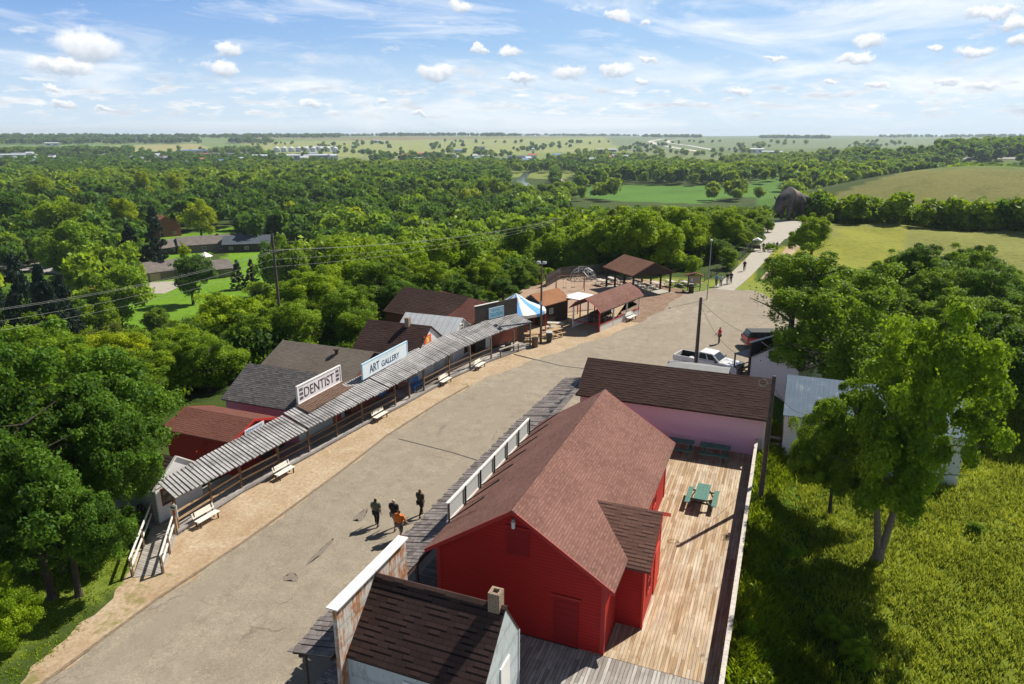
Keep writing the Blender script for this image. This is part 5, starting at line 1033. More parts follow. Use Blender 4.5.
def person(label, x, y, rot, top, bottom, hair, h=1.7, stride=0.28, shorts=False, longhair=False, arms=(0.15, -0.15), wide=1.0, z=0.012, detail=True, group=None):
    """walking figure facing +Y before the turn; stride is half the distance between the feet"""
    t = thing('person', label, 'person', (x, y, z), rot, group); s = h/1.7
    hip = 0.90*s; kn = 0.48*s
    def leg(sg, fw):
        hx = sg*0.09*s*wide; foot = fw*stride; lift = 0.07*s if fw < 0 else 0.0
        return [Vector((hx, 0.0, hip-.02)), Vector((hx*1.02, foot*0.55+0.05*s, kn)), Vector((hx*1.0, foot, 0.08*s+lift)), Vector((hx*1.15, foot+0.15*s, 0.035*s+lift*.6))]
    Lg, Rg = leg(-1, 1), leg(1, -1)
    def arm(sg, sw):
        sh = Vector((sg*0.185*s*wide, 0, 1.38*s)); el = Vector((sg*0.235*s*wide, sw*0.4*s-0.02, 1.11*s)); wr = Vector((sg*0.24*s*wide, sw*1.0*s+0.07*s, 0.88*s)); return sh, el, wr
    La, Ra = arm(-1, arms[0]), arm(1, arms[1])
    V = [Vector((0, 0, hip)), Vector((0, 0.0, 1.1*s)), Vector((0, -0.01, 1.32*s)), Vector((0, 0.0, 1.44*s)), Vector((0, 0.01, 1.5*s)), Vector((0, 0.02, 1.59*s)), Vector((0, 0.01, 1.66*s))]
    Rr = [(0.14*s*wide, 0.11*s), (0.13*s*wide, 0.1*s), (0.15*s*wide, 0.105*s), (0.07*s, 0.06*s), (0.055*s, 0.055*s), (0.082*s, 0.095*s), (0.07*s, 0.08*s)]; E_ = [(i, i+1) for i in range(6)]
    for P_ in (Lg, Rg):
        b0 = len(V); V += P_; Rr += [0.085*s, 0.055*s, 0.04*s, 0.03*s]; E_ += [(0, b0), (b0, b0+1), (b0+1, b0+2), (b0+2, b0+3)]
    hands = []
    for P_ in (La, Ra):
        b0 = len(V); V += list(P_); Rr += [0.055*s, 0.04*s, 0.028*s]; E_ += [(2, b0), (b0, b0+1), (b0+1, b0+2)]
        d = (P_[2]-P_[1]).normalized(); pm = P_[2]+d*0.075*s; V.append(pm); Rr.append((0.035*s, 0.018*s)); E_.append((b0+2, b0+3))
        if detail:
            for i, (o_, l_) in enumerate(((-.03, .075), (-.01, .085), (.01, .08), (.03, .062))):
                side = Vector((0, 1, 0)).cross(d).normalized(); fwd = Vector((0, 1, 0)); a = pm+fwd*o_*s+d*0.02*s; m1 = a+d*l_*0.55*s; m2 = m1+d*l_*0.45*s-side*0.0+Vector((0, 0.008, 0)); b1 = len(V)
                V += [a, m1, m2]; Rr += [0.009*s, 0.0085*s, 0.007*s]; E_ += [(b0+3, b1), (b1, b1+1), (b1+1, b1+2)]
            a = P_[2]+d*0.03*s+Vector((0, 0.035*s, 0)); m1 = a+d*0.045*s+Vector((0, 0.02*s, 0)); b1 = len(V); V += [a, m1]; Rr += [0.011*s, 0.009*s]; E_ += [(b0+2, b1), (b1, b1+1)]
    skin('body', V, E_, Rr, SKIN_, t, 2 if detail else 1)
    # clothing
    V = [Vector((0, 0, hip-.02*s)), Vector((0, 0.0, 1.1*s)), Vector((0, -0.01, 1.32*s)), Vector((0, -.005, 1.42*s)), Vector((0, 0, 1.485*s))]; Rr = [(0.175*s*wide, 0.15*s), (0.165*s*wide, 0.14*s), (0.18*s*wide, 0.15*s), (0.15*s, 0.12*s), (0.08*s, 0.08*s)]; E_ = [(0, 1), (1, 2), (2, 3), (3, 4)]
    for P_ in (La, Ra): b0 = len(V); V += [P_[0], P_[0].lerp(P_[1], 0.85)]; Rr += [0.075*s, 0.062*s]; E_ += [(2, b0), (b0, b0+1)]
    skin('shirt', V, E_, Rr, top, t, 2)
    V = [Vector((0, 0, hip))]; Rr = [(0.15*s*wide, 0.13*s)]; E_ = []
    for P_ in (Lg, Rg):
        b0 = len(V); kk = P_[1] if shorts else P_[2]+Vector((0, 0, .03)); V += [P_[0], P_[1]] + ([] if shorts else [kk]); Rr += [0.1*s, 0.075*s] + ([] if shorts else [0.055*s]); E_ += [(0, b0), (b0, b0+1)] + ([] if shorts else [(b0+1, b0+2)])
    skin('shorts' if shorts else 'trousers', V, E_, Rr, bottom, t, 2)
    for P_ in (Lg, Rg): skin('shoe', [P_[2]-Vector((0, .05, .03)), P_[2]+Vector((0, .05, -.035)), P_[3]], [(0, 1), (1, 2)], [0.045*s, 0.05*s, 0.04*s], cloth('black', (0.03, 0.03, 0.03)), t, 1)
    V = [Vector((0, -.015*s, 1.52*s)), Vector((0, -0.02*s, 1.61*s)), Vector((0, 0.0, 1.675*s))]; Rr = [(0.075*s, 0.06*s), (0.093*s, 0.09*s), (0.06*s, 0.07*s)]; E_ = [(0, 1), (1, 2)]
    if longhair: V = [Vector((0, -.07*s, 1.36*s))]+V; Rr = [(0.08*s, 0.03*s)]+Rr; E_ = [(0, 1), (1, 2), (2, 3)]
    skin('hair', V, E_, Rr, hair, t, 2)
    return t
H_d = cloth('dark_hair', (0.03, 0.018, 0.012)); H_b = cloth('brown_hair', (0.12, 0.06, 0.03)); H_g = cloth('pale_cap', (0.5, 0.4, 0.33))
def pg(px, py): return gz(px, py)
x, y = pg(377, 526.5); person('person in a grey-green shirt and black trousers, leftmost of the four walking in the street', x, y, 0.15, cloth('grey_green', (0.10, 0.115, 0.08)), cloth('black', (0.015, 0.015, 0.018)), H_d, 1.68, 0.14, longhair=True, wide=1.2, arms=(.08, -.1))
x, y = pg(395, 530); person('person in a black shirt and pale cap, half behind the one in orange', x, y, 0.0, cloth('black', (0.015, 0.015, 0.018)), cloth('tan', (0.25, 0.2, 0.15)), H_g, 1.82, 0.22, shorts=True, wide=1.15)
x, y = pg(400.5, 540); person('person in an orange shirt and grey shorts, nearest of the four walkers', x, y, -0.1, cloth('orange', (0.66, 0.16, 0.02)), cloth('grey', (0.13, 0.13, 0.13)), H_b, 1.75, 0.2, shorts=True, wide=1.25, arms=(-.1, .22))
x, y = pg(421, 517); person('person in a dark olive top and black trousers, rightmost of the four walkers', x, y, -0.15, cloth('olive', (0.055, 0.055, 0.028)), cloth('black', (0.015, 0.015, 0.018)), H_b, 1.7, 0.26, longhair=True, wide=1.15, arms=(.15, -.15))
x, y = pg(719, 344); person('person in a red shirt standing alone on the parking area', x, y, 2.0, cloth('red', (0.6, 0.03, 0.06)), cloth('dark', (0.09, 0.07, 0.08)), H_d, 1.75, 0.08, arms=(.1, .25))
for (px, py), lab, c, bt, hh in (((657.5, 270), 'person in dark clothes walking alone on the footpath', (0.04, 0.03, 0.035), (0.03, 0.03, 0.04), 1.7),):
    pass
FW = [((744, 271.5), 'person in black walking alone halfway up the footpath', (0.02, 0.018, 0.02), (0.02, 0.02, 0.02)), ((716, 286.5), 'person in a blue top at the foot of the footpath, leftmost there', (0.12, 0.3, 0.45), (0.06, 0.07, 0.1)),
      ((720.5, 287), 'person in a pale top at the foot of the footpath, second from the left there', (0.45, 0.5, 0.55), (0.1, 0.12, 0.16)), ((727, 284.5), 'person in a dark top and white trousers near the foot of the footpath', (0.03, 0.03, 0.04), (0.55, 0.55, 0.55)), ((730.5, 284), 'person in dark clothes near the foot of the footpath, rightmost there', (0.04, 0.03, 0.04), (0.05, 0.05, 0.07)),
      ((763, 252), 'person in dark clothes by the small cart on the footpath', (0.03, 0.025, 0.03), (0.03, 0.03, 0.05)), ((768, 251.5), 'person in black further up the footpath, left of the pair', (0.02, 0.02, 0.02), (0.05, 0.03, 0.03)), ((773, 251.5), 'person in a grey-blue top, left one of the upper pair on the footpath', (0.12, 0.13, 0.2), (0.04, 0.04, 0.08)), ((776.5, 251), 'person in a dark violet top, right one of the upper pair on the footpath', (0.08, 0.06, 0.12), (0.04, 0.03, 0.06))]
for i, ((px, py), lab, c, bt) in enumerate(FW):
    x, y = pg(px, py); person(lab, x, y, 3.1 if i % 2 else 0.1, cloth('walker%d' % i, c), cloth('walkerb%d' % i, bt), H_d if i % 3 else H_b, 1.7, 0.2, detail=False, z=float(terrain(x, y))+.03)
x, y = pg(760, 251); T = thing('food_cart', 'small white-topped cart standing on the footpath', 'cart', (x-.6, y, 0.03)); boxpart(T, 'body', M['wood_dark'], (-.6, .6, -.4, .4, .4, 1.0), org=(0, 0, 0)); b = MB(); b.prism([(-.8, 1.9), (.8, 1.9), (0, 2.3)], 'y', -.7, .7); b.build('awning', M['wpaint'], T)
for s_ in (-.75, .75): b = MB(); b.tube((s_, .5, .3), (s_*.94, .5, 1.9), .03, 5); b.build('post', M['black'], T)
for s_ in (-.62, .62): b = MB(); b.tube((s_-.04, 0, .3), (s_+.04, 0, .3), .3, 12); b.build('wheel', M['black'], T)
# ---------------------------------------------------------------- the buffalo statue: one continuous figure
bis = bpy.data.materials.new('statue_paint_highlit'); bis.use_nodes = True; kk = N(bis.node_tree); 
for n in list(bis.node_tree.nodes): bis.node_tree.nodes.remove(n)
oo = kk('ShaderNodeOutputMaterial'); tco = kk('ShaderNodeTexCoord').outputs['Object']; sp = kk('ShaderNodeSeparateXYZ', {0: tco}); nn_ = kk.noise(tco, 0.9, 5, 0.6)
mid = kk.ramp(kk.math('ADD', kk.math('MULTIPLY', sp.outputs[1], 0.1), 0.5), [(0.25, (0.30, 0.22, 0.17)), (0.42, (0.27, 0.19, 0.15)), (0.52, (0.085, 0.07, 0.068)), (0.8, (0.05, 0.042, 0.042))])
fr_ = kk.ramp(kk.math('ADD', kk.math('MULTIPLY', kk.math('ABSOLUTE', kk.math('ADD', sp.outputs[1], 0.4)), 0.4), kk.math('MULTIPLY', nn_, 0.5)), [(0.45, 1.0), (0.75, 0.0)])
hi_ = kk.ramp(kk.math('MULTIPLY', sp.outputs[2], 0.13), [(0.55, 0.0), (0.75, 1.0)])  # brown highlight painted along the back, as if lit from above
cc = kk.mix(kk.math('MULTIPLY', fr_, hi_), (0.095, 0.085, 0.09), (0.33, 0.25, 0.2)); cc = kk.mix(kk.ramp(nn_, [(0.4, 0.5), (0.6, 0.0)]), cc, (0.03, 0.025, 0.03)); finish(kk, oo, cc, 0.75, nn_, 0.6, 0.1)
bx0, by0 = gz(783, 221); T = thing('buffalo_statue', 'giant grey-brown concrete buffalo statue at the end of the footpath', 'statue', (bx0+1.2, by0+3, float(terrain(bx0, by0))), math.radians(-12)+math.pi-0.4)
# facing +Y locally: rump at -Y
V = [(0, -3.9, 4.7), (0, -2.6, 4.9), (0, -1.0, 5.0), (0, 0.7, 5.2), (0, 1.9, 5.0), (0, 3.0, 4.5), (0, 3.9, 4.0), (0, 4.5, 3.1), (0, 4.9, 2.3)]
R_ = [(1.15, 1.15), (1.45, 1.5), (1.6, 1.7), (1.75, 2.3), (1.55, 2.15), (1.2, 1.5), (1.05, 1.15), (0.8, 0.85), (0.5, 0.5)]
E_ = [(i, i+1) for i in range(8)]; V = [Vector(v) for v in V]
for (y_, n0, kk2) in ((-3.3, 1, 'h'), (1.4, 4, 'f')):
    for s_ in (-1, 1):
        b0 = len(V)
        if kk2 == 'h': V += [Vector((s_*.8, y_, 3.6)), Vector((s_*.95, y_+.25, 2.4)), Vector((s_*.9, y_-.45, 1.5)), Vector((s_*.9, y_-.15, .5)), Vector((s_*.9, y_+.1, .12))]; R_ += [0.95, 0.6, 0.36, 0.27, 0.33]
        else: V += [Vector((s_*.85, y_, 3.4)), Vector((s_*.9, y_, 2.2)), Vector((s_*.85, y_+.1, 1.3)), Vector((s_*.85, y_, .5)), Vector((s_*.85, y_+.15, .12))]; R_ += [0.95, 0.62, 0.38, 0.28, 0.34]
        E_ += [(n0, b0), (b0, b0+1), (b0+1, b0+2), (b0+2, b0+3), (b0+3, b0+4)]
b0 = len(V); V += [Vector((0, 4.3, 2.0)), Vector((0, 4.1, 1.35))]; R_ += [0.38, 0.14]; E_ += [(7, b0), (b0, b0+1)]        # beard
b0 = len(V); V += [Vector((0, -4.7, 4.2)), Vector((0, -5.0, 3.0)), Vector((0, -5.0, 2.3))]; R_ += [0.2, 0.12, 0.2]; E_ += [(0, b0), (b0, b0+1), (b0+1, b0+2)]
skin('body', V, E_, R_, bis, T, 2); T.scale = (1.1, 1.1, 1.1)
for s_ in (-1, 1):
    b = MB(); P_ = [(s_*.85, 3.7, 4.6), (s_*1.35, 3.75, 4.9), (s_*1.5, 3.8, 5.35)]; b.tube(P_[0], P_[1], .2, 8, .15); b.tube(P_[1], P_[2], .15, 8, .05); b.build('horn', M['black'], T, smooth=True)
# ---------------------------------------------------------------- vehicles
def paint(n, c):
    m, k2, out = newmat(n); k_ = k2('ShaderNodeBsdfPrincipled', {'Base Color': (*c, 1), 'Roughness': 0.3, 'Coat Weight': 0.4, 'Coat Roughness': 0.08}); k2.nt.links.new(k_.outputs[0], out.inputs['Surface']); return m
P_white, P_red = paint('white_car_paint', (0.72, 0.73, 0.74)), paint('red_car_paint', (0.45, 0.02, 0.02))
def arch(poly_x0, poly_x1, z, cx_, r):      # points of a wheel arch along x
    return [(cx_+r*math.cos(a), z+r*math.sin(a)) for a in [math.pi-math.pi*i/8 for i in range(9)]]
def vehicle(name, label, loc, rot, mat, kind='pickup', group=None):
    """front towards +X"""
    t = thing(name, label, 'pickup truck' if kind == 'pickup' else 'car', loc, rot, group); Wd = 0.98; L2 = 2.9 if kind == 'pickup' else 2.45
    fx_, rx_ = L2-0.95, -L2+1.15; zb = 0.42
    def side(zt): return
    low = [(-L2, zb)]+[(rx_-.47, zb)]+[(rx_+.47*math.cos(a), .4+.47*math.sin(a)) for a in [math.pi-math.pi*i/8 for i in range(9)]]+[(rx_+.47, zb), (fx_-.47, zb)]+[(fx_+.47*math.cos(a), .4+.47*math.sin(a)) for a in [math.pi-math.pi*i/8 for i in range(9)]]+[(fx_+.47, zb), (L2, zb+.05)]
    low = [p for i, p in enumerate(low) if i == 0 or (abs(p[0]-low[i-1][0])+abs(p[1]-low[i-1][1])) > .02]
    b = MB()
    if kind == 'pickup':
        b.prism(low+[(L2, .95), (L2-.15, 1.1), (1.35, 1.2), (-.75, 1.2), (-.75, .75), (-L2+.1, .75), (-L2+.1, zb+.2), (-L2, zb+.2)], 'y', -Wd, Wd)
        for s_ in (-1, 1): b.box(-L2, -.752, s_*Wd, s_*(Wd-.09), .752, 1.22)
        b.box(-L2, -L2+.08, -Wd+.091, Wd-.091, .64, 1.22)
        cab = [(-.74, 1.205), (1.32, 1.205), (.62, 1.82), (-.6, 1.84)]
    else:
        b.prism(low+[(L2, .85), (L2-.2, 1.0), (1.3, 1.1), (-L2+.05, 1.15), (-L2, .8)], 'y', -Wd+.05, Wd-.05); cab = [(-L2+.1, 1.15), (1.28, 1.105), (.6, 1.68), (-L2+.35, 1.7)]
    b.build('body', mat, t, bevel=0.03)
    cb = MB(); n0 = [(x_, -Wd+.1, z_) for x_, z_ in cab[:2]]+[(x_, -Wd+.24, z_) for x_, z_ in cab[2:]]; n1 = [(x_, -y_, z_) for x_, y_, z_ in n0]
    cb.face(n0); cb.face(n1[::-1])
    for i in range(4): j = (i+1) % 4; cb.face([n0[j], n0[i], n1[i], n1[j]])
    cb.build('cab', mat if kind == 'pickup' else M['darkgrey'], t, bevel=0.03)
    G = MB(); c_ = [Vector(p) for p in n0]; q_ = [Vector(p) for p in n1]
    def quad(a, b_, c2, d, off, f0=.1, f1=.9):
        a, b_, c2, d = map(Vector, (a, b_, c2, d)); P2_ = lambda u, v: (a.lerp(b_, u)).lerp(d.lerp(c2, u), v); return [P2_(f0, .14)+off, P2_(f1, .14)+off, P2_(f1, .88)+off, P2_(f0, .88)+off]
    ws = MB(); ws.face(quad(n0[1], n1[1], n1[2], n0[2], Vector((.012, 0, .012)), .06, .94)); ws.build('windscreen', M['glass'], t)
    ws = MB(); ws.face(quad(n0[0], n1[0], n1[3], n0[3], Vector((-.014, 0, .0)), .08, .92)); ws.build('rear_window', M['glass'], t)
    for nn3, sg in ((n0, -1), (n1, 1)):
        for f0, f1 in ((.08, .46), (.52, .9)): ws = MB(); ws.face(quad(nn3[0], nn3[1], nn3[2], nn3[3], Vector((0, sg*.014, .004)), f0, f1)); ws.build('side_window', M['glass'], t)
    for x_ in (fx_, rx_):
        for s_ in (-1, 1):
            w_ = MB(); w_.tube((x_, s_*(Wd-.24), .38), (x_, s_*(Wd-.01), .38), .38, 18); wo_ = w_.build('wheel', M['black'], t); h_ = MB(); h_.tube((x_, s_*(Wd-.05), .38), (x_, s_*(Wd+.005), .38), .22, 14); h_.build('rim', M['greymet'], wo_)
    for s_ in (-1, 1):
        q2 = MB(); q2.box(L2-.04, L2+.012, s_*(Wd-.1), s_*(Wd-.38), .72, .9); q2.build('headlight', M['binlid'], t); q2 = MB(); q2.box(-L2-.012, -L2+.03, s_*(Wd-.02), s_*(Wd-.14), .8, 1.1); q2.build('tail_light', M['redtrim'], t)
        q2 = MB(); q2.box(1.0, 1.16, s_*(Wd+.02), s_*(Wd+.22), 1.2, 1.36); q2.build('mirror', M['black'], t)
    q2 = MB(); q2.box(L2-.02, L2+.1, -Wd+.05, Wd-.05, .42, .6); q2.build('bumper', M['greymet'], t); q2 = MB(); q2.box(L2-.02, L2+.015, -.5, .5, .66, .92); q2.build('grille', M['black'], t); q2 = MB(); q2.box(-L2-.1, -L2+.02, -Wd+.05, Wd-.05, .42, .58); q2.build('bumper', M['greymet'], t)
    if kind == 'pickup':
        q2 = MB(); q2.box(-L2+.1, -.78, -Wd+.12, Wd-.12, .754, .79); q2.box(-L2+.1, -.78, -Wd+.095, -Wd+.118, .754, 1.2); q2.box(-L2+.1, -.78, Wd-.118, Wd-.095, .754, 1.2); q2.box(-.778, -.752, -Wd+.12, Wd-.12, .792, 1.19); q2.build('bed_liner', M['black'], t)
    return t
a = gz(676, 357, .9); c = gz(737, 369, .9); vehicle('pickup_truck', 'white pickup truck with a dark open bed parked behind the pink-tinted hall', ((a[0]+c[0])/2+.15, (a[1]+c[1])/2+.6, 0.012), math.atan2(c[1]-a[1], c[0]-a[0]), P_white)
a = gz(748, 340, .8); c = gz(790, 338, .8); vehicle('parked_car', 'red car with dark windows half hidden by the tree at the parking area', ((a[0]+c[0])/2, (a[1]+c[1])/2, 0.012), math.atan2(c[1]-a[1], c[0]-a[0])-.15, P_red, 'suv')
# ---------------------------------------------------------------- poles and wires
def catenary(b, p, q, sag, r=0.012, n=14):
    p, q = Vector(p), Vector(q); pr = p
    for i in range(1, n+1): t_ = i/n; c_ = p.lerp(q, t_)-Vector((0, 0, sag*4*t_*(1-t_))); b.tube(pr, c_, r, 4); pr = c_
def pole(label, x, y, ztop, r=0.16, arms=(), lamp=None, mat='pole', z0=None):
    z = float(terrain(x, y)) if z0 is None else z0; t = thing('utility_pole', label, 'utility pole', (x, y, z)); b = MB((x, y, z)); b.tube((x, y, z-.3), (x, y, ztop), r, 12, r*.68); b.build('mast', M[mat], t)
    for (za, half, ang) in arms:
        b = MB((x, y, z)); dx, dy = math.cos(ang)*half, math.sin(ang)*half; b.bar((x-dx, y-dy, za), (x+dx, y+dy, za), .1, .12); cr_ = b.build('crossarm', M['pole'], t)
        for f in (-.9, -.4, .4, .9): b = MB((x, y, z)); b.tube((x+dx*f, y+dy*f, za+.06), (x+dx*f, y+dy*f, za+.2), .04, 6); b.build('insulator', M['greymet'], cr_)
    return t
x2, y2 = 0.02, 38.2; pole('brown utility pole beside the white railing at the far end of the deck', x2, y2, hz_ := 7.6, .15, z0=-.95)
T = COL.objects[-2]; b = MB(T.location)
x, y = x2-.35, y2; 
for i in range(10): a, c = 2*math.pi*i/10, 2*math.pi*(i+1)/10; b.tube((x-.18+.22*math.cos(a), y, 7.15+.22*math.sin(a)), (x-.18+.22*math.cos(c), y, 7.15+.22*math.sin(c)), .02, 4)
b.tube((x, y, 7.1), (x2, y2, 7.2), .03, 5)
b.build('wire_coil', M['greymet'], next(o for o in COL.objects if o.get('label', '').startswith('brown utility pole')))
p1x, p1y = -6.1, 56.6; pole('tall dark utility pole rising behind the ridge of the pink-tinted hall', p1x, p1y, 7.5, .17)
xa, ya = pol(276.5, 66, 280); pole('grey-green utility pole standing in the trees behind the dentist shop', xa, ya, 11.6, .15, ((10.0, .9, .3),), z0=float(terrain(xa, ya)))
xb, yb = pol(555.7, 112, 240); pole('thin far utility pole in the woods behind the playground', xb, yb, 7.5, .13, ((7.2, .9, .2),))
xc, yc = gz(540.8, 343); pole('brown lamp pole between the saloon awning and the wheeled bin', xc, yc, 8.0, .13, mat='wood_post', z0=0)
T = thing('yard_light', 'small grey floodlight pair on top of the brown lamp pole', 'lamp', (xc, yc, 7.9)); b = MB(); b.box(-.35, .35, -.04, .04, 0.1, .16); b.build('bracket', M['greymet'], T)
for s_ in (-.3, .3): b = MB(); b.box(s_-.16, s_+.16, -.2, .12, .16, .36); b.build('lamp_head', M['binlid'], T)
T = thing('junction_box', 'small box halfway up the brown lamp pole', 'box', (xc, yc, 4)); boxpart(T, 'casing', M['greymet'], (-.12, .12, -.3, -.13, 0, .35), org=(0, 0, 0))
xd, yd = -8.9, 89.5; T = thing('street_lamp', 'slim white-grey street lamp at the start of the footpath', 'street lamp', (xd, yd, 0)); b = MB((xd, yd, 0)); b.tube((xd, yd, 0), (xd, yd, 7.6), .07, 8, .04); b.build('mast', M['greymet'], T); b = MB((xd, yd, 0)); b.box(xd-.12, xd+.12, yd-.3, yd+.1, 7.5, 7.62); b.build('lamp_head', M['wpaint'], T)
M['wire'] = plain('cable_grey', (0.22, 0.23, 0.22), 0.6, 0.1)
def wire(label, p, q, sag, r=.012, cat='wire', group=None):
    p = Vector(p); o = MB(p); catenary(o, p, q, sag, r); m_ = o.build('overhead_wire', M['wire'] if group else M['black']); m_.location = p; tag(m_, label, cat, group)
xl, yl = pol(-180, 52)
for i, (dz, dd) in enumerate(((0, .8), (0, .3), (-.9, -.3), (-1.6, -.8))):
    g_ = ['uppermost overhead wire from the left edge to the grey-green pole', 'second overhead wire from the top, from the left edge to the grey-green pole', 'third overhead wire from the top, from the left edge to the grey-green pole', 'lowest overhead wire from the left edge to the grey-green pole'][i]
    wire(g_, (xl+dd, yl, 9.9+dz), (xa+dd*.9, ya+dd*.3, 10.15+dz), .7, .009, group='wires left of the grey-green pole')
    g_ = ['uppermost', 'second', 'third', 'lowest'][i]+' overhead wire from the grey-green pole to the far pole in the woods'
    wire(g_, (xa+dd*.9, ya+dd*.3, 10.15+dz), (xb+dd*.9, yb+dd*.2, 7.35+dz*.6), .9, .009, group='wires right of the grey-green pole')
wire('thin service wire from the dark pole to the white gabled shop', (p1x, p1y, 7.2), (A0[0]+.6, A0[1]+1.5, 3.8), .5); wire('thin service wire from the dark pole down to the small porch', (p1x, p1y, 6.9), (A0[0]-.5, A0[1]+.3, 2.4), .9)
wire('thin service wire from the railing pole to the white house', (x2, y2, 7.0), (2.2, 46.4, 2.6), .4); wire('thin wire from the brown lamp pole to the saloon', (xc, yc, 5.5), (-25, 61.5, 4.6), .3)
# ---------------------------------------------------------------- houses in the valley
def on(px, py): return on_ground(px, py)
def face_rot(px, turn=0.0): d = ray(px, 135); return math.atan2(-d[0], d[1])+turn      # local -Y looks back down the view
def house(label, px, py, w, d, h, zr, wall, roof, turn=0.0, axis='x', name='house', chimney=False, garage=0, wins=2, porch=False):
    x, y, z = on(px, py); t = thing(name, label, 'house', (x, y, z), face_rot(px, turn)); o0 = (0, 0, 0)
    gable(t, -w/2, w/2, 0, d, h, zr, axis, wall, roof, -1.2, 0.5, 0.4, 0.18, org=o0)
    for i in range(garage): boxpart(t, 'garage_door', M['tan_wall'], (-w/2+.8+i*3.4, -w/2+3.6+i*3.4, -.06, 0.0, 0, 2.3), org=o0)
    for i in range(wins): 
        xx = -w/2+w*(i+.5)/wins if not garage else w/2-1.5-i*2.6
        window(t, (xx, 0, 1.5), 1.3, 1.1, 'y-', M['wpaint'], org=o0)
    if chimney: boxpart(t, 'chimney', M['bricks'], (w*.1, w*.1+.8, d/2-.5, d/2+.3, h, zr+.7), org=o0)
    return t
house('taupe house with two pale garage doors and a wide concrete drive', 161, 281, 14, 9, 2.8, 5.0, M['taupe_wall'], M['sh_far'], 0.35, 'x', garage=2, wins=1)
house('right-hand wing of the taupe house, with a white-framed gable room', 216, 279, 10, 8, 2.8, 4.8, M['taupe_wall'], M['sh_far'], 0.25, 'x', wins=3, name='house_wing')
house('long dark house with a mottled grey roof beyond the taupe house', 213, 252, 22, 11, 2.9, 5.2, M['taupe_wall'], M['sh_far'], 0.1, 'x', chimney=True, wins=4); house('dark blue-roofed right end of the long house', 247, 252, 16, 11, 3.0, 5.2, M['brownsid'], plain('slate_blue_roof', (0.07, 0.09, 0.11), 0.8, 0.3, 2), -0.1, 'x', wins=3)
house('low grey gabled house left of the long dark house', 174, 254, 11, 10, 2.6, 4.6, M['brownsid'], M['sh_far'], 0.5, 'x', wins=1)
house('orange-red brick house with a white peak among the trees', 168, 237, 11, 9, 5.0, 8.5, M['brickred'], M['sh_orange'], 0.3, 'y', wins=2)
house('low house with an orange roof at the left edge', 26, 256, 16, 10, 2.7, 4.6, M['tan_wall'], M['sh_orange'], 0.3, 'x', wins=1, garage=1)
house('small pale blue-walled house with an orange-brown roof behind the spruces', 79, 309, 12, 9, 2.7, 4.2, M['paleblue_wall'], M['sh_orange'], 0.2, 'x', wins=1)
x, y, z = on(206, 263); T = thing('gazebo', 'white pointed garden canopy between the two grey houses', 'gazebo', (x, y, z)); b = MB(); n = 8
for i in range(n): a, c = 2*math.pi*i/n, 2*math.pi*(i+1)/n; b.face([(2.4*math.cos(a), 2.4*math.sin(a), 2.2), (2.4*math.cos(c), 2.4*math.sin(c), 2.2), (0, 0, 3.7)])
b.build('canopy', M['wpaint'], T)
for i in range(0, n, 2): a = 2*math.pi*i/n; b = MB(); b.tube((2.2*math.cos(a), 2.2*math.sin(a), 0), (2.2*math.cos(a), 2.2*math.sin(a), 2.25), .08, 6); b.build('post', M['wpaint'], T)
x, y, z = on(137, 261); T = thing('trampoline', 'round pale blue trampoline on the lawn', 'trampoline', (x, y, z)); b = MB(); b.tube((0, 0, .8), (0, 0, .88), 2.0, 20); b.build('mat', M['paleblue'], T)
for i in range(6): a = i*math.pi/3; b = MB(); b.tube((1.8*math.cos(a), 1.8*math.sin(a), 0), (1.8*math.cos(a), 1.8*math.sin(a), .8), .05, 5); b.build('leg', M['greymet'], T)
# ---------------------------------------------------------------- the far town, farms and works
def farb(label, px, py, wpx, h, dpt, wall, roof, rise=1.5, turn=0.0, name='building', cat='building', doors=0):
    x, y, z = on(px, py); r = math.hypot(x, y); w_ = wpx*r/FL; t = thing(name, label, cat, (x, y, z), face_rot(px, turn)); o0 = (0, 0, 0); gable(t, -w_/2, w_/2, 0, dpt, h, h+rise, 'x', wall, roof, -2, .4, .4, .3, org=o0)
    n = max(2, int(w_/14))
    for i in range(min(n, 12)): xx = -w_/2+w_*(i+.5)/n; boxpart(t, 'window', M['glass'], (xx-w_/n*.25, xx+w_/n*.25, -.1, 0, h*.35, h*.7), org=o0)
    return t
WH = plain('far_white_wall', (0.62, 0.63, 0.64), 0.7, 0.1, 0.1); GRY = plain('far_grey_wall', (0.3, 0.33, 0.37), 0.7, 0.15, 0.1); BLU = plain('far_blue_roof', (0.16, 0.26, 0.42), 0.6, 0.15, 0.1); PR = plain('far_pale_roof', (0.48, 0.53, 0.58), 0.6, 0.15, 0.1); DK_ = plain('far_dark_roof', (0.12, 0.13, 0.15), 0.7, 0.15, 0.1); RD = plain('far_red_roof', (0.45, 0.12, 0.08), 0.7, 0.15, 0.1); GR = plain('far_green_roof', (0.1, 0.4, 0.33), 0.7, 0.1, 0.1)
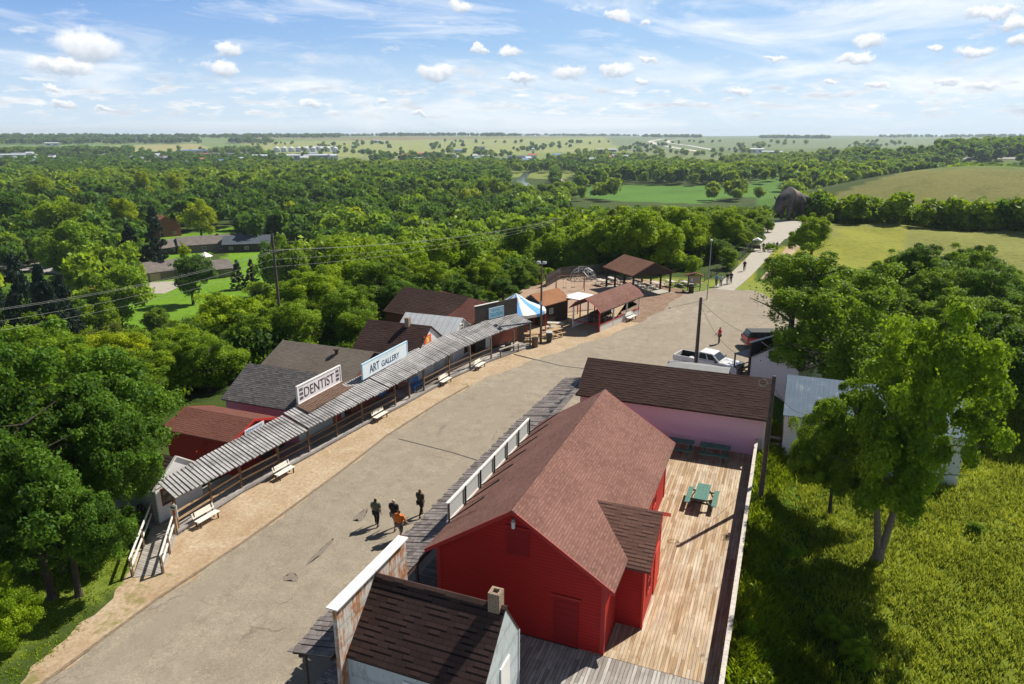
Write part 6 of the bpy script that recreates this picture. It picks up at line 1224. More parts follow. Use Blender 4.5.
FARB = [('long low grey works building on the plain, left of centre', 287, 160, 92, 8, 60, GRY, PR), ('white shed with blue front bays right of the grain bins', 322, 150, 34, 8, 30, WH, PR), ('blue-grey warehouse left of the long works', 195, 154, 22, 8, 40, GRY, BLU), ('long dark blue shed left of the works', 220, 157, 46, 6, 40, GRY, DK_),
        ('white church-like building at the far left edge', 12, 162, 20, 12, 30, WH, PR), ('pale warehouse left of the tree belt at the far left', 42, 163, 26, 9, 40, GRY, PR), ('white house group roof near the left treeline', 140, 159, 14, 7, 25, WH, DK_), ('grey-roofed hall in the town left', 158, 160, 16, 8, 28, GRY, PR), ('green-roofed house in the town left', 84, 168, 9, 6, 16, WH, GR), ('white farm building on the left horizon', 52, 146, 10, 9, 30, WH, WH), ('pale house under the trees at the left', 108, 168, 14, 6, 18, GRY, PR),
        ('white shed alone on the centre horizon', 377, 143, 9, 9, 30, WH, WH), ('red-roofed house left of centre on the plain', 419, 157, 9, 7, 20, GRY, RD), ('second red-roofed house beside the first on the plain', 427, 158, 6, 6, 16, GRY, RD), ('teal-roofed shed on the plain left of the red roofs', 403, 159, 7, 5, 16, GRY, GR), ('low white-roofed yard building at left centre', 447, 164, 16, 5, 30, WH, PR), ('long blue dealership building in the distance', 480, 162, 30, 6, 35, GRY, BLU), ('dark works building right of the dealership', 520, 161, 24, 8, 35, GRY, DK_), ('pale tower-like elevator at the works', 533, 158, 2.5, 18, 10, WH, PR),
        ('small white shop near the river', 531, 168, 6, 6, 16, WH, PR), ('long pale shed at right centre', 607, 152, 18, 6, 30, GRY, PR), ('white barn with long wing on the right plain', 757, 153, 12, 9, 25, WH, WH), ('pale long shed beside the white barn', 772, 154, 18, 5, 20, PR, PR), ('brown hangar at centre distance', 480, 150, 10, 8, 25, GRY, DK_), ('pale blue store at centre distance', 460, 153, 12, 7, 25, GRY, BLU), ('grey house in the trees left of centre', 131, 189, 8, 6, 12, GRY, DK_), ('white house seen between tree crowns left of the lawns', 183, 190, 7, 6, 12, WH, DK_), ('tan-roofed house peeping from the woods', 248, 192, 7, 5, 12, M['tan_wall'], M['sh_orange'])]
for a_ in FARB: farb(*a_)
HS = [WH, GRY, M['tan_wall'], WH]; RS = [PR, DK_, GRY, RD, BLU, PR]
rgh = random.Random(8)
for i in range(62):
    px = rgh.uniform(-10, 340) if i < 40 else rgh.uniform(395, 640); row = rgh.uniform(157, 170) if i < 40 else rgh.uniform(157.5, 166); wq = rgh.uniform(4, 10); ci = rgh.randrange(4); cr_ = rgh.randrange(6)
    farb('small %s of the far town %s, low in the trees' % (('white building', 'grey building', 'tan building', 'white building')[ci], 'at the left' if i < 40 else 'near the centre'), px, row, wq, rgh.uniform(7, 10), 14, HS[ci], RS[cr_], 2.5, rgh.uniform(-.5, .5), name='town_building')['group'] = 'small buildings of the far town'
x0, y0, z0 = on(274, 152.5); x1, y1, z1 = on(344, 151)
bin0 = None
for i in range(9):
    px = 277+i*7.3; x, y, z = on(px, 152); r = math.hypot(x, y); R0 = 2.7*r/FL; t = thing('grain_bin', 'round pale metal grain bin, number %d from the left in the row beyond the works' % (i+1) if False else ['first', 'second', 'third', 'fourth', 'fifth', 'sixth', 'seventh', 'eighth', 'ninth'][i]+' pale metal grain bin from the left in the row beyond the long works', 'grain bin', (x, y, z), 0, 'grain bins beyond the works')
    b = MB(); b.tube((0, 0, -1), (0, 0, R0*1.3), R0, 16); b.build('drum', PR, t); b = MB(); b.tube((0, 0, R0*1.3), (0, 0, R0*1.9), R0*1.03, 16, R0*.12); b.build('conical_roof', WH, t)
# ---------------------------------------------------------------- trees one by one, near to far
# (column, top row, metres off, crown radius, tone, quality, label)
big = [(48, 328, 42, 5.4, 'dark', 0, 'huge dark green tree filling the lower left, overhanging the white cabin'),
 (-32, 338, 37, 5.0, 'dark', 0, 'dark green tree at the left edge, below the spruces'), (86, 374, 39, 3.5, 'dark', 0, 'dark green crown leaning over the white cabin, right edge of the big left mass'), (22, 432, 34, 3.0, 'dark', 0, 'shadowed dark green tree low at the left edge'), (58, 470, 33.5, 2.5, 'dark', 0, 'low dark green tree just left of the ramp'),
 (86, 350, 55, 5.2, 'mid', 0, 'mid green tree behind the huge dark left tree'), (60, 335, 62, 5.5, 'mid', 0, 'mid green crown above the huge dark left tree'), (112, 326, 66, 4.8, 'yellow', 0, 'yellow-green crown above the lower left mass'), (-10, 318, 66, 6, 'mid', 0, 'mid green tree at the left edge under the wires'), (24, 318, 72, 5.5, 'light', 0, 'light green crown left, just below the wires'),
 (152, 340, 60, 4.4, 'light', 0, 'light green tree behind the red shop'), (178, 322, 66, 4.4, 'light', 0, 'light green bushy tree right of the yellow crown'), (203, 330, 60, 3.6, 'mid', 0, 'mid green tree directly behind the dentist shop'), (222, 288, 70, 5.4, 'light', 0, 'tall light green tree left of the grey-green utility pole'), (258, 306, 66, 4.4, 'mid', 0, 'green tree behind the grey-green pole'), (292, 296, 66, 4.4, 'mid', 0, 'mid green tree behind the art gallery roof'), (316, 262, 76, 5.4, 'light', 0, 'light green tree right of the grey-green pole'),
 (345, 284, 70, 4.6, 'mid', 0, 'mid green tree behind the art gallery vent'), (372, 256, 80, 5.8, 'mid', 0, 'tall mid green tree behind the brown-roofed shop'), (402, 278, 76, 4.6, 'dark', 0, 'dark green tree behind the chimneyed shop'), (432, 258, 84, 5.6, 'light', 0, 'light green tree behind the metal-roofed shop'), (352, 236, 100, 6.5, 'light', 0, 'tall light green tree in the second row, centre left'), (455, 276, 80, 4.6, 'dark', 0, 'dark green tree behind the brown-roofed store'), (486, 254, 90, 5.8, 'light', 0, 'light green tree behind the saloon'), (503, 276, 86, 4.2, 'dark', 0, 'shadowed dark tree behind the tent'), (527, 258, 96, 5.2, 'mid', 0, 'mid green tree left of the far utility pole'),
 (470, 238, 112, 6.5, 'light', 1, 'yellow-tinged light green tree behind the saloon row'), (415, 236, 110, 6.3, 'mid', 1, 'mid green tree in the second row behind the metal-roofed shop'), (285, 278, 88, 5.0, 'mid', 1, 'mid green tree just left of the lawn edge'), (560, 244, 118, 5.5, 'mid', 1, 'mid green tree behind the far utility pole'), (548, 268, 104, 4.0, 'light', 1, 'light green tree over the playground fence'),
 (590, 240, 118, 5.5, 'mid', 0, 'mid green tree behind the climbing dome'), (622, 232, 124, 6.0, 'mid', 0, 'mid green tree behind the pavilion ridge'), (612, 250, 112, 4.4, 'dark', 0, 'dark green tree close behind the pavilion'), (648, 238, 122, 5.0, 'dark', 0, 'dark tree right of the pavilion ridge'), (668, 226, 128, 6.2, 'light', 0, 'light green tree between pavilion and kiosk'), (680, 252, 115, 3.6, 'light', 1, 'low light green bush tree behind the kiosk'), (700, 232, 120, 5.4, 'mid', 0, 'mid green tree behind the kiosk'), (716, 238, 118, 4.4, 'dark', 0, 'dark green tree at the fence right of the kiosk'), (735, 222, 135, 5.8, 'light', 0, 'light green tree left of the footpath, halfway up'), (752, 228, 140, 4.8, 'dark', 0, 'dark green tree left of the footpath by the white cart'), (700, 212, 145, 6.5, 'mid', 1, 'mid green tree in the second row left of the footpath'), (640, 218, 145, 6.5, 'light', 1, 'light green tree in the second row behind the pavilion'), (768, 218, 160, 5, 'mid', 1, 'mid green tree left of the statue'), (752, 209, 175, 6, 'light', 1, 'light green tree behind and left of the statue'),
 (815, 212, 118, 4.6, 'light', 0, 'round light green tree standing alone right of the footpath'), (693, 258, 100, 1.2, 'mid', 1, 'small shrub by the slim street lamp'), (721, 238, 122, 4.6, 'mid', 0, 'mid green tree crowding the fence left of the footpath, lowest'), (736, 230, 134, 4.6, 'light', 0, 'light green tree crowding the fence beside the white cart'), (729, 247, 113, 3.2, 'mid', 1, 'low green tree between the kiosk and the footpath fence'), (750, 220, 148, 4.6, 'mid', 0, 'mid green tree left of the upper footpath'), (741, 216, 156, 5.2, 'light', 1, 'light green tree left of the upper footpath, second row'), (712, 222, 136, 5.0, 'dark', 0, 'dark green tree in the second row left of the footpath'), (761, 213, 165, 4.6, 'mid', 1, 'mid green tree left of the statue plaza')]
for px, yt, r, w_, tone, q, lab in big: tree_px(px, yt, r, w_, tone, lab, q=q, low=0.14, name='broadleaf_tree', wf=.68)
# light bush tree low left, and the row of spruces
bx_, by_ = gz(2, 650, -.3); tree(bx_, by_, 3.7, 1.75, 'light', 'bright light green bushy tree in the bottom left corner', name='bushy_tree', q=0, var=1, low=.3)
for px, yt, r, w_, lab in ((12, 252, 150, 4.2, 'dark spruce at the left edge, tallest of the spruces'), (38, 262, 140, 3.8, 'dark spruce second from the left edge'), (60, 272, 145, 3.4, 'dark spruce left of the pale blue house'), (-14, 262, 140, 4, 'dark spruce cut by the left edge'), (152, 205, 235, 4.5, 'blue-grey spruce left of the orange-red brick house'), (128, 222, 235, 4.0, 'dark spruce standing on the far lawn'), (237, 259, 205, 2.0, 'small dark conical spruce on the lawn, left of the pair'), (251, 258, 205, 2.0, 'small dark conical spruce on the lawn, right of the pair')):
    tree_px(px, yt, r, w_, 'spruce', lab, q=1, name='spruce_tree')
mid_t = [(112, 262, 165, 7.5, 'mid', 'big round green tree in front of the taupe house drive'), (188, 254, 190, 5.6, 'dark', 'dark round tree in front of the taupe house'), (66, 218, 230, 10, 'mid', 'broad green tree above the residential street'), (100, 228, 235, 7, 'dark', 'dark green tree right of the broad tree above the street'), (184, 242, 205, 1.8, 'yellow', 'small bright yellow tree beside the grey houses'), (198, 198, 300, 8, 'yellow', 'large yellow-green tree above the long grey house'), (122, 196, 300, 7.5, 'yellow', 'yellow-topped tree in the left middle distance'), (44, 174, 480, 8, 'yellow', 'small yellow-topped tree far left'), (175, 172, 470, 8, 'yellow', 'yellow-green tree far left of centre'), (142, 170, 500, 7, 'yellow', 'yellow-tipped tree next to the dark far trees'), (62, 196, 300, 11, 'light', 'wide light green tree in the left middle distance'), (245, 214, 290, 7, 'dark', 'dark tree behind the blue-roofed house end'), (280, 232, 170, 7, 'mid', 'mid green tree right of the lawn'), (268, 240, 190, 4.5, 'dark', 'dark tree at the right end of the lawn'), (10, 190, 330, 10, 'dark', 'dark green tree at the far left edge')]
for px, yt, r, w_, tone, lab in mid_t: tree_px(px, yt, r, w_, tone, lab, q=1, low=.1, name='broadleaf_tree')
# trees and thickets on the right
rgt = [(872, 256, 70, 6.5, 'mid', 'mid green tree behind the big right-hand tree'), (838, 262, 76, 4.6, 'mid', 'green tree behind the spreading tree, right of the lone tree'), (925, 238, 92, 8.0, 'dark', 'broad dark green thicket tree on the right, left part'), (985, 262, 84, 7.5, 'dark', 'dark green thicket tree near the right edge'), (1000, 292, 70, 5.5, 'mid', 'mid green thicket tree at the right edge'), (880, 262, 92, 6, 'mid', 'mid green thicket tree left of the dark thicket'), (955, 285, 74, 5.5, 'mid', 'mid green thicket crown above the big right-hand tree'), (1045, 275, 80, 6, 'dark', 'dark thicket tree cut by the right edge'), (905, 285, 78, 5, 'mid', 'green thicket crown in the middle right')]
rgt += [(850, 280, 56, 5.6, 'mid', 'green tree between the white gabled shop and the big forked tree'), (965, 245, 96, 7, 'mid', 'mid green thicket tree on the far side of the dark thicket'), (1020, 262, 95, 7, 'mid', 'mid green thicket tree at the far right'), (900, 250, 96, 6, 'mid', 'mid green thicket tree at the thicket left end'), (1010, 310, 62, 4.5, 'dark', 'dark thicket crown low at the right edge'), (940, 262, 82, 6.5, 'mid', 'mid green thicket tree in the middle of the thicket'), (1060, 300, 66, 5.5, 'mid', 'green thicket tree beyond the right edge'), (980, 240, 100, 6, 'dark', 'dark thicket tree at the top of the thicket')]
tree_px(800, 246, 63, 5.6, 'mid', 'spreading green tree reaching over the parking area', q=0, low=-.14, name='broadleaf_tree', wf=.64, var=2)
for px, yt, r, w_, tone, lab in rgt: tree_px(px, yt, r, w_, tone, lab, q=0, low=.2, name='broadleaf_tree', wf=.6)
P0 = crown_pts(np.random.default_rng(42), 215, 80000, 0.0145, 1.0, (0.045, 0.12), 0.02, -0.9)
cm = leaves_mesh('crown', *P0, M['leaf_mid'])
bx_, by_ = 5.9, 36.0; zt = float(terrain(bx_, by_))
T = thing('broadleaf_tree', 'big green tree with a forked trunk standing in the grass at the right', 'tree', (bx_, by_, zt-.1))
def bigcrown(cx_, cy_, cz_, sx, sy, sz, rot): c_ = mk('crown', cm, T); c_.location = (cx_, cy_, cz_); c_.scale = (sx, sy, sz); c_.rotation_euler = (0, 0, rot)
bigcrown(0.4, -0.1, 7.7, 5.4, 5.3, 7.0, 0.4); bigcrown(-2.3, 0.4, 5.6, 3.5, 3.3, 4.2, 1.9)
b = MB(); b.tube((0, 0, -.2), (.05, 0, .9), .34, 12, .26)
for sx, tp in ((-1, (-1.0, .3, 7.6)), (1, (1.3, -.3, 8.6))):
    m1 = (sx*.38, 0, 3.0); b.tube((.05+sx*.09, 0, .75), m1, .19, 10, .15); b.tube(m1, tp, .15, 8, .04)
    for i in range(9):
        f = .1+.1*i; s_ = Vector(m1).lerp(Vector(tp), f); a = i*2.3+sx; e_ = s_+Vector((math.cos(a)*2.6, math.sin(a)*2.6, 1.2+.4*math.sin(i))); m_ = s_.lerp(e_, .5)+Vector((0, 0, .25)); b.tube(s_, m_, .06, 6, .04); b.tube(m_, e_, .04, 5, .012)
b.build('trunk', plain('pale_bark', (0.2, 0.16, 0.12), .95, .4, 8, grain=.6), T)
# left sibling crown over the metal-roofed house
P1 = crown_pts(np.random.default_rng(77), 190, 80000, 0.019, .95, (0.1, 0.24), 0.06, -0.7); cm2 = leaves_mesh('crown', *P1, M['leaf_mid'])
bx_, by_ = 3.7, 40.0; zt = float(terrain(bx_, by_)); T = thing('broadleaf_tree', 'low green tree with leafy boughs in front of the white house wall', 'tree', (bx_, by_, zt-.1)); c_ = mk('crown', cm2, T); c_.location = (0.1, 0, 3.6); c_.scale = (2.7, 2.6, 2.9); k_ = mk('trunk', trunk_mesh(1, 'mid'), T); k_.location = (0.1, 0, 2.7); k_.scale = (2, 2, 2.7/2.1)
for px, py, h_, lab in ((34, 580, 3.0, 'dark bush under the left trees, leftmost by the verge'), (66, 578, 2.8, 'dark bush under the left trees, above the grass verge'), (95, 566, 2.6, 'dark bush under the left trees, beside the grass verge'), (114, 550, 2.3, 'dark bush left of the ramp foot'), (45, 520, 3.0, 'dark shaded bush deep under the left trees'), (10, 512, 3.0, 'dark shaded bush under the left trees at the edge')):
    x, y = gz(px, py, -.3); tree(x, y, h_, h_*.7, 'dark', lab, name='shrub', q=0, low=.2, cat='shrub')
for (px, py, s_, lab) in ((800, 475, .9, 'small leafy bush under the trees beside the white house wall'), (835, 640, .8, 'pale leafy bush in the shaded grass at the bottom right'), (745, 655, .6, 'small pale shrub beside the railing at the bottom'), (975, 540, .5, 'small bush in the yellow grass at the right'), (790, 560, .6, 'grey-green shrub in the shade right of the railing'), (860, 665, .9, 'bright green bush at the bottom edge, right of the railing')):
    x, y = gz(px, py, -.95); tree(x, y, s_*1.5, s_, 'light' if 'pale' in lab or 'bright' in lab else 'mid', lab, name='shrub', q=1, low=.2, cat='shrub')
# ---------------------------------------------------------------- the woods of the valley
KEEP = [(128, 246, 240, 300, 215), (128, 284, 215, 326, 150), (225, 252, 300, 306, 190), (160, 224, 275, 256, 278), (150, 206, 184, 240, 300), (0, 234, 42, 262, 262), (20, 250, 100, 282, 200), (60, 280, 100, 335, 110), (575, 186, 780, 204, 470), (752, 180, 792, 196, 400), (768, 186, 815, 228, 195), (560, 150, 575, 180, 900), (510, 165, 550, 182, 900), (800, 162, 1040, 184, 420), (240, 250, 300, 300, 180), (545, 272, 720, 330, 112)]
def wrim(y): return float(np.interp(y, [-50, 30, 62, 78, 98, 101, 110, 125, 160, 200, 240], [-41, -38, -38, -34, -31, -17, -13.5, -9.8, -7.5, -7, -7]))
def blocked(x, y, z, h, w_):
    r = math.hypot(x, y); px, pt = project(x, y, z+h); _, pb = project(x, y, z); wp = w_*FL/r; n = 0
    for (a, t_, c, d, dist) in KEEP:
        if r < dist and px+wp*.75 > a and px-wp*.75 < c and pt < d and pb > t_: return True
    # nothing standing on an open field
    for poly, col in LANDS[:5]+LANDS[11:]:
        if r > 60 and inpoly(np.array([px]), np.array([pb]), poly)[0]: return True
    return False
cand = []; rg = random.Random(21)
for it in range(60000):
    rr = math.sqrt(rg.uniform(75**2, 1050**2)) if rg.random() < .7 else math.sqrt(rg.uniform(75**2, 330**2)); a = rg.uniform(-41, 41)/57.3-YAW; x, y = rr*math.sin(a), rr*math.cos(a); cand.append((rr, x, y))
px_of = lambda x, y, z: project(x, y, float(z))[0]
cand.sort(); cell = {}; wood = []
TERR = terrain(np.array([c[1] for c in cand]), np.array([c[2] for c in cand]))
for (rr, x, y), z in zip(cand, TERR):
    sp_ = (4.6 if rr < 135 else 6.4 if rr < 180 else (9.0 if rr < 350 else 13.0))*(.8+.4*((int(x*7.3)+int(y*3.1)) % 10)/9); g_ = 12.0; ci = (int(x//g_), int(y//g_))
    if any((x-u)**2+(y-v)**2 < sp_*sp_ for i in (-1, 0, 1) for j in (-1, 0, 1) for (u, v) in cell.get((ci[0]+i, ci[1]+j), ())): continue
    rimx = wrim(y)
    if x > rimx-1.5 and y < 200-0.45*max(x, 0): continue
    if rr < 66 or (rr < 105 and (px_of(x, y, z) < 120 or x > rimx-9)): continue
    px, py = project(x, y, z)
    h = rg.uniform(8, 15.5) if rr > 150 else rg.uniform(6.5, 10.5); w_ = h*rg.uniform(.36, .6)
    if px > 790 and rr > 180:      # the draw in front of the hills
        if not (rr < 232 or rr > 430): continue
        if rr < 232: h = rg.uniform(8, 12.5); w_ = h*.5
    if blocked(x, y, float(z), h, w_): continue
    cell.setdefault(ci, []).append((x, y)); wood.append((rr, x, y, float(z), h, w_, px))
print('wood', len(wood))
draw = []
for i in range(115):
    px = rg.uniform(796, 1070); r0 = 150
    while r0 < 260:
        x, y = pol(px, r0, 222)
        if y > 188-0.45*max(x, 0): break
        r0 += 1
    r0 += rg.uniform(3, 22); x, y = pol(px, r0, 222); h = rg.uniform(5.5, 8.5); draw.append((r0, x, y, float(terrain(x, y)), h, h*rg.uniform(.42, .55), px))
wood = sorted(draw+[w__ for w__ in wood if not (w__[6] > 790 and w__[0] < 240)])
ntree = sum(1 for o in COL.objects if o.type == 'EMPTY' and o.get('category') == 'tree'); room = 298-ntree
def zone(px, rr):
    a = 'at the far left' if px < 110 else 'left of the lawns' if px < 200 else 'beyond the houses and lawn' if px < 330 else 'behind the left row of shops' if px < 500 else 'behind the pavilion' if px < 700 else 'left of the statue' if px < 780 else 'below the right-hand hills'
    b_ = 'near edge of the woods' if rr < 160 else 'middle of the woods' if rr < 230 else 'deeper part of the woods'
    return a, b_
TN = {'mid': 'mid green', 'dark': 'dark green', 'light': 'light green', 'olive': 'olive green', 'yellow': 'yellowing'}
for i, (rr, x, y, z, h, w_, px) in enumerate(wood[:room]):
    nz = math.sin(x*.021+2)+math.sin(y*.027)+rg.uniform(-1.3, 1.3); tone = 'dark' if nz < -.6 else ('light' if nz > .6 else ('olive' if rg.random() < .2 else 'mid'))
    if px > 790: tone = 'dark' if rg.random() < .7 else 'mid'
    if rg.random() < .025 and px < 700: tone = 'yellow'
    if rr < 150 and tone == 'dark' and rg.random() < .5: tone = 'light'
    a, b_ = zone(px, rr); sz = 'tall' if h > 11.2 else 'low' if h < 9.5 else 'middling'; ww = 'broad' if w_/h > .45 else 'narrow'
    tree(x, y, h, w_, tone, '%s %s tree %s, %s' % (ww, TN[tone], a, b_), name='broadleaf_tree', q=1 if rr < 170 else 2, var=rg.choice((0, 1, 2, 0, 1, 2, 3)) if rr > 200 else rg.randrange(3), z=z, low=.12, group='%s trees of the valley woods %s' % (TN[tone], a))
# everything further off reads as one mass: baked low detail crowns
def mass(name, spots, nl, leaf, tones, seed, label, squat=.9):
    rng = np.random.default_rng(seed); prot = []
    for v in range(5): P = crown_pts(rng, 26, nl, leaf, .8, (.26, .42), .1, -.4); prot.append(P)
    for tn in tones:
        Cs, Ns, Ss, Ts = [], [], [], []
        for (x, y, z, h, w_, t_) in spots:
            if t_ != tn: continue
            P = prot[rng.integers(0, 5)]; ang = rng.uniform(0, 6.28); c_, s_ = math.cos(ang), math.sin(ang); R = np.array([[c_, -s_, 0], [s_, c_, 0], [0, 0, 1]])
            sc = np.array([w_, w_, h*.5]); Cs.append((P[0]@R.T)*sc+np.array([x, y, z+h*.52])); nn = P[1]@R.T; Ns.append(nn); Ss.append(P[2]*w_); Ts.append(np.clip(P[3]*.8+rng.uniform(-.2, .25), 0, 1))
        if Cs:
            me_ = leaves_mesh(name, np.vstack(Cs), np.vstack(Ns), np.concatenate(Ss), np.concatenate(Ts), M[LEAFM[tn]]); o = mk(name, me_); tag(o, label % TN[tn], 'woodland', kind='stuff')
def tn_(x, y):
    nz = math.sin(x*.013+2)+math.sin(y*.017)+rg.uniform(-1.2, 1.2); return 'dark' if nz < -.3 else ('light' if nz > .7 else 'mid')
under = []
for it in range(6800):
    rr = rg.uniform(60, 230); a = rg.uniform(-40, 21)/57.3-YAW; x, y = rr*math.sin(a), rr*math.cos(a); z = float(terrain(x, y)); rimx = wrim(y)
    if x > rimx+.3 or y > 200: continue
    h = rg.uniform(2.2, 5.0) if x < rimx-5 else rg.uniform(1.2, 2.4)
    if blocked(x, y, z, h, h*.6): continue
    under.append((x, y, z-.3, h, h*rg.uniform(.55, .8), rg.choice(('mid', 'dark', 'dark', 'mid', 'light'))))
print('under', len(under)); mass('underbrush', under, 900, .075, ('mid', 'dark', 'light'), 13, '%s underbrush beneath the trees of the slope')
rest = [(x, y, z, h, w_, tn_(x, y) if rg.random() > .035 else 'yellow') for (rr, x, y, z, h, w_, px) in wood[room:] if rr < 520]; rest2 = [(x, y, z, h, w_, tn_(x, y)) for (rr, x, y, z, h, w_, px) in wood[room:] if rr >= 520]
print('rest', len(rest), len(rest2))
mass('woodland', rest, 1100, .14, ('mid', 'dark', 'light', 'yellow'), 3, '%s far part of the valley woods, too dense to tell its trees apart')
# tree belts and clumps across the plain, out to the horizon
def scatter(n, a0, a1, r0, r1, f, h0=9, h1=15):
    out = []
    for _ in range(n):
        px = rg.uniform(a0, a1); r = math.exp(rg.uniform(math.log(r0), math.log(r1))); x, y = pol(px, r)
        if rg.random() > f(px, r): continue
        h = rg.uniform(h0, h1); out.append((x, y, 0, h, h*rg.uniform(.4, .6), tn_(x*.3, y*.3)))
    return out
def smooth_patch(px, r, s=1.0): return 0.5+0.5*math.sin(px*.035*s+1.7*math.sin(r*.004*s)+math.sin(r*.011)*1.2)
plain_ = []
plain_ += scatter(2600, -60, 1090, 1000, 1500, lambda p, r: (.75 if p < 250 else .5 if p < 560 else .75) if smooth_patch(p, r) > (.1 if p < 250 else .42) else .03)
plain_ += scatter(1200, -60, 260, 1400, 2100, lambda p, r: .85 if smooth_patch(p, r, .8) > .5 else .05)
plain_ += scatter(1700, 250, 1090, 1500, 2800, lambda p, r: .6 if smooth_patch(p, r, 1.7) > .66 else .02)
plain_ += scatter(900, 940, 1100, 1050, 1400, lambda p, r: .9)
plain_ += scatter(1500, 620, 1090, 620, 1000, lambda p, r: .9 if smooth_patch(p, r, 1.3) > .5 else .08)
for (p0, p1, r, n, d) in ((-60, 340, 3800, 420, 250), (-60, 200, 3000, 240, 150), (380, 520, 4200, 130, 120), (640, 700, 4300, 60, 100), (760, 830, 4200, 110, 80), (480, 640, 5500, 160, 150), (880, 1090, 5200, 150, 200), (200, 420, 5200, 200, 250), (-60, 130, 1800, 180, 60), (480, 505, 4100, 30, 30), (230, 270, 2900, 50, 80)):
    for _ in range(n): px = rg.uniform(p0, p1); rr = r+rg.uniform(-d, d); x, y = pol(px, rr); h = rg.uniform(12, 20); plain_.append((x, y, 0, h, h*rg.uniform(.5, .8), 'dark' if rg.random() < .7 else 'mid'))
zz = terrain(np.array([p[0] for p in plain_]), np.array([p[1] for p in plain_])); plain_ = [(p[0], p[1], float(z), p[3], p[4], p[5]) for p, z in zip(plain_, zz)]
print('plain', len(plain_)); mass('tree_belts', rest2+plain_, 230, .36, ('mid', 'dark', 'light'), 9, '%s tree belts and clumps out on the plain')
# ---------------------------------------------------------------- tall grass right of the deck
def blades(name, pts, hgt, mat, label, wid=.02):
    n = len(pts); pts = np.array(pts); a = RNG.uniform(0, 6.283, n); ln = RNG.uniform(.2, .7, n); h = hgt*RNG.uniform(.5, 1.3, n)
    dx, dy = np.cos(a), np.sin(a); px_, py_ = -dy, dx; w_ = wid*RNG.uniform(.7, 1.5, n)
    b0 = pts-np.stack([px_*w_, py_*w_, np.zeros(n)], 1); b1 = pts+np.stack([px_*w_, py_*w_, np.zeros(n)], 1); m_ = pts+np.stack([dx*ln*h*.4, dy*ln*h*.4, h*.65], 1); tp = pts+np.stack([dx*ln*h, dy*ln*h, h], 1)
    off = np.stack([px_*w_*.8, py_*w_*.8, np.zeros(n)], 1); v = np.stack([b0, b1, m_+off, tp, m_-off], 1).reshape(-1, 3); idx = np.arange(n)*5
    f = np.stack([idx, idx+1, idx+2, idx+3, idx+4], 1); me_ = bpy.data.meshes.new(name); me_.vertices.add(5*n); me_.vertices.foreach_set('co', v.ravel()); me_.loops.add(5*n); me_.loops.foreach_set('vertex_index', f.ravel().astype(np.int32)); me_.polygons.add(n); me_.polygons.foreach_set('loop_start', np.arange(0, 5*n, 5, dtype=np.int32))
    tone = np.clip(RNG.uniform(0, .6, n)+.4*np.sin(pts[:, 0]*1.1+np.sin(pts[:, 1]*.7))*np.sin(pts[:, 1]*.9+1), 0, 1); at = me_.attributes.new('tone', 'FLOAT', 'POINT'); at.data.foreach_set('value', np.repeat(tone, 5).astype(np.float32)); me_.update(); o = mk(name, me_, None, mat); tag(o, label, 'grass', kind='stuff'); return o
def grass_pts(n, x0, x1, y0, y1, f):
    P = []; X = RNG.uniform(x0, x1, n); Y = RNG.uniform(y0, y1, n); k_ = f(X, Y) > RNG.uniform(0, 1, n); X, Y = X[k_], Y[k_]; cl = RNG.integers(0, max(1, len(X)//7), len(X)); 
    X2 = X[cl]+RNG.normal(0, .12, len(X)); Y2 = Y[cl]+RNG.normal(0, .12, len(X)); return np.stack([X2, Y2, terrain(X2, Y2)-.02], 1)
edge = lambda X, Y: sm((5+3.5*np.sin(Y*.13)-X)/5)
VG = [-25.4, -25.5, -26.2, -27.6, -30.3]
blades('tall_grass', grass_pts(230000, -.4, 13, 14, 50, lambda X, Y: edge(X, Y)*(1-((X > .9) & (Y > 46)))), .55, M['grassb'], 'lush tall green grass and weeds right of the deck railing', .022)
blades('dry_grass', grass_pts(260000, .1, 34, 14, 75, lambda X, Y: (1-edge(X, Y))*(X < .32*Y+4)*.95*(1-((X > .9) & (X < 11.4) & (Y > 46) & (Y < 51.5)))), .3, M['grassy'], 'yellow-green dry grass on the right slope', .021)
blades('verge_grass', grass_pts(42000, -40, -24.5, 9, 23.5, lambda X, Y: (X < np.interp(Y, [9, 13.4, 16.7, 19.8, 23.5], VG))*1.0), .08, M['grassb'], 'short green grass on the verge left of the ramp', .02)
bush = []
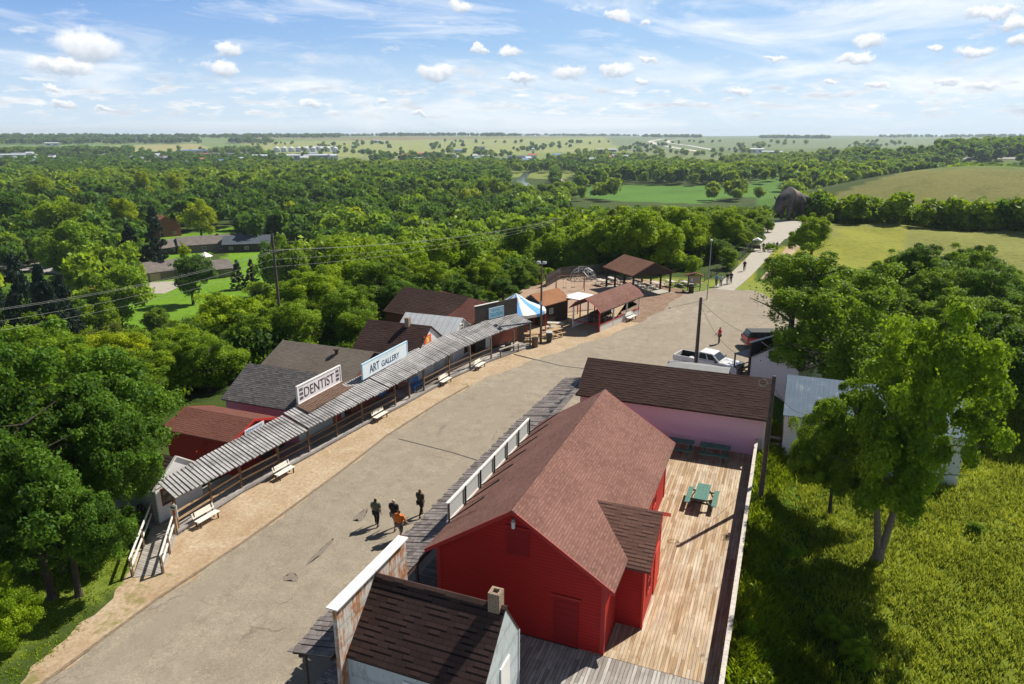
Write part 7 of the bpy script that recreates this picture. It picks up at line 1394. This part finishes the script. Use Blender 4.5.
for i in range(150):
    px = rg.uniform(850, 1075); r = rg.uniform(60, 104); x, y = pol(px, r, 280); h = rg.uniform(2.5, 5); bush.append((x, y, float(terrain(x, y))-.2, h, h*rg.uniform(.5, .75), rg.choice(('mid', 'dark', 'mid', 'light'))))
mass('thicket_brush', bush, 1400, .06, ('mid', 'dark', 'light'), 31, '%s brush filling the thicket at the right')
# weeds: leafy clumps among the grass
rngw = np.random.default_rng(5); n = 900; X = rngw.uniform(-.2, 9, n); Y = rngw.uniform(15, 46, n); k_ = edge(X, Y) > rngw.uniform(0, 1, n); X, Y = X[k_], Y[k_]; Cc, Nn_, Ss_, Tt = [], [], [], []
for x, y in zip(X, Y):
    m = 42; d = rngw.normal(size=(m, 3)); d[:, 2] = np.abs(d[:, 2]); d /= np.linalg.norm(d, axis=1)[:, None]; s_ = rngw.uniform(.25, .6); z = float(terrain(x, y)); Cc.append(np.array([x, y, z+.15])+d*s_*rngw.uniform(.4, 1, (m, 1))); Nn_.append(d); Ss_.append(rngw.uniform(.05, .1, m)); Tt.append(np.clip(rngw.uniform(0, .5, m)+rngw.uniform(0, .6), 0, 1))
o = mk('weeds', leaves_mesh('weeds', np.vstack(Cc), np.vstack(Nn_), np.concatenate(Ss_), np.concatenate(Tt), M['leaf_light'])); tag(o, 'leafy weeds growing in the tall grass right of the railing', 'weeds', kind='stuff')
# ---------------------------------------------------------------- the air
HZ = True
if HZ:
    m_ = bpy.data.materials.new('haze_air'); m_.use_nodes = True; nt_ = m_.node_tree
    for n in list(nt_.nodes): nt_.nodes.remove(n)
    o_ = nt_.nodes.new('ShaderNodeOutputMaterial'); v_ = nt_.nodes.new('ShaderNodeVolumePrincipled'); v_.inputs['Color'].default_value = (0.72, 0.86, 1.0, 1); v_.inputs['Density'].default_value = 0.0001; v_.inputs['Anisotropy'].default_value = 0.2; nt_.links.new(v_.outputs[0], o_.inputs['Volume'])
    b = MB(); b.box(-9500, 9500, -9500, 9500, -60, 75); o = b.build('haze', m_); tag(o, 'thin blue summer haze over the plain', 'haze', kind='stuff')
